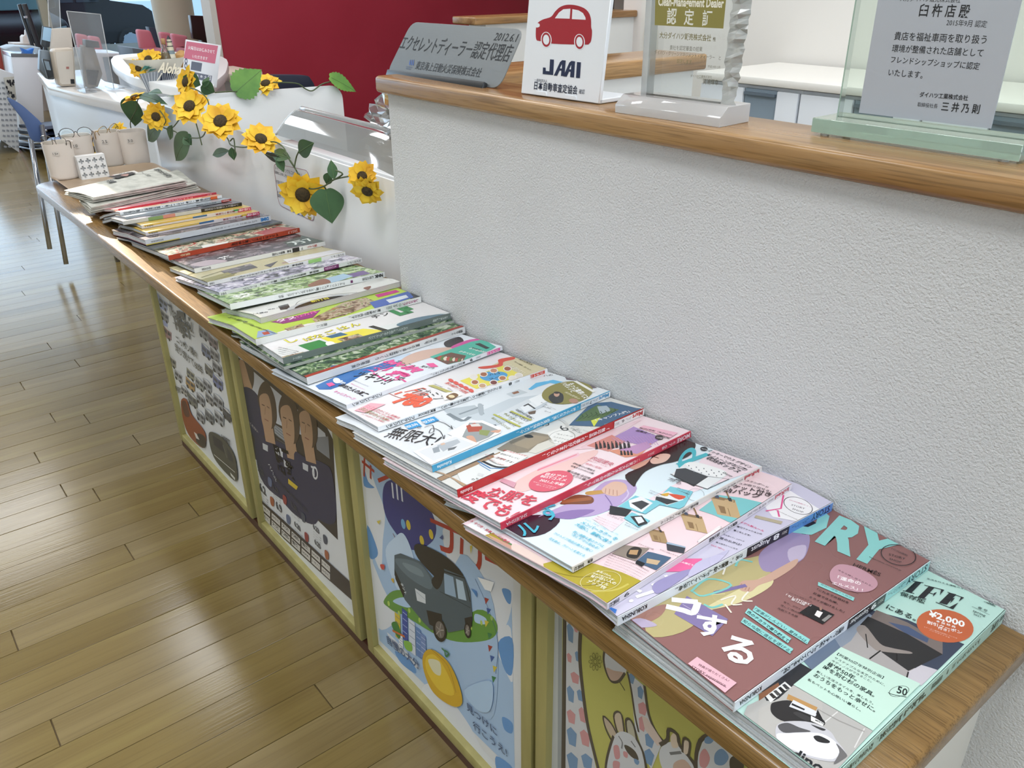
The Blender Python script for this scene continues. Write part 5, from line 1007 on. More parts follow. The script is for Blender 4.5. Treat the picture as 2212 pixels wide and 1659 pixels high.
def poster_giraffe():
    A = poster(3, -.551, -.162, H4, 1.15); ye, wh, ink, bl, pk = '#aaa85c', '#b9bcc0', '#4a443c', '#6a88a8', '#b98688'
    A.poly('#b4b8ba', (230, 200), (360, 320), (340, 1600), (225, 1600)).poly('#8f9598', (318, 290), (362, 330), (345, 1600), (312, 1600))
    A.poly(ye, (350, 300), (2200, 1800), (2200, 2600), (340, 2400))
    A.poly(ink, (355, 310), (385, 330), (385, 1600), (340, 1600))
    # first neck
    A.poly(wh, (383, 330), (490, 420), (500, 800), (560, 1250), (640, 1600), (375, 1600))
    for x, y, w, h, c in ((385, 350, 55, 165, bl), (440, 370, 35, 60, pk), (450, 575, 40, 90, bl), (385, 590, 40, 80, pk), (415, 740, 70, 100, pk), (385, 850, 60, 140, bl), (465, 880, 55, 100, bl), (385, 1040, 70, 120, pk), (480, 1020, 60, 130, pk), (385, 1180, 80, 160, bl), (490, 1200, 80, 140, pk), (385, 1380, 90, 150, bl), (500, 1390, 90, 130, bl)): A.poly(c, (x, y + h * .15), (x + w * .4, y), (x + w, y + h * .35), (x + w * .9, y + h), (x + w * .25, y + h * .85))
    A.line(ink, .0055, (495, 430), (490, 640), (520, 940), (560, 1200), (650, 1560), smooth=4).line(ink, .0034, (370, 330), (365, 900), (355, 1520))
    # hanging muzzle and second neck
    A.blob(wh, (680, 570), (760, 560), (850, 640), (860, 740), (800, 810), (730, 810), (690, 720)).blob('#b39a8c', (700, 710), (760, 730), (840, 750), (790, 812), (735, 815)).line(ink, .003, (690, 560), (680, 640), (700, 740), (740, 815), (800, 815), (850, 750), smooth=4).line(ink, .0012, (800, 810), (850, 890))
    A.poly(wh, (870, 740), (1000, 850), (1040, 1100), (1150, 1300), (1060, 1520), (1000, 1400), (930, 1180), (900, 900))
    for x, y, w, h, c in ((880, 750, 50, 90, bl), (950, 850, 50, 110, bl), (955, 980, 80, 110, pk), (960, 1090, 60, 130, pk), (1010, 1220, 80, 130, bl), (1005, 1350, 80, 140, bl)): A.poly(c, (x, y + h * .15), (x + w * .5, y), (x + w, y + h * .4), (x + w * .7, y + h), (x + w * .1, y + h * .8))
    A.line(ink, .0034, (1005, 850), (1040, 1080), (1100, 1220), (1170, 1310), smooth=4).line(ink, .0026, (870, 740), (900, 880), (930, 1080), (960, 1220), smooth=4).poly('#c0b0a8', (985, 1090), (1030, 1110), (1160, 1310), (1110, 1330), (1010, 1200))
    def head(x, y, s):
        f = lambda a, b: (x + a * s, y + b * s + a * s * .25)
        A.blob('#c2b3a2', f(-.9, -1.1), f(-.55, -.9), f(-.25, -.4), f(-.5, -.2), f(-.8, -.7)).line(ink, .0024, f(-.95, -1.15), f(-.5, -.85), f(-.2, -.3), smooth=3)
        A.blob(wh, f(-.35, -.5), f(0, -.7), f(.4, -.5), f(.75, .2), f(.8, 1.2), f(.1, 1.4), f(-.6, .9), f(-.55, .1)).line(ink, .0034, f(-.35, -.5), f(-.6, .1), f(-.7, .9), f(-.6, 1.4), smooth=3).line(ink, .0026, f(.42, -.5), f(.8, .2), f(.95, 1.2), smooth=3)
        for dx in (-.15, .3): A.blob('#b8ab98', f(dx - .12, -1.35), f(dx + .1, -1.4), f(dx + .12, -.6), f(dx - .1, -.6)).line(ink, .003, f(dx - .14, -.6), f(dx - .14, -1.4), f(dx + .1, -1.45), f(dx + .18, -.65), smooth=3)
        A.blob(ink, f(.0, .05), f(.3, .0), f(.45, .25), f(.1, .25)).blob(pk, f(-.4, .15), f(-.2, .1), f(-.15, .5), f(-.35, .5)).blob(pk, f(0, .5), f(.2, .45), f(.15, .8)).blob(bl, f(.3, .5), f(.5, .5), f(.4, .75))
    A.blob('#b0a18e', (680, 1100), (725, 1125), (795, 1235), (760, 1275), (705, 1190)).line(ink, .0026, (790, 1240), (740, 1150), (678, 1095), (700, 1200), (745, 1290), smooth=3)
    A.blob('#b5a793', (765, 1075), (800, 1062), (828, 1110), (842, 1215), (800, 1215), (775, 1140)).line(ink, .0024, (790, 1230), (762, 1100), (785, 1058), (825, 1085), (845, 1220), smooth=3).blob('#a9a592', (860, 1125), (900, 1130), (920, 1180), (935, 1275), (885, 1250)).line(ink, .003, (870, 1240), (858, 1130), (890, 1118), (925, 1180), (945, 1280), smooth=3)
    A.blob(wh, (775, 1240), (840, 1215), (930, 1265), (985, 1370), (1010, 1510), (1020, 1700), (720, 1700), (700, 1500), (735, 1330)).line(ink, .0034, (760, 1250), (725, 1360), (700, 1480), (690, 1650), smooth=3).line(ink, .0034, (940, 1270), (995, 1380), (1030, 1560), smooth=3)
    A.blob(ink, (845, 1325), (880, 1330), (935, 1375), (960, 1440), (915, 1425), (870, 1380)).blob(pk, (760, 1335), (800, 1330), (812, 1420), (775, 1430)).blob(pk, (840, 1372), (872, 1385), (870, 1425), (842, 1410)).blob(bl, (925, 1430), (965, 1450), (955, 1480), (930, 1465)).line('#77797c', .002, (800, 1250), (830, 1300), (825, 1350), smooth=3).line('#77797c', .002, (900, 1290), (935, 1340)).blob(pk, (760, 1450), (810, 1460), (800, 1520), (760, 1510))
    A.blob(wh, (1140, 1340), (1260, 1290), (1340, 1400), (1420, 1560), (1200, 1560), (1130, 1450)).blob('#c2b3a2', (1215, 1260), (1250, 1230), (1280, 1330), (1230, 1340)).line(ink, .0042, (1130, 1320), (1190, 1280), (1200, 1200), (1270, 1240), (1290, 1330), (1390, 1450), (1430, 1560), smooth=3).blob('#c2b3a2', (1320, 1290), (1360, 1300), (1350, 1390), (1320, 1380)).line(ink, .0026, (1310, 1380), (1320, 1270), (1370, 1300), (1360, 1400), smooth=3).line('#6a6d70', .003, (1210, 1390), (1300, 1380)).blob('#b39a8c', (1240, 1470), (1330, 1440), (1400, 1560), (1260, 1560))
    A.poly(wh, (1490, 1240), (1560, 1230), (1720, 1400), (1800, 1700), (1400, 1700), (1440, 1380)).line(ink, .0042, (1530, 1230), (1450, 1290), (1420, 1400), (1420, 1520), smooth=3)
    for x, y, w, h, c in ((1490, 1250, 70, 60, bl), (1450, 1350, 80, 150, pk), (1570, 1350, 110, 130, bl)): A.blob(c, (x, y + h * .3), (x + w * .5, y), (x + w, y + h * .5), (x + w * .6, y + h), (x, y + h * .9))
    A.blob(ink, (1690, 1430), (1760, 1400), (1800, 1500), (1700, 1520))
    for k in range(10):
        a = k * .628; cx_, cy_ = 617, 658; A.ring('#4a4a28', (cx_ + math.cos(a) * 38, cy_ + math.sin(a) * 50), (cx_ + math.cos(a) * 54, cy_ + math.sin(a) * 74), (cx_ + math.cos(a) * 38 - math.sin(a) * 11, cy_ + math.sin(a) * 50 + math.cos(a) * 14), .18, 12)
    A.ring('#4a4a28', (617, 658), (633, 660), (617, 680), .2, 14)
    A.done()
poster_giraffe()
def poster_football():
    A = poster(1, -1.438, -1.010, F1, 1.1); nv, hair, skin = '#34364e', '#4f4238', '#a8896f'
    A.poly('#3a3634', (600, 480), (640, 700), (720, 1120), (1230, 1620), (1200, 1000), (1150, 900))
    A.poly('#b9bdc4', (640, 520), (1150, 960), (1160, 1000), (1090, 1010), (850, 900), (700, 700)).poly('#8f9499', (830, 900), (930, 960), (930, 1040), (840, 960)).poly('#7c8086', (1090, 985), (1170, 980), (1180, 1120), (1100, 1060))
    for i in range(5): A.line('#5c6068', .0015, (835 + 4 * i, 905 + 22 * i), (925, 985 + 14 * i))
    # far left player
    A.blob(hair, (640, 500), (700, 540), (712, 640), (690, 700), (660, 640)).blob(skin, (620, 510), (650, 520), (680, 620), (700, 690), (660, 700), (635, 600)).blob(nv, (640, 690), (700, 690), (760, 780), (780, 960), (720, 1000), (670, 860))
    for (hx, hy, s) in ((790, 800, 1.0), (925, 880, 1.1), (1040, 910, 1.05)):
        bx, by = hx + 20, hy + 230 * s
        A.blob(nv, (bx - 95 * s, by - 60 * s), (bx - 30 * s, by - 40 * s), (bx + 70 * s, by - 10 * s), (bx + 130 * s, by + 60 * s), (bx + 150 * s, by + 330 * s), (bx + 60 * s, by + 330 * s), (bx - 60 * s, by + 200 * s))
        A.poly(skin, (hx - 22 * s, hy + 110 * s), (hx + 40 * s, hy + 130 * s), (hx + 55 * s, by), (hx - 5 * s, by - 20 * s))
        A.blob(hair, (hx - 45 * s, hy - 120 * s), (hx, hy - 160 * s), (hx + 50 * s, hy - 60 * s), (hx + 62 * s, hy + 80 * s), (hx + 20 * s, hy + 130 * s), (hx - 50 * s, hy - 20 * s))
        A.blob(skin, (hx - 42 * s, hy - 70 * s), (hx + 5 * s, hy - 80 * s), (hx + 30 * s, hy + 10 * s), (hx + 32 * s, hy + 120 * s), (hx + 5 * s, hy + 165 * s), (hx - 25 * s, hy + 100 * s), (hx - 40 * s, hy))
        A.line('#4a382c', .002, (hx - 30 * s, hy - 18 * s), (hx - 12 * s, hy - 10 * s)).line('#4a382c', .002, (hx + 2 * s, hy - 6 * s), (hx + 18 * s, hy + 6 * s)).line('#7c5c48', .0016, (hx - 8 * s, hy), (hx - 10 * s, hy + 45 * s)).line('#7c4a40', .002, (hx - 12 * s, hy + 72 * s), (hx + 12 * s, hy + 86 * s))
        A.poly('#b9bcc0', (bx - 45 * s, by - 10 * s), (bx - 12 * s, by + 6 * s), (bx - 12 * s, by + 44 * s), (bx - 42 * s, by + 28 * s))
    A.ell('#c6c8cc', (1090, 1205), (1108, 1215), (1090, 1245), 18).ell(nv, (1090, 1205), (1102, 1212), (1090, 1232), 18).text('#c6c8cc', '7', (1080, 1220), (1100, 1226), 1.3, .04)
    A.text('#b9b4ae', 'つくれない', (675, 890), (740, 960), 1.1, .02).text('#c6c8cc', 'バハ丸', (800, 1150), (850, 1260), 1.2, .02)
    A.poly('#c9ccd2', (845, 1040), (890, 1060), (892, 1110), (848, 1085)).text('#15161a', '団', (848, 1108), (888, 1130), 1.3, .05).text('#15161a', '一', (893, 1110), (938, 1130), 1.6, .09).text('#15161a', '結', (860, 1175), (912, 1215), 1.4, .05).text('#15161a', '致', (918, 1205), (970, 1245), 1.4, .05).poly('#c9b03c', (925, 1240), (985, 1290), (975, 1310), (925, 1270))
    A.text('#4a4a50', 'TRINITA GAME SCHEDULE 2021', (835, 1235), (1045, 1455), 1.7, .02)
    for i, (t, x, y) in enumerate((('5.23', 738, 1190), ('5.29', 830, 1300), ('5.30', 945, 1410), ('6.2', 752, 1310), ('6.9', 852, 1420), ('6.20', 965, 1530), ('6.23', 1080, 1545), ('6.25', 1090, 1640))):
        A.text('#4c4c50', t, (x, y), (x + 38, y + 38), 1.5, .04)
        for k in range(3): A.text('#6a6a6e', 'ホームゲーム戦', (x + 2, y + 22 + 16 * k), (x + 50, y + 70 + 14 * k), .9, 0)
        A.blob(('#5f6a86', '#8a3c3c', '#4a4f5c', '#9a5a3c')[i % 4], (x + 62, y + 40), (x + 84, y + 58), (x + 84, y + 100), (x + 66, y + 88))
    A.poly('#38312e', (755, 1370), (900, 1500), (1030, 1620), (1160, 1740), (1400, 1960), (1400, 2060), (1160, 1850), (900, 1610), (760, 1470))
    for i in range(7):
        for j in range(2): 
            x, y = 762 + 62 * i, 1392 + 57 * i + 46 * j; A.poly('#c2bfb9', (x, y), (x + 52, y + 48), (x + 52, y + 84), (x, y + 36)).text('#3a3a3e', ('トキハ', 'みなと', '大分', 'OBS', '豊後', 'DOOR')[(i + j) % 6], (x + 5, y + 28), (x + 46, y + 64), .9, .03)
    A.done()
poster_football()
def poster_vans():
    A = poster(0, -1.904, -1.468, F1, 1.1)
    def van(x, y, s, c, e=1):
        f = lambda a, b: (x + a * s, y + b * s + a * s * .85)
        A.poly(c, f(-.5, -.6), f(.05, -.75), f(.5, -.5), f(.5, .35), f(0, .55), f(-.5, .3)).poly('#5a5c62', f(-.42, -.3), f(-.02, -.3), f(.0, .05), f(-.42, .0)).poly('#4c4e54', f(.08, -.35), f(.42, -.3), f(.42, .0), f(.08, .05)).poly('#c2c4c6', f(-.5, -.6), f(.05, -.75), f(.5, -.5), f(0, -.45)).ell('#3a3a3c', f(-.28, .42), f(-.14, .45), f(-.28, .6), 10).ell('#3a3a3c', f(.25, .45), f(.37, .48), f(.25, .62), 10)
    A.poly('#9aa3c8', (100, 80), (170, 150), (180, 330), (130, 300))
    for i, (x, y, s, c) in enumerate(((150, 160, 55, '#8f98b0'), (160, 240, 50, '#8a8c90'), (175, 345, 55, '#96787c'), (205, 520, 50, '#8f8c84'), (245, 610, 48, '#9a9ca0'), (320, 600, 48, '#8a8a78'), (400, 345, 56, '#8e9094'), (460, 400, 56, '#8a7f84'), (418, 460, 58, '#6f7890'), (470, 480, 55, '#8d8f92'), (485, 560, 58, '#8a8c90'), (435, 575, 50, '#74746c'), (490, 650, 60, '#6f779c'), (425, 670, 52, '#8f9296'), (320, 660, 55, '#a88a5c'), (378, 660, 52, '#90938f'), (335, 760, 56, '#74766f'), (385, 755, 50, '#8c8e92'), (440, 750, 50, '#8f8f8f'), (495, 770, 60, '#8a8d92'), (385, 860, 50, '#8c8e90'), (440, 860, 55, '#74787a'), (500, 870, 58, '#9a9da0'), (550, 850, 52, '#4c4d50'), (285, 700, 40, '#9c9a94'))): van(x, y, s, c)
    A.blob('#8a4a30', (265, 760), (300, 750), (330, 840), (400, 930), (420, 990), (400, 1050), (320, 980), (280, 880)).blob('#5c3c34', (270, 770), (295, 765), (320, 850), (290, 850)).blob('#3c3430', (370, 960), (415, 985), (410, 1050), (360, 1010)).poly('#c9c4bc', (345, 950), (362, 962), (380, 1000), (360, 990))
    A.blob('#4f5048', (445, 950), (520, 985), (590, 1080), (612, 1180), (608, 1255), (540, 1200), (470, 1110), (440, 1010)).poly('#35353a', (460, 970), (520, 1010), (545, 1090), (470, 1030)).poly('#3c3d42', (545, 1040), (580, 1090), (590, 1140), (560, 1120)).line('#c2c4bc', .002, (470, 1090), (600, 1200)).line('#a2a49c', .0015, (525, 1030), (550, 1110)).poly('#d0d0c8', (570, 1200), (600, 1235), (600, 1250), (575, 1220))
    g = '#55544e'
    A.text(g, 'Thank you!', (195, 225), (345, 345), 1.5, .01).text(g, 'HIJET', (235, 315), (335, 385), 1.3, .035).line(g, .0014, (215, 275), (350, 365)).text(g, 'ニッポン隅々', (240, 395), (370, 500), 1.3, .02).text(g, '走り続けて60年', (232, 445), (405, 600), 1.3, .02).line(g, .003, (195, 140), (205, 195)).poly(g, (238, 200), (285, 215), (290, 245), (245, 235)).ell(g, (248, 240), (256, 243), (248, 250), 10).ell(g, (282, 250), (290, 253), (282, 260), 10).blob(g, (310, 240), (322, 250), (316, 268))
    A.text('#66655f', 'HIJET', (228, 690), (272, 715), 1, .02).text('#4c4c48', 'HIJET', (522, 995), (576, 1035), 1, .03).text('#6a6a64', 'お客様への感謝を込めて', (375, 1090), (470, 1195), .8, 0).poly('#b0605c', (470, 1175), (490, 1190), (496, 1215), (476, 1200))
    A.done()
poster_vans()
# ---------------------------------------------------------------- things on the oak cap of the partition
CAPZ = .906
K4, K5, K6 = (820, 0, .23508), (1300, 0, .22604), (1700, 0, .27119)
def steel():
    m = D.materials.new('brushed_steel'); m.use_nodes = True; n = m.node_tree.nodes; l = m.node_tree.links; b = n['Principled BSDF']
    tc = n.new('ShaderNodeTexCoord'); mp = n.new('ShaderNodeMapping'); mp.inputs['Scale'].default_value = (2, 60, 60); l.new(tc.outputs['Object'], mp.inputs[0])
    no = n.new('ShaderNodeTexNoise'); no.inputs['Scale'].default_value = 20; l.new(mp.outputs[0], no.inputs[0])
    b.inputs['Base Color'].default_value = rgb('#8e9192'); b.inputs['Metallic'].default_value = .7
    mr = n.new('ShaderNodeMapRange'); mr.inputs[3].default_value = .3; mr.inputs[4].default_value = .5; l.new(no.outputs[0], mr.inputs[0]); l.new(mr.outputs[0], b.inputs['Roughness'])
    return m
BLACKP = mat('#26282a', .35)
def plaque():
    t = thing('award_plaque', 'slanted brushed steel dealer plaque dated 2012.6.1 in a black stand', 'plaque', (-1.05, .745, CAPZ))
    tl = math.radians(24); n = Vector((0, -math.cos(tl), math.sin(tl))); ux = Vector((1, -.03, 0)).normalized()
    p0 = Vector((-1.05, .737, CAPZ + .012)); uy = n.cross(ux).normalized(); n = ux.cross(uy)
    pl = Plane(p0, ux, uy)
    q = [(835, 158), (889, 47), (1133, 63), (1078, 192)]
    c = [Vector(pl.px(*p) + (0,)) for p in q]; pts = []
    for i in range(4):
        a, b, d = c[i - 1], c[i], c[(i + 1) % 4]; u = (a - b).normalized(); w_ = (d - b).normalized(); r = .018
        for k in range(6):
            s_ = k / 5; pts.append(b + u * r * (1 - s_) ** 2 + w_ * r * s_ ** 2)
    pts = [pl.to3(v.x, v.y, -.0015) for v in pts]
    G().prism(pts, n * .0015).obj('steel_plate', steel(), t, bevel=.0004, seg=1)
    # black stand: a front lip and two legs behind
    a, b = Vector(pl.px(843, 161) + (0,)), Vector(pl.px(1052, 190) + (0,))
    def rod(h0, h1, dy0, dy1, e0=0, e1=0):
        P = [pl.to3(a.x + e0, a.y + dy0, h0), pl.to3(b.x + e1, b.y + dy0, h0), pl.to3(b.x + e1, b.y + dy1, h0), pl.to3(a.x + e0, a.y + dy1, h0)]
        return G().prism(P, n * (h1 - h0))
    rod(.0005, .008, -.008, .006).obj('front_lip', BLACKP, t, bevel=.0015)
    rod(-.022, .0005, -.010, -.004).obj('base_bar', BLACKP, t, bevel=.001)
    for e in (.06, -.06):
        x = (a.x + e) if e > 0 else (b.x + e)
        P = [pl.to3(x - .004, .0, -.003), pl.to3(x + .004, .0, -.003), pl.to3(x + .004, .055, -.003), pl.to3(x - .004, .055, -.003)]
        G().prism(P, -n * .004).obj('upright', BLACKP, t, bevel=.001)
        f = pl.to3(x, .048, -.006); G().tube([f, Vector((f.x, .79, CAPZ + .004))], .003, 8).obj('back_leg', BLACKP, t, True)
    A = Art(pl, t, K4, rough=.5, names=('emblem', 'lettering'), base=.0003)
    A.text('#26282a', '2012.6.1', (1045, 370), (1250, 385), .95, .0, .25)
    A.text('#1f2123', 'エクセレントディーラー認定代理店', (180, 445), (1180, 560), 1.45, .0, .2)
    A.text('#26282a', '東京海上日動火災保険株式会社', (325, 630), (920, 705), 1.15, .0, .2)
    for k, x in enumerate((272, 288, 304)): A.blob('#4a68a8', (x, 590 + k * 3), (x + 6, 560), (x + 14, 548), (x + 12, 575), (x + 8, 600))
    A.text('#5a6a88', 'TOKIOMARINE', (240, 618), (302, 626), 1, 0).text('#5a6a88', 'NICHIDO', (242, 636), (288, 642), 1, 0); A.done()
plaque()
def jaai():
    t = thing('counter_sign', 'white card sign with a red car outline above the letters JAAI', 'sign', (-.81, .75, CAPZ))
    tl = math.radians(7); ux = (onz(1293, 226, CAPZ) - onz(1125, 203, CAPZ)).normalized(); p0 = onz(1125, 203, CAPZ) + Vector((0, 0, .0))
    n = Vector((ux.y, -ux.x, 0)).normalized(); n = (n * math.cos(tl) + Vector((0, 0, 1)) * math.sin(tl)).normalized(); uy = n.cross(ux).normalized()
    pl = Plane(p0, ux, uy); W = pl.px(1293, 226)[0]; H = pl.px(1132, 80)[1] * 1.75
    wm = mat('#e9edf2', .35)
    G().prism([pl.to3(a, b, -.006) for a, b in ((0, .001), (W, .001), (W, H), (0, H))], pl.n * .006).obj('card_board', wm, t, bevel=.0008, seg=1)
    back = Vector((-pl.n.x, -pl.n.y, 0)).normalized(); o = pl.to3(0, 0, -.006); o.z = CAPZ
    for a0, a1 in ((.0, W),):
        P = [pl.to3(a0 + .004, 0, -.002), pl.to3(a1, 0, -.002)]; P = [Vector((p.x, p.y, CAPZ + .0005)) for p in P]
        P += [P[1] + back * .062, P[0] + back * .062]; G().prism(P, (0, 0, .005)).obj('foot_plate', wm, t, bevel=.0008, seg=1)
    for a in (W * .28, W * .66):
        G().prism([pl.to3(a - .011, .0015, 0), pl.to3(a + .011, .0015, 0), pl.to3(a + .009, .0065, 0), pl.to3(a - .009, .0065, 0)], pl.n * .0012).obj('foot_tab', wm, t, bevel=.0004, seg=1)
    A = Art(pl, t, K4, rough=.4, names=('printed_car', 'lettering'), base=.00025, clip=(.001, W - .001, .001, H - .001)); r = '#a3202c'
    A.blob(r, (1438, 260), (1450, 215), (1500, 180), (1575, 155), (1615, 105), (1660, 65), (1720, 45), (1800, 48), (1880, 75), (1925, 120), (1943, 180), (1945, 250), (1953, 290), (1945, 370), (1925, 402), (1885, 410), (1600, 402), (1480, 378), (1440, 360))
    w = '#e9edf2'
    A.poly(w, (1612, 168), (1650, 115), (1690, 85), (1755, 80), (1748, 172)).poly(w, (1773, 84), (1830, 95), (1870, 120), (1893, 160), (1895, 182), (1768, 176)).blob(w, (1448, 215), (1470, 220), (1470, 245), (1440, 252))
    for x, y in ((1532, 365), (1838, 385)): A.ell(w, (x, y), (x + 50, y + 3), (x, y + 72)).ell(r, (x, y), (x + 42, y + 3), (x, y + 66)).ell(w, (x, y), (x + 29, y + 2), (x, y + 46))
    d = '#1e2a4a'
    A.poly(d, (1568, 545), (1604, 548), (1596, 690), (1500, 680), (1503, 620), (1528, 622), (1528, 652), (1562, 655)).poly(d, (1602, 695), (1660, 570), (1680, 553), (1712, 556), (1700, 700), (1668, 698), (1672, 650), (1655, 648), (1632, 696)).poly(d, (1690, 702), (1745, 575), (1765, 560), (1798, 564), (1788, 712), (1752, 708), (1756, 660), (1742, 658), (1720, 705)).poly(d, (1816, 570), (1852, 573), (1842, 718), (1806, 715))
    for q in ([(1677, 590), (1660, 628), (1676, 630)], [(1762, 598), (1746, 636), (1761, 638)]): A.poly(w, *q)
    A.text('#26304a', '一般財団法人', (1425, 745), (1542, 758), 1, 0).text('#1c243c', '日本自動車査定協会', (1420, 815), (1818, 862), 1.25, .015).text('#26304a', '確認', (1832, 858), (1885, 862), 1.2, 0); A.done()
jaai()
ACRY = clear('clear_acrylic', '#fafcfc', .9)
ACRE = clear('acrylic_edge', '#fafcfc', .7, .08, .3, '#ffffff')
def acrylic_award():
    t = thing('acrylic_award', 'clear acrylic certificate with a gold panel and one rough hewn edge', 'award', (-.63, .74, CAPZ))
    a, b, c = onz(1328, 243, CAPZ), onz(1553, 276, CAPZ), onz(1615, 264, CAPZ); ux = (b - a).normalized(); d = Vector((-ux.y, ux.x, 0)); W = (b - a).length; Dp = .052; h = .019
    def P(x, y, z): return a + ux * x + d * y + Vector((0, 0, z))
    prof = [(0, 0), (0, .009), (.012, h), (Dp, h), (Dp, 0)]
    GLB = D.materials.new('acrylic_block'); GLB.use_nodes = True; bb = GLB.node_tree.nodes['Principled BSDF']; bb.inputs['Transmission Weight'].default_value = .55; bb.inputs['Base Color'].default_value = (.93, .94, .95, 1); bb.inputs['Roughness'].default_value = .06; bb.inputs['IOR'].default_value = 1.49
    G().prism([P(0, y, z) for y, z in prof], ux * W).obj('base_block', GLB, t, bevel=.0005, seg=1)
    pl = Plane(P(0, .024, h), ux, (0, 0, 1)); 
    x0, x1 = pl.px(1384, 205)[0], pl.px(1578, 228)[0]; H = .27
    g = G(); g.prism([pl.to3(x, y, 0) for x, y in ((x0, 0), (x1 - .012, 0), (x1 - .012, H), (x0, H))], pl.n * -.012); g.obj('panel', ACRY, t)
    G().prism([pl.to3(x, y, .0002) for x, y in ((x0, 0), (x0 + .008, 0), (x0 + .008, H), (x0, H))], pl.n * -.0124).obj('bevelled_edge', ACRE, t)
    # chipped edge: a knobbly strip of facets
    rnd = random.Random(5); g = G(); N = 60; rows = []
    for i in range(N + 1):
        z = H * i / N; w0 = x1 - .012 + rnd.uniform(-.002, .001) + .006 * z / H; w1 = x1 + .004 + rnd.uniform(-.0025, .0025) + .012 * z / H
        rows.append([pl.to3(w0, z, .0004), pl.to3((w0 + w1) / 2, z, rnd.uniform(-.003, .003)), pl.to3(w1, z, -.004 + rnd.uniform(-.002, .002)), pl.to3((w0 + w1) / 2, z, -.012 + rnd.uniform(-.003, .003)), pl.to3(w0, z, -.0124)])
    v = [p for r in rows for p in r]; f = []
    for i in range(N):
        for k in range(5): q = (k + 1) % 5; f.append((i * 5 + k, i * 5 + q, i * 5 + 5 + q, i * 5 + 5 + k))
    g.add(v, f)
    CH = D.materials.new('chipped_acrylic'); CH.use_nodes = True; bb = CH.node_tree.nodes['Principled BSDF']; bb.inputs['Transmission Weight'].default_value = .55; bb.inputs['Base Color'].default_value = rgb('#d9dbd8'); bb.inputs['Roughness'].default_value = .12
    g.obj('chipped_edge', CH, t)
    A = Art(pl, t, K5, rough=.4, names=('gold_panel', 'lettering'), base=.0004); gd, tx = '#8f8748', '#8a8460'
    A.poly(gd, (518, -200), (1205, -160), (1163, 273), (508, 240))
    A.text('#eeeadb', 'Clean-Management Dealer', (540, 52), (1165, 72), 1.5, .03)
    for c_, x in (('認', 620), ('定', 785), ('証', 958)): A.text('#e6e6dc', c_, (x, 215 + (x - 620) * .05), (x + 92, 220 + (x - 620) * .05), 1.25, .02)
    A.text(tx, '大分ダイハツ販売株式会社', (552, 358), (1045, 390), 1.2, .03).text('#6a6448', '殿', (1062, 392), (1090, 393), 1.2, .02)
    A.text('#6e6a58', '貴社を認定審査の結果', (652, 472), (962, 490), 1.2, 0).text('#6e6a58', 'ダイハツ・クリーンマネジメント・ディーラー　と', (505, 512), (1138, 572), 1.2, 0).text('#8a8460', '認定します', (720, 598), (860, 608), 1.1, 0)
    A.text('#77735f', '平成19年12月', (1015, 645), (1132, 655), 1.1, 0).text('#77735f', 'ダイハツ工業株式会社', (850, 735), (1055, 748), 1.1, 0).text('#6a6654', '箕浦輝幸', (965, 800), (1115, 812), 1.2, 0); A.done()
acrylic_award()
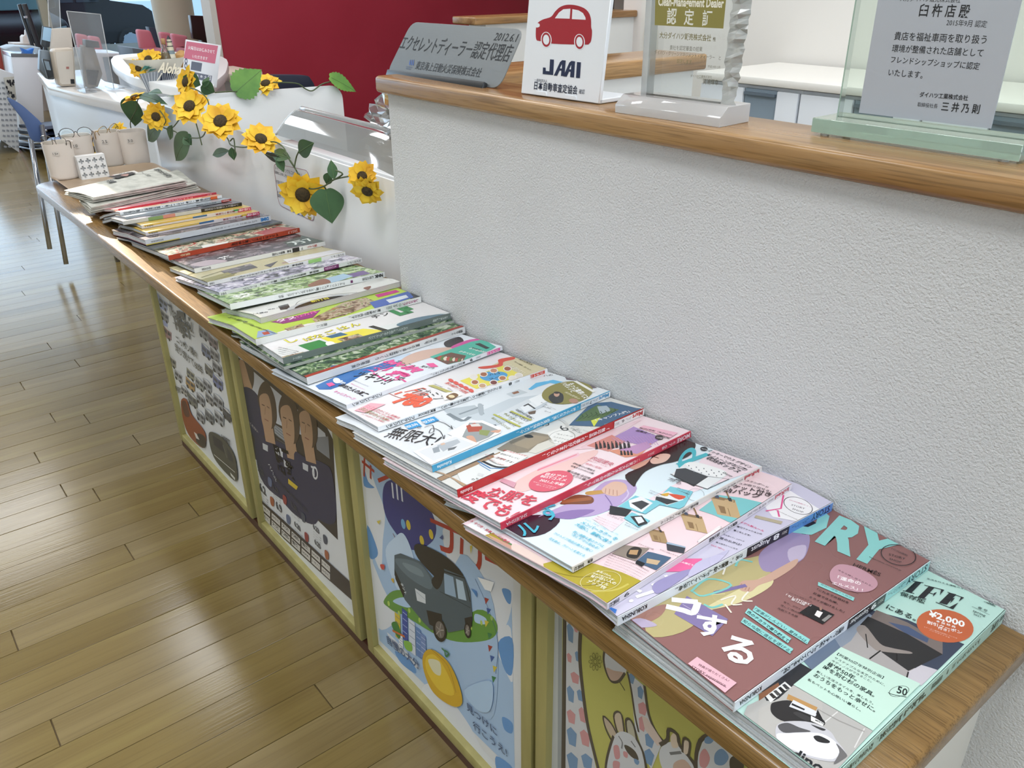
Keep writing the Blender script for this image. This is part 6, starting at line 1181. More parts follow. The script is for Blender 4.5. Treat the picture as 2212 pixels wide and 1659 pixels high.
def glass_award():
    t = thing('glass_award', 'thick greenish glass award holding a silver certificate plate', 'award', (-.38, .77, CAPZ))
    a, b = onz(1750, 290, CAPZ), onz(2200, 356, CAPZ); ux = (b - a).normalized(); d = Vector((-ux.y, ux.x, 0)); W = (b - a).length; h = .0135; z0 = .0022
    GB = D.materials.new('green_glass'); GB.use_nodes = True; bb = GB.node_tree.nodes['Principled BSDF']; bb.inputs['Transmission Weight'].default_value = .8; bb.inputs['Base Color'].default_value = rgb('#dcefe4'); bb.inputs['Roughness'].default_value = .03; bb.inputs['IOR'].default_value = 1.5
    def P(x, y, z): return a + ux * x + d * y + Vector((0, 0, z))
    def bx(x0, y0, z0_, x1, y1, z1): return G().prism([P(x0, y0, z0_), P(x1, y0, z0_), P(x1, y1, z0_), P(x0, y1, z0_)], (0, 0, z1 - z0_))
    bx(0, 0, z0, W, .052, z0 + h).obj('base_block', GB, t, bevel=.0006, seg=1)
    edge = clear('green_glass_edge', '#d3e6da', .6, .05, .5, '#c8dfd2')
    bx(.0006, -.0003, z0 + .0006, W - .0006, .0, z0 + h - .0006).obj('base_front_edge', edge, t)
    for x, y in ((.012, .006), (W - .014, .006), (.012, .046), (W - .014, .046)): G().lathe([(.004, 0), (.004, z0)], P(x, y, 0), 12).obj('foot', clear('rubber_dot', '#e8e8e4', 1, .3, .5), t)
    pl = Plane(P(0, .02, z0 + h), ux, (0, 0, 1)); x0 = pl.px(1805, 283)[0]; x1 = W - .004; H = .3
    G().prism([pl.to3(x, y, 0) for x, y in ((x0, 0), (x1, 0), (x1, H), (x0, H))], pl.n * -.008).obj('panel', clear('glass_sheet', '#f0f6f2', .9), t)
    for xa in (x0 - .0013, x1 + .0001): G().prism([pl.to3(x, y, .0001) for x, y in ((xa, 0), (xa + .0012, 0), (xa + .0012, H), (xa, H))], pl.n * -.0082).obj('panel_edge', edge, t)
    p1 = Plane(pl.to3(0, 0, .0), ux, (0, 0, 1)); q = [p1.px(*p) for p in ((1857, 243), (2143, 273), (2203, -60), (1903, -60))]
    ym = q[0][1]; G().prism([p1.to3(*p, .0004) for p in ((q[0][0], ym), (q[1][0], ym), (q[1][0], H * .93), (q[0][0], H * .93))], p1.n * .0012).obj('silver_plate', mat('#bcc2cc', .4, .2), t)
    p2 = Plane(p1.to3(0, 0, .0016), ux, (0, 0, 1)); A = Art(p2, t, K6, rough=.5, names=('plate_mark', 'lettering'), base=.0001); k = '#26282c'
    A.text(k, '大分ダイハツ販売株式会社', (900, 5), (1380, 18), 1.15, 0).text(k, '臼 杵 店 殿', (1050, 122), (1450, 132), 1.2, .012).text('#3a3c40', '2015年9月 認定', (1268, 200), (1588, 215), 1.15, 0)
    for s_, x0_, y0_, x1_, y1_ in (('貴店を福祉車両を取り扱う', 852, 312, 1585, 345), ('環境が整備された店舗として', 835, 408, 1558, 448), ('フレンドシップショップに認定', 825, 495, 1530, 552), ('いたします。', 805, 598, 1078, 622)): A.text(k, s_, (x0_, y0_), (x1_, y1_), 1.1, .004)
    A.text(k, 'ダイハツ工業株式会社', (1055, 768), (1440, 798), 1.1, .02).text('#3a3c40', '取締役社長', (1038, 845), (1198, 860), 1.1, 0).text(k, '三 井 乃 則', (1228, 875), (1530, 900), 1.2, .02); A.done()
glass_award()
# ---------------------------------------------------------------- far end of the counter
def rrect(x0, y0, x1, y1, r, n=6):
    P = []
    for cx_, cy_, a0 in ((x1 - r, y0 + r, -90), (x1 - r, y1 - r, 0), (x0 + r, y1 - r, 90), (x0 + r, y0 + r, 180)):
        for k in range(n + 1):
            a = math.radians(a0 + 90 * k / n); P.append((cx_ + r * math.cos(a), cy_ + r * math.sin(a)))
    return P
def tray():
    t = thing('serving_tray', 'beige rimmed tray under the cups at the far end of the counter', 'tray', (-2.55, .61, ZT))
    a = rrect(-2.705, .478, -2.40, .745, .03); b = rrect(-2.713, .470, -2.392, .753, .035); c = rrect(-2.716, .467, -2.389, .756, .036); d = rrect(-2.700, .483, -2.405, .740, .028)
    n = len(a); L = [(a, .0005), (b, .013), (c, .0135), (c, .0115), (d, .003)]
    L = [(rrect(-2.703, .480, -2.402, .743, .03), .0004), (b, .012), (c, .014), (rrect(-2.711, .472, -2.394, .751, .034), .0132), (d, .0028)]
    v = [(x, y, ZT + z) for q, z in L for x, y in q]; f = [tuple(range(n))[::-1]]
    for i in range(len(L) - 1): f += [(i * n + k, i * n + (k + 1) % n, (i + 1) * n + (k + 1) % n, (i + 1) * n + k) for k in range(n)]
    f.append(tuple((len(L) - 1) * n + k for k in range(n))); G().add(v, f).obj('tray_body', mat('#a8937c', .35), t, angle=.8)
tray()
CUPM = mat('#e2d8cf', .38)
CUPB = []
def cup(u, v, label, num, first=[None]):
    p = onz(u, v, ZT + .003); t = thing('glasses_cup', label, 'cup', p, 'cups for reading glasses')
    prof = [(0, 0), (.033, 0), (.0365, .003), (.037, .008), (.0395, .098), (.0398, .101), (.0385, .1005), (.0355, .012), (0, .008)]
    if first[0] is None:
        o = G().lathe(prof, (0, 0, 0), 32, sq=.22).obj('cup_body', CUPM, None, True, angle=.9); first[0] = o.data; o.location = p; bpy.context.view_layer.update(); par(o, t)
    else:
        o = D.objects.new('cup_body', first[0]); COL.objects.link(o); o.location = p; par(o, t)
    # sticker on the side that faces the room
    a = math.atan2(-p.y + .0, -p.x) ; a = -.42; n = Vector((math.cos(a), math.sin(a), 0)); o = p + n * .0418 + Vector((0, 0, .076)); ux = Vector((-n.y, n.x, 0)); pl = Plane(o, ux, Vector((n.x * .04, n.y * .04, 1)) * 1.0)
    G().prism([pl.to3(x, y, .0004) for x, y in ((-.009, -.006), (.009, -.006), (.009, .006), (-.009, .006))], pl.n * .0003).obj('sticker', mat('#d8d0c8', .4), t)
    A = Art(pl, t, rough=.5, names=('sticker_picture', 'sticker_lettering'), base=.0009); A.ltext('#4a4542', num, (-.007, -.0035), (.007, -.0035), 1, .01); A.done(); return p
c1 = cup(141, 384, 'ivory plastic cup marked 1.5, front left of the tray', '1.5+')
c2 = cup(181, 366, 'ivory plastic cup marked 2.0, behind the punched white box', '2.0')
c3 = cup(243, 356, 'ivory plastic cup marked 2.5 with gold-rimmed glasses', '2.5')
c4 = cup(297, 354, 'ivory plastic cup marked 3.0, nearest the white divider', '3.0')
def eyeglasses(p, ang, tilt, col, label, metal=.9):
    t = thing('eyeglasses', label, 'glasses', p, 'reading glasses kept in the cups'); m = mat(col, .25, metal)
    M = Matrix.Translation(p) @ Matrix.Rotation(ang, 4, 'Z') @ Matrix.Rotation(tilt, 4, 'X')
    for s_ in (-1, 1):
        ring = [M @ Vector((s_ * .024 + .02 * math.cos(k * .3927), .002 * math.sin(k), .105 + .0155 * math.sin(k * .3927))) for k in range(16)]
        G().tube(ring, .0009, 6, closed=True).obj('rim', m, t, True)
        lens = [M @ Vector((s_ * .024 + .0195 * math.cos(k * .3927), 0, .105 + .015 * math.sin(k * .3927))) for k in range(16)]
        G().add(lens, [tuple(range(16))]).obj('lens', clear('spectacle_lens', '#eef2f0', 1.5), t, fix=False)
        G().tube(catmull([M @ Vector(q) for q in ((s_ * .045, 0, .108), (s_ * .046, .012, .10), (s_ * .03, .014, .05), (s_ * .016, .01, .016))], 5), .0011, 6).obj('temple', m, t, True)
    G().tube(catmull([M @ Vector(q) for q in ((-.005, 0, .106), (0, -.002, .110), (.005, 0, .106))], 4), .001, 6).obj('bridge', m, t, True)
eyeglasses(c1 + Vector((0, 0, .0)), .6, .1, '#6a6864', 'thin grey wire glasses standing in the cup marked 1.5')
eyeglasses(c2 + Vector((0, 0, .0)), 1.3, -.1, '#3a2f2a', 'dark rimmed glasses standing in the cup marked 2.0', .2)
eyeglasses(c3 + Vector((0, 0, .0)), 2.2, .12, '#b08a3c', 'gold rimmed glasses standing in the cup marked 2.5')
def punched_box():
    t = thing('punched_box', 'small white box punched with rows of plus-shaped holes', 'box', (-2.5, .53, ZT + .003))
    a, b = onz(177, 389, ZT + .003), onz(238, 381, ZT + .003); ux = (b - a).normalized(); d = Vector((-ux.y, ux.x, 0)); W = (b - a).length; H = .062; Dp = .035; m = mat('#dfdedc', .4)
    pl = Plane(a, ux, (Vector((0, 0, 1)) + d * .22).normalized()); g = G()
    # front wall built as a grid with plus-shaped openings left out
    nx, ny = 17, 13; cw, ch = W / nx, H / ny; hole = set()
    for i in range(4):
        for j in range(3):
            cx_, cy_ = 2 + i * 4, 2 + j * 4; hole |= {(cx_, cy_), (cx_ + 1, cy_), (cx_ - 1, cy_), (cx_, cy_ + 1), (cx_, cy_ - 1)}
    for i in range(nx):
        for j in range(ny):
            if (i, j) in hole: continue
            for h in (0, -.0015): g.add([pl.to3(i * cw, j * ch, h), pl.to3((i + 1) * cw, j * ch, h), pl.to3((i + 1) * cw, (j + 1) * ch, h), pl.to3(i * cw, (j + 1) * ch, h)], [(0, 1, 2, 3)])
    g.obj('front_wall', m, t, fix=False)
    G().prism([pl.to3(0, 0, -.007), pl.to3(W, 0, -.007), pl.to3(W, H, -.007), pl.to3(0, H, -.007)], pl.n * -.001).obj('added_backing', mat('#cfcfcd', .5), t)  # backing plate added so the plus holes do not go dark
    T = pl.to3(0, H, 0); F = [T, T + ux * W]; bk = a + d * (Dp + .012)
    G().prism([F[0], F[1], F[1] + d * Dp * .8 , F[0] + d * Dp * .8], (0, 0, .0015)).obj('lid', m, t)
    for x in (0, W): o_ = ux * x; G().prism([a + o_, T + o_, T + o_ + d * Dp * .8, bk + o_], ux * (.0015 if x == 0 else -.0015)).obj('side_wall', m, t)
    G().prism([bk, bk + ux * W, F[1] + d * Dp * .8, F[0] + d * Dp * .8], -d * .0015).obj('back_wall', m, t)
punched_box()
PAPER = noisy('newsprint', [(.3, '#a9aaa2'), (.5, '#bdbdb4'), (.7, '#cbcbc3')], (1, 1, 1), 40, 5, .8)
def newspaper(label, quad, z, th, seedv, art=None):
    P = [onz(u, v, z + th) for u, v in quad]; P = [Vector((p.x, p.y, 0)) for p in P]; c = sum(P, Vector()) / 4
    t = thing('newspaper', label, 'newspaper', (c.x, c.y, z), 'folded newspapers'); rnd = random.Random(seedv); K = 4
    for k in range(K):
        g = G(); z0 = z + th * k / K; N = 10; vs_ = []
        j = [Vector((rnd.uniform(-.006, .006), rnd.uniform(-.004, .004), 0)) for _ in range(4)]
        Q = [p + q for p, q in zip(P, j)]
        for i in range(N + 1):
            s_ = i / N; lo = Q[0].lerp(Q[1], s_); hi = Q[3].lerp(Q[2], s_)
            for m_ in range(5):
                r = m_ / 4; p = lo.lerp(hi, r); wob = .0016 * math.sin(s_ * 7 + k * 1.3 + r * 2) * (k + 1) / K; vs_.append(Vector((p.x, p.y, z0 + wob + th / K * .8)))
        n_ = len(vs_); vs_ += [v - Vector((0, 0, th / K * .6)) for v in vs_]; f = []
        for i in range(N):
            for m_ in range(4): a = i * 5 + m_; f += [(a, a + 5, a + 6, a + 1), (n_ + a, n_ + a + 1, n_ + a + 6, n_ + a + 5)]
        rim = [m_ for m_ in range(5)] + [i * 5 + 4 for i in range(1, N + 1)] + [N * 5 + m_ for m_ in (3, 2, 1, 0)] + [i * 5 for i in range(N - 1, 0, -1)]
        f += [(rim[i], rim[(i + 1) % len(rim)], n_ + rim[(i + 1) % len(rim)], n_ + rim[i]) for i in range(len(rim))]
        g.add(vs_, f).obj('folded_sheet', PAPER, t, True, angle=.6)
    return t, z + th
NZ = ZT + .012
t2_, zz = newspaper('lower folded newspaper, resting on the crimson-spined weekly', [(168, 425), (196, 446), (428, 395), (385, 365)], NZ + .004, .020, 2)
t1_, zz = newspaper('upper folded newspaper with large black headline characters', [(140, 408), (200, 424), (404, 388), (345, 360)], NZ + .025, .016, 4)
def news_print():
    pl = Plane((0, 0, zz + .0012), (1, 0, 0), (0, 1, 0)); A = Art(pl, t1_, (60, 330, .27125), rough=.8, names=('front_page_picture', 'front_page_lettering'), base=.0008); k = '#3a3c3c'
    A.poly('#3c3836', (630, 195), (830, 155), (865, 165), (720, 205)).blob('#a8837a', (740, 180), (800, 170), (790, 190)).text(k, '朝刊大分新聞', (1000, 135), (1110, 190), .9, .03).text(k, '特集', (610, 225), (655, 245), 1.2, .03).text('#5a5c5a', '「チームへ感謝」', (880, 150), (960, 190), 1, .0)
    for i in range(5): A.text('#70726f', '本日の紙面から地域の話題をお届けします', (430 + 10 * i, 250 - 6 * i), (600 + 20 * i, 232 - 6 * i), .7, 0)
    A.done()
news_print()
def booklet():
    t = thing('booklet', 'small white and red booklet lying behind the newspapers', 'booklet', (-2.45, .62, ZT + .03))
    q = [onz(u, v, ZT + .034) for u, v in ((242, 378), (262, 388), (312, 378), (290, 368))]; G().prism([p - Vector((0, 0, .03)) for p in q], (0, 0, .03)).obj('booklet_body', mat('#e0dcd6', .4), t, bevel=.0006, seg=1)
    pl = Plane((0, 0, ZT + .034), (1, 0, 0), (0, 1, 0)); A = Art(pl, t, rough=.4, names=('booklet_picture', 'booklet_lettering')); A.poly('#c23c40', (243, 378), (250, 381), (262, 387), (258, 388), (246, 382)).text('#3a3a3a', 'ガイド', (258, 376), (280, 373), 1, .02).done()
booklet()
# ---------------------------------------------------------------- milky dividers behind the counter
MILK = D.materials.new('milky_plastic'); MILK.use_nodes = True
def _milk():
    n = MILK.node_tree.nodes; l = MILK.node_tree.links; n.clear(); o = n.new('ShaderNodeOutputMaterial'); d = n.new('ShaderNodeBsdfDiffuse'); t = n.new('ShaderNodeBsdfTranslucent'); g = n.new('ShaderNodeBsdfGlossy'); a = n.new('ShaderNodeMixShader'); b = n.new('ShaderNodeMixShader'); f = n.new('ShaderNodeFresnel')
    no = n.new('ShaderNodeTexNoise'); no.inputs['Scale'].default_value = 4; r = ramp(MILK, [(.3, (.89, .91, .93, 1)), (.7, (.92, .93, .94, 1))]); l.new(no.outputs[0], r.inputs[0]); l.new(r.outputs[0], d.inputs[0]); l.new(r.outputs[0], t.inputs[0])
    g.inputs['Roughness'].default_value = .22; a.inputs[0].default_value = .12; l.new(d.outputs[0], a.inputs[1]); l.new(t.outputs[0], a.inputs[2]); l.new(f.outputs[0], b.inputs[0]); l.new(a.outputs[0], b.inputs[1]); l.new(g.outputs[0], b.inputs[2]); l.new(b.outputs[0], o.inputs[0])
_milk()
DY = .775
def dividers():
    t = thing('milky_divider', 'long milky white plastic divider standing behind the far magazines', 'divider', (-1.95, DY, 0))
    zt = .712; G().prism([(-2.69, DY, 0), (-1.195, DY, 0), (-1.195, DY, zt), (-2.69, DY, zt)], (0, .006, 0)).obj('panel', MILK, t, bevel=.0012)
    pl = Plane((-2.69, DY, 0), (1, 0, 0), (0, 0, 1))
    t3 = thing('notice_sticker', 'rounded white notice with a thin red border on the milky divider', 'notice', (-1.6, DY, .55))
    q = [pl.px(*p) for p in ((591, 352), (668, 368), (681, 480), (603, 443))]; c = [Vector(p + (0,)) for p in q]; pts = []
    for i in range(4):
        a, b, d = c[i - 1], c[i], c[(i + 1) % 4]; u = (a - b).normalized(); w_ = (d - b).normalized(); r = .018
        for k in range(5): s_ = k / 4; pts.append(b + u * r * (1 - s_) ** 2 + w_ * r * s_ ** 2)
    G().prism([pl.to3(v.x, v.y, .0003) for v in pts], pl.n * .0006).obj('sheet', mat('#e8ebf0', .35), t3)
    A = Art(pl, t3, (380, 0, .30145), rough=.4, names=('border_and_figures', 'lettering'), base=.0012)
    A.lay += 1; n_ = len(pts); cc = sum(pts, Vector()) / n_; A.raw([(v.x, v.y) for v in pts] + [((v.x - cc.x) * .975 + cc.x, (v.y - cc.y) * .975 + cc.y) for v in pts], [(i, (i + 1) % n_, n_ + (i + 1) % n_, n_ + i) for i in range(n_)], '#b08a94')
    for s_, x0, y0, x1, y1 in (('メモリをいつでもコピーいたし', 715, 1212, 915, 1275), ('自動的にお申し付けください', 712, 1240, 850, 1290), ('付箋を目印としています', 722, 1310, 850, 1345), ('メモ用紙と付箋もご用意', 730, 1385, 860, 1425), ('勧誘いくださいね', 732, 1408, 830, 1445)): A.text('#4a4c52', s_, (x0, y0), (x1, y1), 1, 0)
    for x, c_ in ((870, '#2f64a8'), (910, '#3f74a0'), (955, '#b8a23c')): A.ell(c_, (x + 5, 1500 + (x - 870) * .4), (x + 16, 1505 + (x - 870) * .4), (x + 3, 1512 + (x - 870) * .4), 14).poly(c_, (x - 8, 1512 + (x - 870) * .4), (x + 20, 1524 + (x - 870) * .4), (x + 14, 1540 + (x - 870) * .4), (x - 4, 1532 + (x - 870) * .4))
    A.done()
    t2 = thing('cross_divider', 'white divider running back from the counter under the green leaves', 'divider', (-2.70, 1.1, 0))
    X = -2.70; y0, y1 = DY + .008, onx(738, 183, X).y; z1 = onx(735, 183, X).z; pts = [(X, y0, 0), (X, y0, z1 + .012)]
    r = .045
    for k in range(7): a = math.pi / 2 * k / 6; pts.append((X, y1 - r + r * math.sin(a), z1 - r + r * math.cos(a)))
    pts.append((X, y1, 0)); G().prism(pts, (-.006, 0, 0)).obj('panel', MILK, t2, bevel=.0012)
    # side panel closing the box towards the red wall
dividers()
def hood():
    t = thing('acrylic_hood', 'clear acrylic hood with a rounded rim, crumpled film inside', 'hood', (-1.6, .9, 0))
    m = clear('hood_acrylic', '#f8f9f9', .9, .05, .05)
    a, b = ony(596, 291, DY + .012), None; X0 = a.x; b = onx(661, 237, X0 + .02)
    y0, y1 = DY + .012, b.y; za, zb = a.z, b.z; X1 = -1.21
    n = 14; prof = []
    for k in range(n + 1): s_ = k / n; prof.append((y0 + (y1 - y0) * s_, za + (zb - za) * math.sin(s_ * math.pi / 2)))
    R = .30; rows = []
    for i in range(25):
        s_ = i / 24; x = X0 + (X1 - X0) * s_; q = max(0, (x - (X1 - R)) / R); drop = (1 - math.sqrt(max(0, 1 - q * q))) * .13
        rows.append([Vector((x, y, z - drop * (.35 + .65 * (z - za) / max(1e-6, zb - za)) - 0 * y)) for y, z in prof])
    v = [p for r_ in rows for p in r_]; f = [(i * (n + 1) + k, i * (n + 1) + k + 1, (i + 1) * (n + 1) + k + 1, (i + 1) * (n + 1) + k) for i in range(24) for k in range(n)]
    G().add(v, f).obj('lid', m, t, True, fix=False)
    G().tube([r_[-1] for r_ in rows], .006, 8).obj('rim', clear('hood_rim', '#e6eaea', 1.8, .08, .25), t, True)
    G().tube([rows[0][k] for k in range(n + 1)], .0022, 6).obj('side_edge', MC['hood_rim'], t, True)
    G().prism([(X0, y0, .3), (X0, y1, .3)] + [tuple(rows[0][k]) for k in range(n, -1, -1)], (.003, 0, 0)).obj('end_wall', m, t)
    box('bin_body', (X0 + .01, y0 + .004, .25), (X1 - .004, y1 - .006, za - .012), MILK, t, bevel=.004)
    fz = thing('crumpled_film', 'ball of crumpled clear film inside the acrylic hood', 'film', (-1.45, 1.0, .5))
    bm = bmesh.new(); bmesh.ops.create_icosphere(bm, subdivisions=4, radius=.11); rnd = random.Random(9)
    from mathutils import noise
    for vv in bm.verts:
        q = vv.co.normalized(); vv.co = Vector((q.x * .20, q.y * .09, q.z * .09)) * (1 + .35 * noise.noise(q * 3) + .22 * noise.noise(q * 8)); vv.co += Vector((-1.40, y1 + .07, za + .02))
    me = D.meshes.new('film_sheet'); bm.to_mesh(me); bm.free(); me.materials.append(clear('film', '#f8f8f8', 2.6, .06, .05)); o = D.objects.new('film_sheet', me); COL.objects.link(o); par(o, fz)
hood()
# ---------------------------------------------------------------- sunflower garland
YEL = noisy('petal_yellow', [(.3, '#dba01c'), (.55, '#f0c229'), (.8, '#f6d84a')], (1, 1, 1), 25, 3, .6)
BRN = noisy('seed_brown', [(.3, '#2a2316'), (.6, '#4a3c22')], (1, 1, 1), 300, 3, .9, 1.0)
LEAFD = noisy('leaf_dark', [(.3, '#2c4a30'), (.7, '#466a42')], (1, 1, 1), 14, 4, .5)
LEAFB = noisy('leaf_bright', [(.3, '#4f8038'), (.7, '#79a84c')], (1, 1, 1), 14, 4, .45)
STEM = mat('#4c5a3a', .6)
def flower(t, c, r, n, seedv, squash=1.0):
    n = Vector(n).normalized(); a = n.cross(Vector((0, 0, 1)));
    if a.length < .1: a = Vector((1, 0, 0))
    a.normalize(); b = n.cross(a); rnd = random.Random(seedv); g = G()
    for ring, (cnt, rr, lift) in enumerate(((13, 1.0, .0), (9, .82, .1))):
        for k in range(cnt):
            th = 2 * math.pi * (k + .5 * ring) / cnt + rnd.uniform(-.12, .12); L = r * rr * rnd.uniform(.86, 1.08); wd = r * .33; cup = rnd.uniform(-.1, .35)
            d = a * math.cos(th) + b * math.sin(th); s_ = -a * math.sin(th) + b * math.cos(th)
            def P(x, y, z): return c + d * x * L + s_ * y * wd + n * (z * r)
            v = [P(.18, 0, lift), P(.4, .7, lift + .06 + cup * .1), P(.4, -.7, lift + .06 + cup * .1), P(.4, 0, lift + cup * .1), P(.7, .8, lift + .1 + cup * .3), P(.7, -.8, lift + .1 + cup * .3), P(.7, 0, lift + .03 + cup * .3), P(1, rnd.uniform(-.15, .15), lift + cup * .55)]
            g.add(v, [(0, 3, 1), (0, 2, 3), (3, 6, 4, 1), (2, 5, 6, 3), (6, 7, 4), (5, 7, 6)])
    f = g.obj('flower', YEL, t, True, fix=False)
    g = G(); prof = [(.30 * r, .10 * r), (.31 * r, .17 * r), (.22 * r, .24 * r), (.001, .26 * r)]; M = Matrix((a, b, n)).transposed().to_4x4()
    g.lathe(prof, c, 16, M=M); g.obj('flower_center', BRN, f, True)
    g = G(); g.lathe([(.001, -.1 * r), (.2 * r, -.06 * r), (.16 * r, .1 * r)], c, 12, M=M); g.obj('sepals', LEAFD, f, True)
    return f
def leaf(t, base, tip, wd, n, m=None, fold=.15, bend=.1, heart=True, serr=False):
    base, tip = Vector(base), Vector(tip); d = tip - base; L = d.length; d.normalize(); n = Vector(n).normalized(); s_ = d.cross(n).normalized(); n = s_.cross(d)
    sh = [(-.06, .0), (-.10, .32), (.02, .72), (.18, .98), (.36, 1.0), (.55, .82), (.74, .5), (.9, .2), (1, 0)] if heart else [(0, 0), (.08, .3), (.22, .75), (.4, 1), (.6, .92), (.8, .5), (.92, .2), (1, 0)]
    sh = [(p.x, max(0, p.y)) for p in catmull([(a, b, 0) for a, b in sh], 3)]; g = G(); v = []; c = []
    for i, (x, y) in enumerate(sh):
        z = -bend * x * x; w_ = y * wd * (1 + (.07 * (-1) ** i if serr else 0))
        c.append(base + d * (max(x, 0) if heart else x) * L + n * z * L)
        for sg in (1, -1): v.append(base + d * x * L + s_ * sg * w_ + n * (z * L + fold * w_))
    k = len(sh); g.add(c + v, []); f = []
    for i in range(k - 1):
        a, b = i, i + 1; f.append((a, b, k + 2 * b, k + 2 * a)); f.append((b, a, k + 2 * a + 1, k + 2 * b + 1))
    g.f = f; g.m = [0] * len(f)
    o = g.obj('leaf', m or LEAFD, t, True, fix=False)
    G().tube(catmull([p + n * .0004 for p in c[::3]], 2), .0006, 5).obj('midrib', mat('#5d7a4c', .5), o, True)
    return o
def garland():
    t = thing('sunflower_garland', 'artificial sunflower garland draped over the milky dividers', 'garland', (-2.0, DY - .02, .7))
    Y = DY - .03
    q = lambda u, v, dy=0: ony(u, v, Y + dy)
    def vine(pts, r=.0016, dy=0): G().tube(catmull([q(u, v, dy + .006 * math.sin(i * 1.7)) for i, (u, v) in enumerate(pts)], 5), r, 6).obj('vine', STEM, t, True)
    vine([(293, 298), (285, 285), (282, 262), (295, 235), (300, 213), (330, 225), (350, 245), (358, 262), (352, 275), (372, 276), (395, 250), (418, 247)])
    vine([(418, 247), (426, 275), (436, 313)]); vine([(412, 298), (430, 298), (440, 292), (446, 275), (451, 240), (448, 215), (430, 197), (412, 190)])
    vine([(478, 280), (492, 300), (500, 314), (530, 318), (552, 310)]); vine([(552, 310), (590, 306), (612, 318), (622, 340), (640, 368), (655, 395), (672, 408), (700, 402), (722, 388), (758, 380)])
    vine([(640, 368), (628, 348), (612, 330)]); vine([(636, 360), (640, 340), (645, 328)]); vine([(700, 402), (706, 412)]); vine([(722, 388), (740, 376), (725, 368)]); vine([(497, 305), (505, 300), (508, 330)]); vine([(360, 280), (380, 285), (392, 300), (405, 300)])
    for i, (u, v, r, n) in enumerate(((412, 232, .050, (.7, -.75, .75)), (478, 265, .052, (.75, -.6, .8)), (563, 303, .042, (.9, -.1, .9)), (655, 418, .050, (.85, -.6, -.1)), (783, 382, .030, (.9, -.7, .5)), (795, 410, .034, (.6, -.8, -.5)), (338, 252, .040, (.8, -.5, .1)), (292, 213, .040, (0, -.3, 1)))):
        flower(t, q(u, v, -.01), r, n, i)
    # behind: on the cross divider's top edge and above
    Xb = -2.69
    flower(t, onx(405, 178, Xb), .050, (.2, -1, .35), 11); flower(t, onx(575, 183, -2.72), .050, (.4, -.4, .8), 12)
    def l(b, tp, w, n=(.75, -.65, .25), m=None, **k): leaf(t, q(*b), q(*tp), w, n, m, **k)
    l((286, 218), (288, 276), .036); l((345, 268), (303, 306), .030); l((405, 298), (364, 352), .030); l((704, 414), (716, 484), .034); l((645, 330), (672, 310), .018, heart=False); l((628, 342), (575, 325), .014, heart=False, n=(.1, -1, .6)); l((600, 335), (612, 372), .010, heart=False); l((615, 345), (556, 336), .012, (0, -1, -.4), mat('#1f2f24', .6), heart=False)
    l((500, 318), (505, 347), .010, heart=False); l((496, 325), (444, 335), .011, heart=False); l((722, 388), (714, 345), .010, mat('#4f7464', .5) and (.8, -.6, 0), heart=False); l((712, 372), (704, 402), .010, heart=False); l((372, 270), (362, 305), .012, heart=False); l((398, 292), (412, 312), .016, heart=False); l((300, 205), (350, 213), .016, (0, -.7, 1), heart=False); l((322, 200), (345, 195), .013, (0, -.6, 1), heart=False)
    def lb(b, tp, w, m, n=(.6, -.8, .4), X=Xb, **k): leaf(t, onx(*b, X), onx(*tp, X), w, n, m, **k)
    lb((512, 196), (566, 150), .046, LEAFB, (.97, -.1, .2), serr=True, bend=.03, fold=.05); lb((716, 168), (773, 196), .028, LEAFB, (.6, -.5, .6), serr=True)
    lb((395, 165), (435, 185), .024, LEAFD, heart=False); lb((438, 185), (465, 200), .022, LEAFD); lb((440, 190), (450, 165), .012, LEAFD, heart=False); lb((400, 208), (360, 205), .012, LEAFD, (0, -.7, 1), heart=False)
    G().tube(catmull([onx(u, v, Xb) for u, v in ((590, 178), (640, 180), (660, 192), (675, 196), (695, 182), (716, 176))], 5), .0022, 6).obj('vine', STEM, t, True)
    G().tube(catmull([onx(u, v, Xb) for u, v in ((465, 200), (490, 198), (512, 198))], 5), .0022, 6).obj('vine', STEM, t, True)
    # spray behind the cups
    for i, (u, v, r, n) in enumerate(((255, 290, .046, (.3, -.8, .5)), (203, 322, .040, (.6, -.8, .1)), (195, 300, .02, (1, -.5, 0)))): flower(t, ony(u, v, .73), r, n, 20 + i)
    leaf(t, ony(290, 300, .73), ony(262, 300, .73), .01, (0, -1, .4))
garland()
# ---------------------------------------------------------------- the showroom behind
def slab(name, label, cat, quad, y, depth, m, bevel=.004, axis='y', part=None, group=None, ground=False):
    """upright slab whose front outline is given in pixels on the plane y (or x) = const"""
    f = ony if axis == 'y' else onx; P = [f(u, v, y) for u, v in quad]; d = Vector((0, depth, 0)) if axis == 'y' else Vector((-depth, 0, 0))
    if ground:
        for p in sorted(P, key=lambda q: q.z)[:2]: p.z = 0
    c = sum(P, Vector()) / len(P); t = thing(name, label, cat, (c.x, c.y, min(p.z for p in P)), group)
    G().prism(P, d).obj(part or name + '_body', m, t, bevel=bevel); return t
RED = noisy('crimson_wall_paint', [(.3, '#a52a3e'), (.7, '#ad3145')], (1, 1, 1), 2, 3, .38)
XR = -5.3
def red_wall():
    y0 = onx(463, 0, XR).y; y1 = 4.75
    struct(box('wall_red', (XR - .12, y0, 0), (XR, y1, 3.3), RED)); struct(box('trim_4', (XR - .13, y0 - .035, 0), (XR + .01, y0, 3.3), mat('#cfc8c0', .5)))
red_wall()
struct(box('wall_behind_red', (XR - .25, 4.75, 0), (XR - .1, 6.1, CEIL), mat('#dedbd8', .7)))
def booth_window():
    t = struct(D.objects.new('window_2', None)); COL.objects.link(t); a = onx(1318, 24, XR + .3)
    box('window_frame', (a.x - .02, a.y - .03, a.z), (a.x + .02, a.y + .02, a.z + 1.2), mat('#4a4340', .5), t)
booth_window()
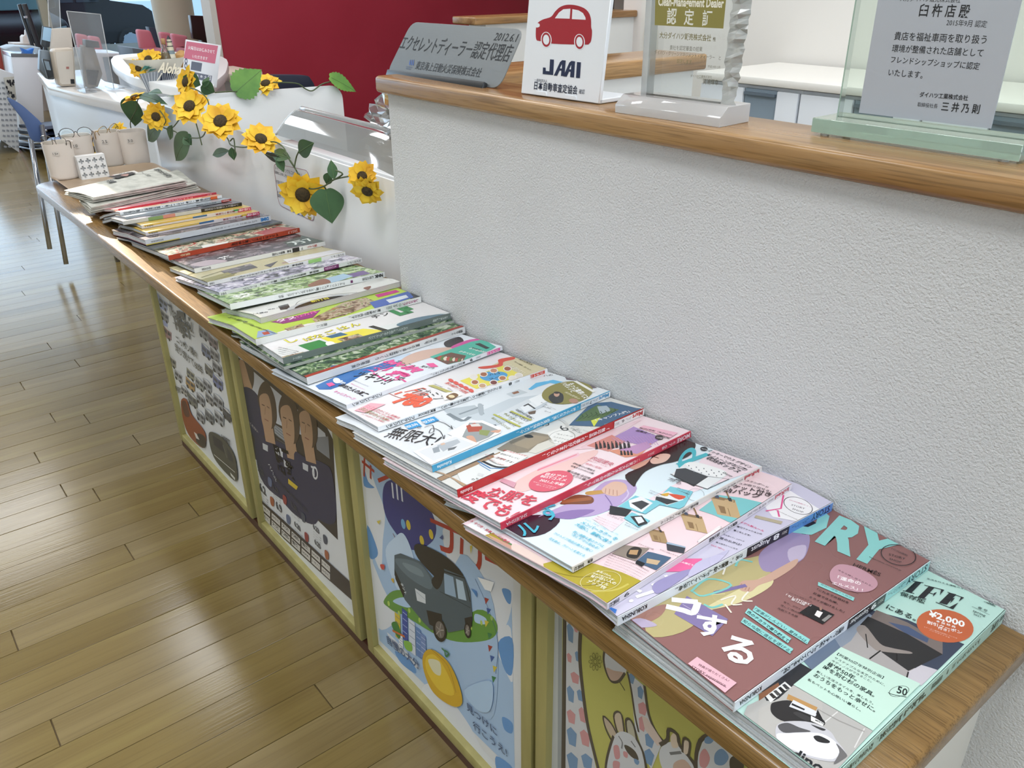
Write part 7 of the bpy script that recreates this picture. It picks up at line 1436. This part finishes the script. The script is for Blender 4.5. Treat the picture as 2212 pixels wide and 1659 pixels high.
# white cabinets of the staff area
def cabinets():
    zt = .759; yf, yb = 2.238, 2.66; wm, gm = mat('#dfe4ea', .4), mat('#7f8f9c', .3)
    t = thing('cabinet_top', 'long white worktop over the row of low cabinets', 'worktop', (-.8, 2.45, zt))
    box('worktop', (-1.84, yf - .012, zt - .022), (2.4, yb, zt), mat('#eceae4', .35), t, bevel=.003)
    x = -1.826; i = 0; names = ['first', 'second', 'third', 'fourth', 'fifth', 'sixth', 'seventh', 'eighth', 'ninth']
    while x < 2.0:
        w_ = .368; c = thing('low_cabinet', 'low white cabinet with a blue-grey door, %s from the booth end of the row' % names[min(i, 8)], 'cabinet', (x + w_ / 2, 2.45, 0), 'low cabinets under the white worktop')
        box('cabinet_body', (x, yf + .012, .04), (x + w_, yb, zt - .026), wm, c, bevel=.002); box('plinth', (x, yf + .04, 0), (x + w_, yb, .04), mat('#3c3f44', .6), c)
        box('stile', (x + .002, yf - .004, .05), (x + .168, yf + .011, zt - .034), wm, c, bevel=.003); dr = box('door', (x + .171, yf + .002, .05), (x + .286, yf + .011, zt - .034), gm, c, bevel=.002); box('handle', (x + .174, yf - .008, zt - .052), (x + .284, yf + .002, zt - .044), mat('#5f6c78', .4), dr)
        box('stile', (x + .289, yf - .004, .05), (x + .362, yf + .011, zt - .034), wm, c, bevel=.003); x += w_; i += 1
        if i > 8: break
cabinets()
def staff_desk():
    t = thing('staff_desk', 'staff desk hidden behind the stippled partition', 'desk', (-.6, 1.1, 0)); box('desk_top', (-1.06, .83, .68), (.6, 1.3, .705), mat('#c9c6bf', .5), t, bevel=.003)
    for x in (-1.02, .56): box('side_panel', (x - .02, .85, 0), (x + .02, 1.28, .68), mat('#b9b6b0', .5), t)
    t = thing('ringed_duct', 'bundle of white and silver rings in clear film on the staff desk', 'duct', (-.86, 1.0, .705)); a = ony(1392, 205, 1.02); b = ony(1452, 222, 1.02); d = (b - a).normalized(); R = .048
    for k in range(11):
        c = a + (b - a) * (k / 10) + Vector((0, 0, .0)); c.z = .705 + R + .004; u = d.cross(Vector((0, 0, 1))).normalized(); r = [c + (u * math.cos(q * .314) + Vector((0, 0, 1)) * math.sin(q * .314)) * R for q in range(20)]
        G().tube(r, .0042, 6, closed=True).obj('ring', mat('#e6e8ea' if k % 2 else '#8b8f92', .3, 0 if k % 2 else .5), t, True)
    G().tube([a + Vector((0, 0, .705 + R + .004 - a.z)), b + Vector((0, 0, .705 + R + .004 - b.z))], R + .008, 20, caps=False).obj('wrapping', clear('wrap_film', '#f6f6f6', 2.2, .1, .08), t, True, fix=False)
    p = ony(1650, 262, .86); t = thing('black_case', 'flat black case behind the acrylic certificate', 'case', (p.x, .86, .70)); box('case_body', (p.x - .06, .845, .705), (p.x + .03, .90, .873), mat('#1f2022', .35), t, bevel=.003)
staff_desk()
def outlet():
    p = ony(1406, 98, 2.68); t = thing('wall_outlet', 'cream wall outlet plate beside the booth corner', 'outlet', p); box('plate', (p.x - .035, 2.672, p.z - .06), (p.x + .035, 2.68, p.z + .06), mat('#d6d2c6', .4), t, bevel=.002); box('switch', (p.x - .018, 2.668, p.z - .03), (p.x + .006, 2.672, p.z + .012), mat('#e6e3da', .4), t)
outlet()
RZ = .67
def round_desk():
    z = RZ; wm = mat('#eef0f0', .3); t = thing('round_desk', 'white reception desk with a rounded end, basket and calendar on it', 'desk', (-3.5, 1.1, 0))
    P = [onz(u, v, z) for u, v in ((262, 118), (242, 125), (240, 133), (246, 143), (262, 155), (285, 166), (330, 178), (440, 196), (470, 172), (490, 150), (480, 122), (380, 112))]
    P = catmull(P, 4, True); c = sum(P, Vector()) / len(P); G().prism([p - Vector((0, 0, .035)) for p in P], (0, 0, .035)).obj('desk_top', wm, t, bevel=.004)
    Q = [c + (p - c) * .9 for p in P]; G().prism([Vector((p.x, p.y, 0)) for p in Q], (0, 0, z - .035)).obj('desk_body', mat('#e3e8ee', .4), t)
round_desk()
def basket():
    P0 = onz(345, 172, RZ + .001); wk = mat('#e3dfd2', .7); t = thing('basket', 'white basket lined with navy striped cloth on the round desk', 'basket', P0)
    c = Vector((P0.x - .08, P0.y + .02, RZ + .001)); XB = c.x + .10
    G().lathe([(.065, 0), (.085, .034), (.108, .074), (.111, .077), (.102, .074), (.07, .02), (0, .02)], c, 28, sx=1.0, sy=1.1).obj('basket_body', wk, t, True, angle=1)
    for q, col in (((( 300, 160), (352, 152), (338, 200), (322, 203)), '#7f858c'), (((348, 153), (385, 150), (368, 185), (352, 205), (336, 198)), '#20283c')):
        P = [onx(u, v, XB) for u, v in q]; o = G().prism(P, (.003, 0, 0)).obj('striped_cloth', mat(col, .8), t)
        for k in range(7):
            s_ = (k + .5) / 7; a = P[0].lerp(P[1], s_); b = P[-1].lerp(P[2], s_) if len(P) == 4 else P[3].lerp(P[2], s_); e = Vector((.004, 0, 0)); G().tube([a + e, a.lerp(b, .5) + e, b + e], .0011, 5).obj('stripe', mat('#c9cdd2', .8), o)
    G().tube([onx(350, 158, XB + .008), onx(335, 182, XB + .008), onx(322, 202, XB + .008)], .0022, 6).obj('cord', mat('#d8d4c8', .8), t, True)
    XI = c.x + .01
    f = thing('sunflower_bunch', 'yellow sunflower heads with blue-green leaves in the striped basket', 'flowers', onx(320, 150, XI))
    flower(f, onx(322, 130, XI), .052, (.7, -.7, .7), 31); flower(f, onx(300, 148, XI + .04), .040, (.8, -.6, .3), 32); flower(f, onx(343, 122, XI - .03), .034, (.5, .2, 1), 33)
    for a, b in (((340, 128), (300, 152)), ((350, 138), (318, 154)), ((345, 132), (310, 150))): leaf(f, onx(*a, XI + .06), onx(*b, XI + .08), .008, (.6, 0, 1), mat('#2f6f6c', .6), heart=False)
    b = thing('sand_bottle', 'corked glass bottle of sand in the basket', 'bottle', onx(362, 140, XI)); base = onx(361, 137, XI); G().lathe([(0.00072, 0), (0.01872, 0), (0.0216, 0.0144), (0.01584, 0.0432), (0.0072, 0.0612), (0.0072, 0.0792)], base, 16).obj('bottle_glass', clear('bottle_glass', '#e8efe8', 1.5, .03, .05), b, True); G().lathe([(0.00072, 0.00216), (0.01728, 0.00288), (0.01944, 0.0144), (0.0144, 0.0396), (0.00072, 0.0432)], base, 14).obj('sand', mat('#9a7a50', .9), b, True); G().lathe([(0.00072, 0.072), (0.00792, 0.072), (0.00864, 0.0936), (0.00072, 0.0936)], base, 12).obj('cork', mat('#a8845c', .8), b, True)
    l = thing('lighthouse_ornament', 'striped wooden lighthouse ornament with a dark top in the basket', 'ornament', onx(372, 145, XI)); base = onx(373, 134, XI)
    for k, (c_, z0, z1, r0, r1) in enumerate((('#a9b0a8', 0, 0.0168, 0.0168, 0.01568), ('#d8d4c4', 0.0168, 0.0308, 0.01568, 0.01456), ('#7f9098', 0.0308, 0.0448, 0.01456, 0.01344), ('#d8cfb8', 0.0448, 0.0588, 0.01344, 0.01176), ('#2b2d33', 0.0588, 0.0616, 0.01288, 0.01288), ('#d8cfb8', 0.0616, 0.0756, 0.01064, 0.00952), ('#2b2d33', 0.0756, 0.0784, 0.0112, 0.0112), ('#d8cfb8', 0.0784, 0.0868, 0.0084, 0.00784), ('#2f3136', 0.0868, 0.1008, 0.00896, 0.00056))): G().lathe([(.001, z0), (r0, z0), (r1, z1), (.001, z1)], base, 16).obj('ring', mat(c_, .6), l, True, angle=.6)
    s_ = thing('rattan_ball', 'tan rattan ball at the back of the basket', 'ball', onx(390, 135, XI)); base = onx(394, 128, XI - .02); bm = bmesh.new(); bmesh.ops.create_icosphere(bm, subdivisions=3, radius=.034); [setattr(v, 'co', v.co * (1 + .06 * math.sin(v.co.z * 400)) + base) for v in bm.verts]; me = D.meshes.new('ball'); bm.to_mesh(me); bm.free(); me.materials.append(mat('#b98f58', .8)); o = D.objects.new('ball_body', me); COL.objects.link(o); par(o, s_)
    # the word is cut from thin wood
    pl = Plane(onx(340, 155, XB + .02), (0, 1, 0), (0, 0, 1)); w_ = thing('wooden_word', 'cream cut-out word Aloha leaning on the basket front', 'ornament', onx(360, 150, XB + .02)); A = Art(pl, w_, rough=.6, names=('word', 'word_letters'), base=.002); A.text('#e8dfc8', 'Aloha', (340, 155), (388, 160), 1.5, .035, .3); A.done()
basket()
def calendar():
    q = ((402, 85), (478, 98), (468, 190), (394, 172)); XC = onz(432, 185, RZ).x; t = slab('calendar_card', 'white standing card with a pink closing-day panel over a calendar', 'sign', q, XC, .006, mat('#eceef3', .4), .001, 'x'); pl = Plane((XC, 0, 0), (0, 1, 0), (0, 0, 1)); A = Art(pl, t, (230, 60, .14919), rough=.4, names=('card_picture', 'card_lettering'), base=.0006)
    A.poly('#d6788f', (1160, 195), (1615, 262), (1570, 520), (1118, 440)).text('#fbeef1', '火曜日はお休みさせて', (1180, 305), (1565, 372), 1.35, .03).text('#fbeef1', 'いただきます', (1242, 430), (1462, 468), 1.35, .02)
    A.text('#5b6078', '8', (1125, 590), (1170, 597), 2.1, .0).poly('#6a7080', (1232, 485), (1385, 512), (1368, 635), (1218, 605)).poly('#6a7080', (1115, 610), (1528, 695), (1515, 790), (1100, 700)).poly('#d6788f', (1165, 622), (1225, 634), (1212, 720), (1155, 705))
    for i, c_ in enumerate('月火水木金土日'): A.text('#f0f0f4', c_, (1120 + 58 * i, 672 + 12 * i), (1160 + 58 * i, 680 + 12 * i), 1.1, .02)
    A.done()
calendar()
def reception():
    z = .612; k = mat('#dfe6ee', .3); P = [onz(u, v, z) for u, v in ((80, 157), (92, 172), (103, 185), (180, 204), (259, 221), (312, 234))]
    t = thing('reception_desk', 'white panelled reception desk behind the blue chair', 'desk', (-3.9, 1.1, 0)); B = [p + Vector((.0, .24, 0)) for p in P[::-1]]
    G().prism([p - Vector((0, 0, .04)) for p in P + B], (0, 0, .04)).obj('desk_top', mat('#e8e4e0', .15), t, bevel=.004); Q = [p + Vector((0, .012, 0)) for p in P]; G().prism([Vector((p.x, p.y, 0)) for p in Q + B], (0, 0, z - .04)).obj('desk_front', k, t, bevel=.003)
reception()
be, gy = mat('#cbbfb0', .4), mat('#9a9690', .45)
def xr(u, v): return onz(u, v, .6135).x
def face(q, x, m, name, t, d=.003, bevel=0): G().prism([onx(u, v, x) for u, v in q], (d, 0, 0)).obj(name, m, t, bevel=bevel)
XA = xr(148, 187)
d1 = slab('card_reader', 'beige square machine with rounded corners on the reception desk', 'machine', ((114, 111), (119, 106), (159, 104), (165, 186), (132, 187), (127, 182)), XA, .07, be, .006, 'x')
face(((119, 112), (156, 110), (161, 181), (133, 182), (129, 178)), XA, mat('#d9d0c4', .35), 'front_panel', d1); face(((152, 171), (160, 171), (161, 181), (153, 181)), XA + .003, BLACKP, 'dark_window', d1, .002); face(((143, 144), (149, 144), (149, 149), (143, 149)), XA + .003, mat('#b0746a', .5), 'red_mark', d1, .001)
slab('upright_board', 'plain beige board standing behind the square machine', 'board', ((113, 62), (153, 60), (158, 103), (162, 170), (112, 170), (110, 104)), XA - .16, .02, mat('#c5bcb2', .5), axis='x')
m1 = slab('monitor', 'pale blue screen seen at an angle beside the square machine', 'monitor', ((93, 56), (112, 59), (108, 102), (100, 103), (101, 160), (92, 160), (95, 101), (89, 97)), XA - .25, .02, mat('#3c4248', .4), axis='x'); face(((94, 58), (111, 61), (108, 90), (91, 86)), XA - .25, mat('#a9cdea', .3), 'screen', m1)
d2 = slab('tablet', 'small dark framed tablet leaning in front of the beige machine', 'tablet', ((92, 127), (110, 130), (117, 168), (104, 170)), XA + .04, .02, mat('#2b2f33', .3), axis='x'); face(((95, 131), (105, 133), (110, 152), (101, 151)), XA + .04, mat('#7c8c98', .3), 'screen', d2)
slab('printer', 'grey metal receipt printer beside the small dark tablet', 'printer', ((88, 108), (108, 110), (112, 130), (118, 172), (104, 172), (86, 152)), XA - .07, .05, mat('#6f7880', .4, .4), axis='x')
XT = xr(200, 190)
d3 = slab('payment_terminal', 'tall grey-brown payment terminal with a black head', 'terminal', ((180, 98), (204, 102), (222, 160), (212, 188), (190, 190)), XT, .07, mat('#7f756c', .5), axis='x'); face(((177, 84), (205, 88), (208, 102), (178, 100)), XT - .05, BLACKP, 'head', d3, .06, .003); face(((185, 150), (212, 152), (206, 184), (190, 182)), XT, mat('#242426', .4), 'keypad', d3, .01)
slab('leaflet_holder', 'clear leaflet holder beside the beige machine', 'holder', ((160, 102), (181, 103), (186, 150), (184, 190), (166, 190)), xr(175, 190), .02, clear('holder_acrylic', '#eef2f4', .8, .05, .25), .002, 'x')
def shield(label, quad, x):
    t = thing('acrylic_shield', label, 'shield', onx(*quad[3], x), 'clear shields on the reception desk'); P = [onx(u, v, x) for u, v in quad]; G().prism(P, (-.004, 0, 0)).obj('sheet', clear('shield_acrylic', '#f6f8fa', .8, .04, .09), t)
    for i in range(3): G().tube([P[i - 1 if i else 3], P[i]], .0018, 6).obj('edge', clear('shield_edge', '#ffffff', 1, .1, .4), t, True)
    for q in (P[2], P[3]): G().prism([q + Vector((-.06, -.02, 0)), q + Vector((.05, -.02, 0)), q + Vector((.05, .03, 0)), q + Vector((-.06, .03, 0))], (0, 0, .005)).obj('foot', MC['shield_acrylic'], t)
shield('wide clear shield in front of the pink chairs', ((144, 24), (217, 31), (246, 190), (186, 198)), xr(215, 196))
shield('narrow clear shield beside the pale blue screen', ((103, -10), (128, -8), (136, 168), (112, 168)), XA - .3)
def blue_chair():
    bl = mat('#4d6390', .45); ch = mat('#a9adb4', .2, .9); Z = .475; t = thing('stacking_chair', 'blue plastic shell chair with thin chrome legs by the counter end', 'chair', onz(150, 330, 0).lerp(onz(150, 300, Z), .999))
    S_ = [onz(u, v, Z) for u, v in ((104, 300), (130, 296), (200, 288), (206, 305), (180, 318), (120, 326), (100, 318))]; S2 = catmull(S_, 4, True); c = sum(S_, Vector()) / len(S_)
    G().prism([p - Vector((0, 0, .012)) for p in S2], (0, 0, .014)).obj('seat', bl, t, bevel=.004)
    xb = onz(104, 305, Z).x; P = [onx(u, v, xb) for u, v in ((16, 210), (40, 222), (62, 240), (92, 270), (100, 300), (88, 306), (66, 300), (52, 265), (30, 235), (20, 222))]
    g = G(); g.prism(catmull(P, 3, True), (.012, 0, 0)); g.obj('backrest', bl, t, bevel=.003)
    for (u0, v0, u1, v1, x) in ((90, 270, 108, 372, xb + .02), (66, 300, 80, 380, xb - .1)):
        a, b = onx(u0, v0, x), onx(u1, v1, x + .05); e = b + (b - a).normalized() * 1.0; k = a.z / (a.z - b.z) if a.z != b.z else 1; e = a + (b - a) * min(k, 3); G().tube([a, e], .009, 8).obj('leg', ch, t, True)
    for (u, v) in ((198, 300), (180, 312)): a = onz(u, v, Z - .012); G().tube([a, Vector((a.x + .04, a.y + .02, 0))], .009, 8).obj('leg', ch, t, True)
blue_chair()
def left_corner():
    wm = mat('#dfe3ea', .35); Y = onz(70, 284, 0).x
    t = slab('tall_bin', 'tall white bin with a chrome rim and a blue cloth on top', 'bin', ((24, 122), (88, 122), (97, 285), (45, 283)), Y, .3, wm, .01, 'x'); G().prism([onx(u, v, Y + .004) for u, v in ((23, 115), (88, 117), (88, 123), (24, 122))], (-.31, 0, 0)).obj('rim', mat('#b0b6bc', .15, .9), t); G().prism([onx(u, v, Y - .1) for u, v in ((48, 104), (60, 109), (74, 104), (70, 116), (54, 116))], (-.1, 0, 0)).obj('blue_cloth', mat('#2f74cc', .6), t, bevel=.003)
    slab('translucent_bin', 'translucent lidded box behind the tall white bin', 'box', ((12, 106), (30, 100), (88, 103), (86, 118), (84, 270), (40, 270)), Y - .4, .3, clear('frosted_box', '#e6f0f6', .6, .2, .5, '#d9e6f0'), .004, 'x')
    Yt = onz(36, 330, 0).x
    t = slab('draped_table', 'table draped in white cloth with grey dashes at the far left', 'table', ((-60, 130), (30, 160), (42, 330), (-60, 260)), Yt, .6, mat('#d2d6da', .7), .002, 'x'); A = Art(Plane((Yt + .001, 0, 0), (0, 1, 0), (0, 0, 1)), t, rough=.8, names=('cloth_dashes', 'x'), base=.0015)
    for j in range(13):
        for i in range(4): x = -6 + 9 * i + j * 1.2; y = 178 + 11.5 * j; A.line('#8b9098', .012, (x, y), (x + 6, y + 1.5))
    A.done()
    t = slab('floral_cloth', 'black floral cloth strip hanging at the table side', 'cloth', ((8, 168), (30, 165), (36, 215), (24, 215)), Yt + .03, .01, mat('#b9b8b0', .8), .001, 'x'); A = Art(Plane((Yt + .031, 0, 0), (0, 1, 0), (0, 0, 1)), t, rough=.8, names=('flower_pattern', 'x'), base=.0015); r_ = random.Random(4)
    for _ in range(16): x, y = r_.uniform(12, 30), r_.uniform(168, 212); A.blob('#24242a', (x, y), (x + 3, y + 1.5), (x + 2, y + 5), (x - 1, y + 4)).line('#24242a', .006, (x, y), (x + 3, y + 7))
    A.done()
    # chairs stacked behind the bin
    ch = mat('#a9adb4', .2, .9); nv = mat('#27324c', .5)
    for k in range(4):
        v = 322 - 13 * k; t = thing('stacked_chair', 'navy chair with a chrome frame, %s of its stack behind the blue chair' % ('lowest', 'second up', 'third up', 'topmost')[k], 'chair', ony(65, v, 1.02), 'stacked navy chairs'); P = [ony(u, w_, 1.02) for u, w_ in ((40, v - 14), (95, v - 10), (98, v - 3), (42, v - 7))]; G().prism(P, (0, .3, 0)).obj('seat', nv, t, bevel=.003); G().tube([ony(38, v - 5, 1.0), ony(66, v, 1.0), ony(100, v - 1, 1.0)], .007, 8).obj('frame', ch, t, True)
        if k == 0:
            for u_, w_ in ((97, v - 1), (41, v - 5)): q_ = ony(u_, w_, 1.0); G().tube([q_, Vector((q_.x, 1.0, 0))], .006, 6).obj('leg', ch, t, True)
    t = slab('folding_stand', 'black folded stand leaning behind the bins', 'stand', ((38, 10), (46, 8), (112, 210), (106, 210)), Y - .9, .03, mat('#1c1c1f', .4), axis='x', ground=True); G().prism([onx(u, v, Y - .85) for u, v in ((48, 9), (58, 8), (124, 200), (115, 205))], (-.03, 0, 0)).obj('second_leg', mat('#222226', .4), t, bevel=.002); G().prism([onx(u, v, Y - .84) for u, v in ((51, 35), (58, 34), (59, 39), (52, 39))], (.01, 0, 0)).obj('clip', mat('#c9ccd0', .3, .8), t)
    t = slab('white_house_ornament', 'small white building ornament on its cabinet behind the bins', 'ornament', ((49, 80), (53, 76), (66, 78), (68, 94), (50, 94)), Y - 1.2, .12, mat('#e3ddd8', .6), axis='x'); G().prism([onx(u, v, Y - 1.2) for u, v in ((55, 66), (58, 62), (61, 66), (61, 78), (55, 77))], (-.05, 0, 0)).obj('chimney', mat('#e3ddd8', .6), t); G().prism([onx(u, v, Y - 1.1) for u, v in ((30, 94), (75, 94), (125, 268), (75, 268))], (-.25, 0, 0)).obj('shelf_unit', mat('#d9d2cc', .6), t)
    slab('red_armchair', 'edge of a red armchair at the far left', 'armchair', ((-40, 90), (2, 100), (12, 132), (40, 225), (-40, 190)), Y - .6, .5, mat('#9c3f34', .6), .02, 'x')
left_corner()
def pink_chair(q, x, label, legs=True):
    t = thing('pink_chair', label, 'chair', onx(*q[2], x), 'pink upholstered chairs'); P = [onx(u, v, x) for u, v in q]; G().prism(P, (-.09, 0, 0)).obj('backrest', mat('#d9818f', .6), t, bevel=.02, seg=3); a, b = P[3], P[2]; z = max(.42, min(a.z, b.z)); G().prism([Vector((a.x, a.y, .38)), Vector((b.x, b.y, .38)), Vector((b.x + .45, b.y, .38)), Vector((a.x + .45, a.y, .38))], (0, 0, .1)).obj('seat', mat('#b9616c', .6), t, bevel=.02)
    for dx, yy in ((-.03, a.y + .03), (-.03, b.y - .03), (.4, a.y + .03), (.4, b.y - .03)): G().tube([(x + dx, yy, 0), (x + dx, yy, .38)], .018, 8).obj('leg', mat('#3a2c28', .5), t, True)
pink_chair(((297, 63), (326, 66), (343, 112), (306, 108)), -8.0, 'pink high-backed chair nearest the car wheel'); pink_chair(((346, 69), (370, 71), (381, 112), (357, 112)), -8.2, 'pink high-backed chair in the middle of the trio'); pink_chair(((372, 72), (407, 78), (400, 114), (380, 112)), -7.9, 'pink high-backed chair beside the dark screen')
pink_chair(((165, 72), (190, 76), (200, 112), (172, 110)), -8.3, 'pink chair seen through the clear shield'); pink_chair(((192, 77), (216, 80), (226, 115), (202, 113)), -8.1, 'second pink chair seen through the clear shield')
def others():
    slab('white_table', 'small white table behind the clear shield', 'table', ((205, 114), (272, 116), (270, 122), (262, 122), (276, 200), (268, 200), (252, 122), (222, 124), (238, 202), (230, 202), (210, 125)), -7.2, .5, mat('#dfe3ea', .4), axis='x')
    slab('dark_screen', 'dark brown television turned towards the tables', 'television', ((411, 33), (461, 35), (466, 92), (450, 90), (470, 190), (456, 190), (440, 88), (418, 84)), -7.6, .06, mat('#2b2120', .3), axis='x')
    slab('grey_bench', 'low grey bench in front of the pink chairs', 'bench', ((286, 104), (330, 110), (360, 235), (316, 228)), -6.2, .35, mat('#4a5058', .5), axis='x', ground=True)
    slab('blue_dispenser', 'dark blue slim dispenser behind the pink chairs', 'dispenser', ((321, 58), (336, 60), (370, 180), (360, 180)), -8.4, .1, mat('#3c4658', .5), axis='x', ground=True)
    p = onx(380, 60, -9.6); t = struct(G().lathe([(.2, 0), (.2, CEIL)], (p.x, p.y, 0), 28).obj('column', mat('#cbc0ae', .6), None, True, angle=.8)); t.name = 'trim_5'
    a = onx(500, 176, -4.6); t = thing('side_table', 'pale wooden table against the crimson wall', 'table', (a.x, a.y, 0)); P = [onx(u, v, -4.6) for u, v in ((487, 158), (560, 166), (556, 176), (487, 172))]; y0, y1, zt = P[0].y, P[1].y, P[0].z; box('table_top', (-4.95, y0, zt - .04), (-4.55, y1, zt), mat('#d8c8b8', .4), t, bevel=.003); box('side_panel', (-4.9, y0 + .04, 0), (-4.6, y0 + .16, zt - .04), mat('#b8a490', .5), t); box('side_panel', (-4.9, y1 - .1, 0), (-4.6, y1 - .04, zt - .04), mat('#b8a490', .5), t)
    x = -3.5; P = [onx(u, v, x) for u, v in ((566, 170), (578, 163), (655, 163), (672, 170), (676, 200), (570, 205))]; t = thing('office_chair', 'navy office chair showing above the cross divider', 'chair', (x, P[0].y, 0)); G().prism(catmull(P, 3, True), (-.05, 0, 0)).obj('backrest', mat('#1f2438', .6), t, bevel=.01); ym = (P[0].y + P[3].y) / 2
    box('seat', (x - .02, ym - .23, .4), (x + .42, ym + .23, .47), mat('#1f2438', .6), t, bevel=.02); G().tube([(x + .2, ym, .06), (x + .2, ym, .4)], .025, 10).obj('column', mat('#8b8f94', .3, .8), t, True); G().tube([(x - .02, ym, .3), (x - .05, ym, .6)], .02, 8).obj('back_support', BLACKP, t, True)
    for k in range(5): a = k * 1.2566; G().tube([(x + .2, ym, .07), (x + .2 + .26 * math.cos(a), ym + .26 * math.sin(a), .03)], .018, 8).obj('leg', BLACKP, t, True)
others()
def car(label, M, body, glassm, key):
    """small boxy car in metres, nose towards +x, M places it"""
    t = thing('parked_car', label, 'car', M.translation, 'cars beyond the window'); L, W = 3.4, .74
    side = [(-1.68, .30), (-1.70, .75), (-1.66, 1.02), (-1.55, 1.58), (-1.35, 1.66), (.25, 1.66), (.45, 1.60), (.85, 1.08), (1.5, .98), (1.68, .86), (1.70, .30)]
    g = G(); n = len(side); v = []
    for y, k in ((-W, 1), (-W * .98, 1), (W * .98, 1), (W, 1)):
        for x, z in side: yy = y * (1 - .16 * max(0, z - 1.0) / .66); v.append(M @ Vector((x, yy, z)))
    f = [tuple(range(n))[::-1], tuple(3 * n + i for i in range(n))] + [(j * n + i, j * n + (i + 1) % n, (j + 1) * n + (i + 1) % n, (j + 1) * n + i) for j in range(3) for i in range(n)]
    g.add(v, f).obj('car_body', body, t, bevel=.03, seg=2)
    def pane(pts): G().prism([M @ Vector(p) for p in pts], M.to_3x3() @ Vector((0, 0, .004))).obj('window_pane', glassm, t)
    for s_ in (-1, 1):
        yy = lambda z: s_ * (W * (1 - .16 * (z - 1.0) / .66) + .006)
        for xa, xb, xc, xd in ((-1.45, -.72, -.72, -1.38), (-.66, .12, .12, -.66), (.18, .62, .36, .18)): pane([(xa, yy(1.06), 1.06), (xb, yy(1.06), 1.06), (xc, yy(1.52), 1.52), (xd, yy(1.52), 1.52)])
        for x in (-1.1, 1.12):
            c = M @ Vector((x, s_ * (W - .06), .29)); R = M.to_3x3() @ Matrix.Rotation(math.pi / 2, 3, 'X'); R4 = R.to_4x4(); o = G().lathe([(.001, -.09), (.27, -.09), (.29, -.05), (.29, .05), (.27, .09), (.2, .09), (.19, .07), (.001, .06)], c, 28, M=R4).obj('wheel', mat('#1b1b1d', .8), t, True, angle=.6); G().lathe([(.001, -.094), (.18, -.094), (.18, .094), (.001, .094)], c, 24, M=R4).obj('hub', mat('#9aa0a8', .5), o)
            g = G()
            for k in range(8): a = k * .785; d_ = Vector((math.cos(a), 0, math.sin(a))); q = Vector((-math.sin(a), 0, math.cos(a))); yy2 = s_ * .075; P = [d_ * .04 + q * .02, d_ * .19 + q * .035, d_ * .19 - q * .035, d_ * .04 - q * .02]; g.prism([c + M.to_3x3() @ (p + Vector((0, yy2, 0))) for p in P], M.to_3x3() @ Vector((0, s_ * .012, 0)))
            g.obj('wheel_cover', mat('#b5bac0', .3, .6), o)
        G().prism([M @ Vector(p) for p in ((.5, s_ * (W + .02), 1.1), (.62, s_ * (W + .02), 1.1), (.62, s_ * (W + .16), 1.12), (.5, s_ * (W + .16), 1.12))], M.to_3x3() @ Vector((0, 0, .14))).obj('mirror', BLACKP, t, bevel=.02)
        G().prism([M @ Vector(p) for p in ((1.69, s_ * .42, .72), (1.66, s_ * .7, .74), (1.62, s_ * .7, .92), (1.66, s_ * .42, .88))], M.to_3x3() @ Vector((.03, 0, 0))).obj('headlamp', mat('#cfe2ee', .1), t, bevel=.01)
    G().prism([M @ Vector(p) for p in ((.5, -.6, 1.57), (.5, .6, 1.57), (.86, .66, 1.1), (.86, -.66, 1.1))], M.to_3x3() @ Vector((.02, 0, .012))).obj('windscreen', glassm, t)
    G().prism([M @ Vector(p) for p in ((1.71, -.38, .45), (1.71, .38, .45), (1.71, .38, .66), (1.71, -.38, .66))], M.to_3x3() @ Vector((.01, 0, 0))).obj('grille', BLACKP, t)
    return t
p = onz(288, 124, -.5); M = Matrix.Translation((p.x, p.y, -.5)) @ Matrix.Rotation(math.radians(100), 4, 'Z') @ Matrix.Translation((-1.12, .68, 0)); 
car('black car beyond the window whose front wheel shows beside the pink chair', M, mat('#101116', .3, 0, .25), mat('#2c333c', .15, 0, .3), 1)
car('dark maroon car with a pale windscreen at the far left', Matrix.Translation((-15.1, onx(8, 60, -13.4).y, -.5)) @ Matrix.Rotation(math.radians(3), 4, 'Z'), mat('#20151b', .3, 0, .25), mat('#8fb9c4', .15), 2)
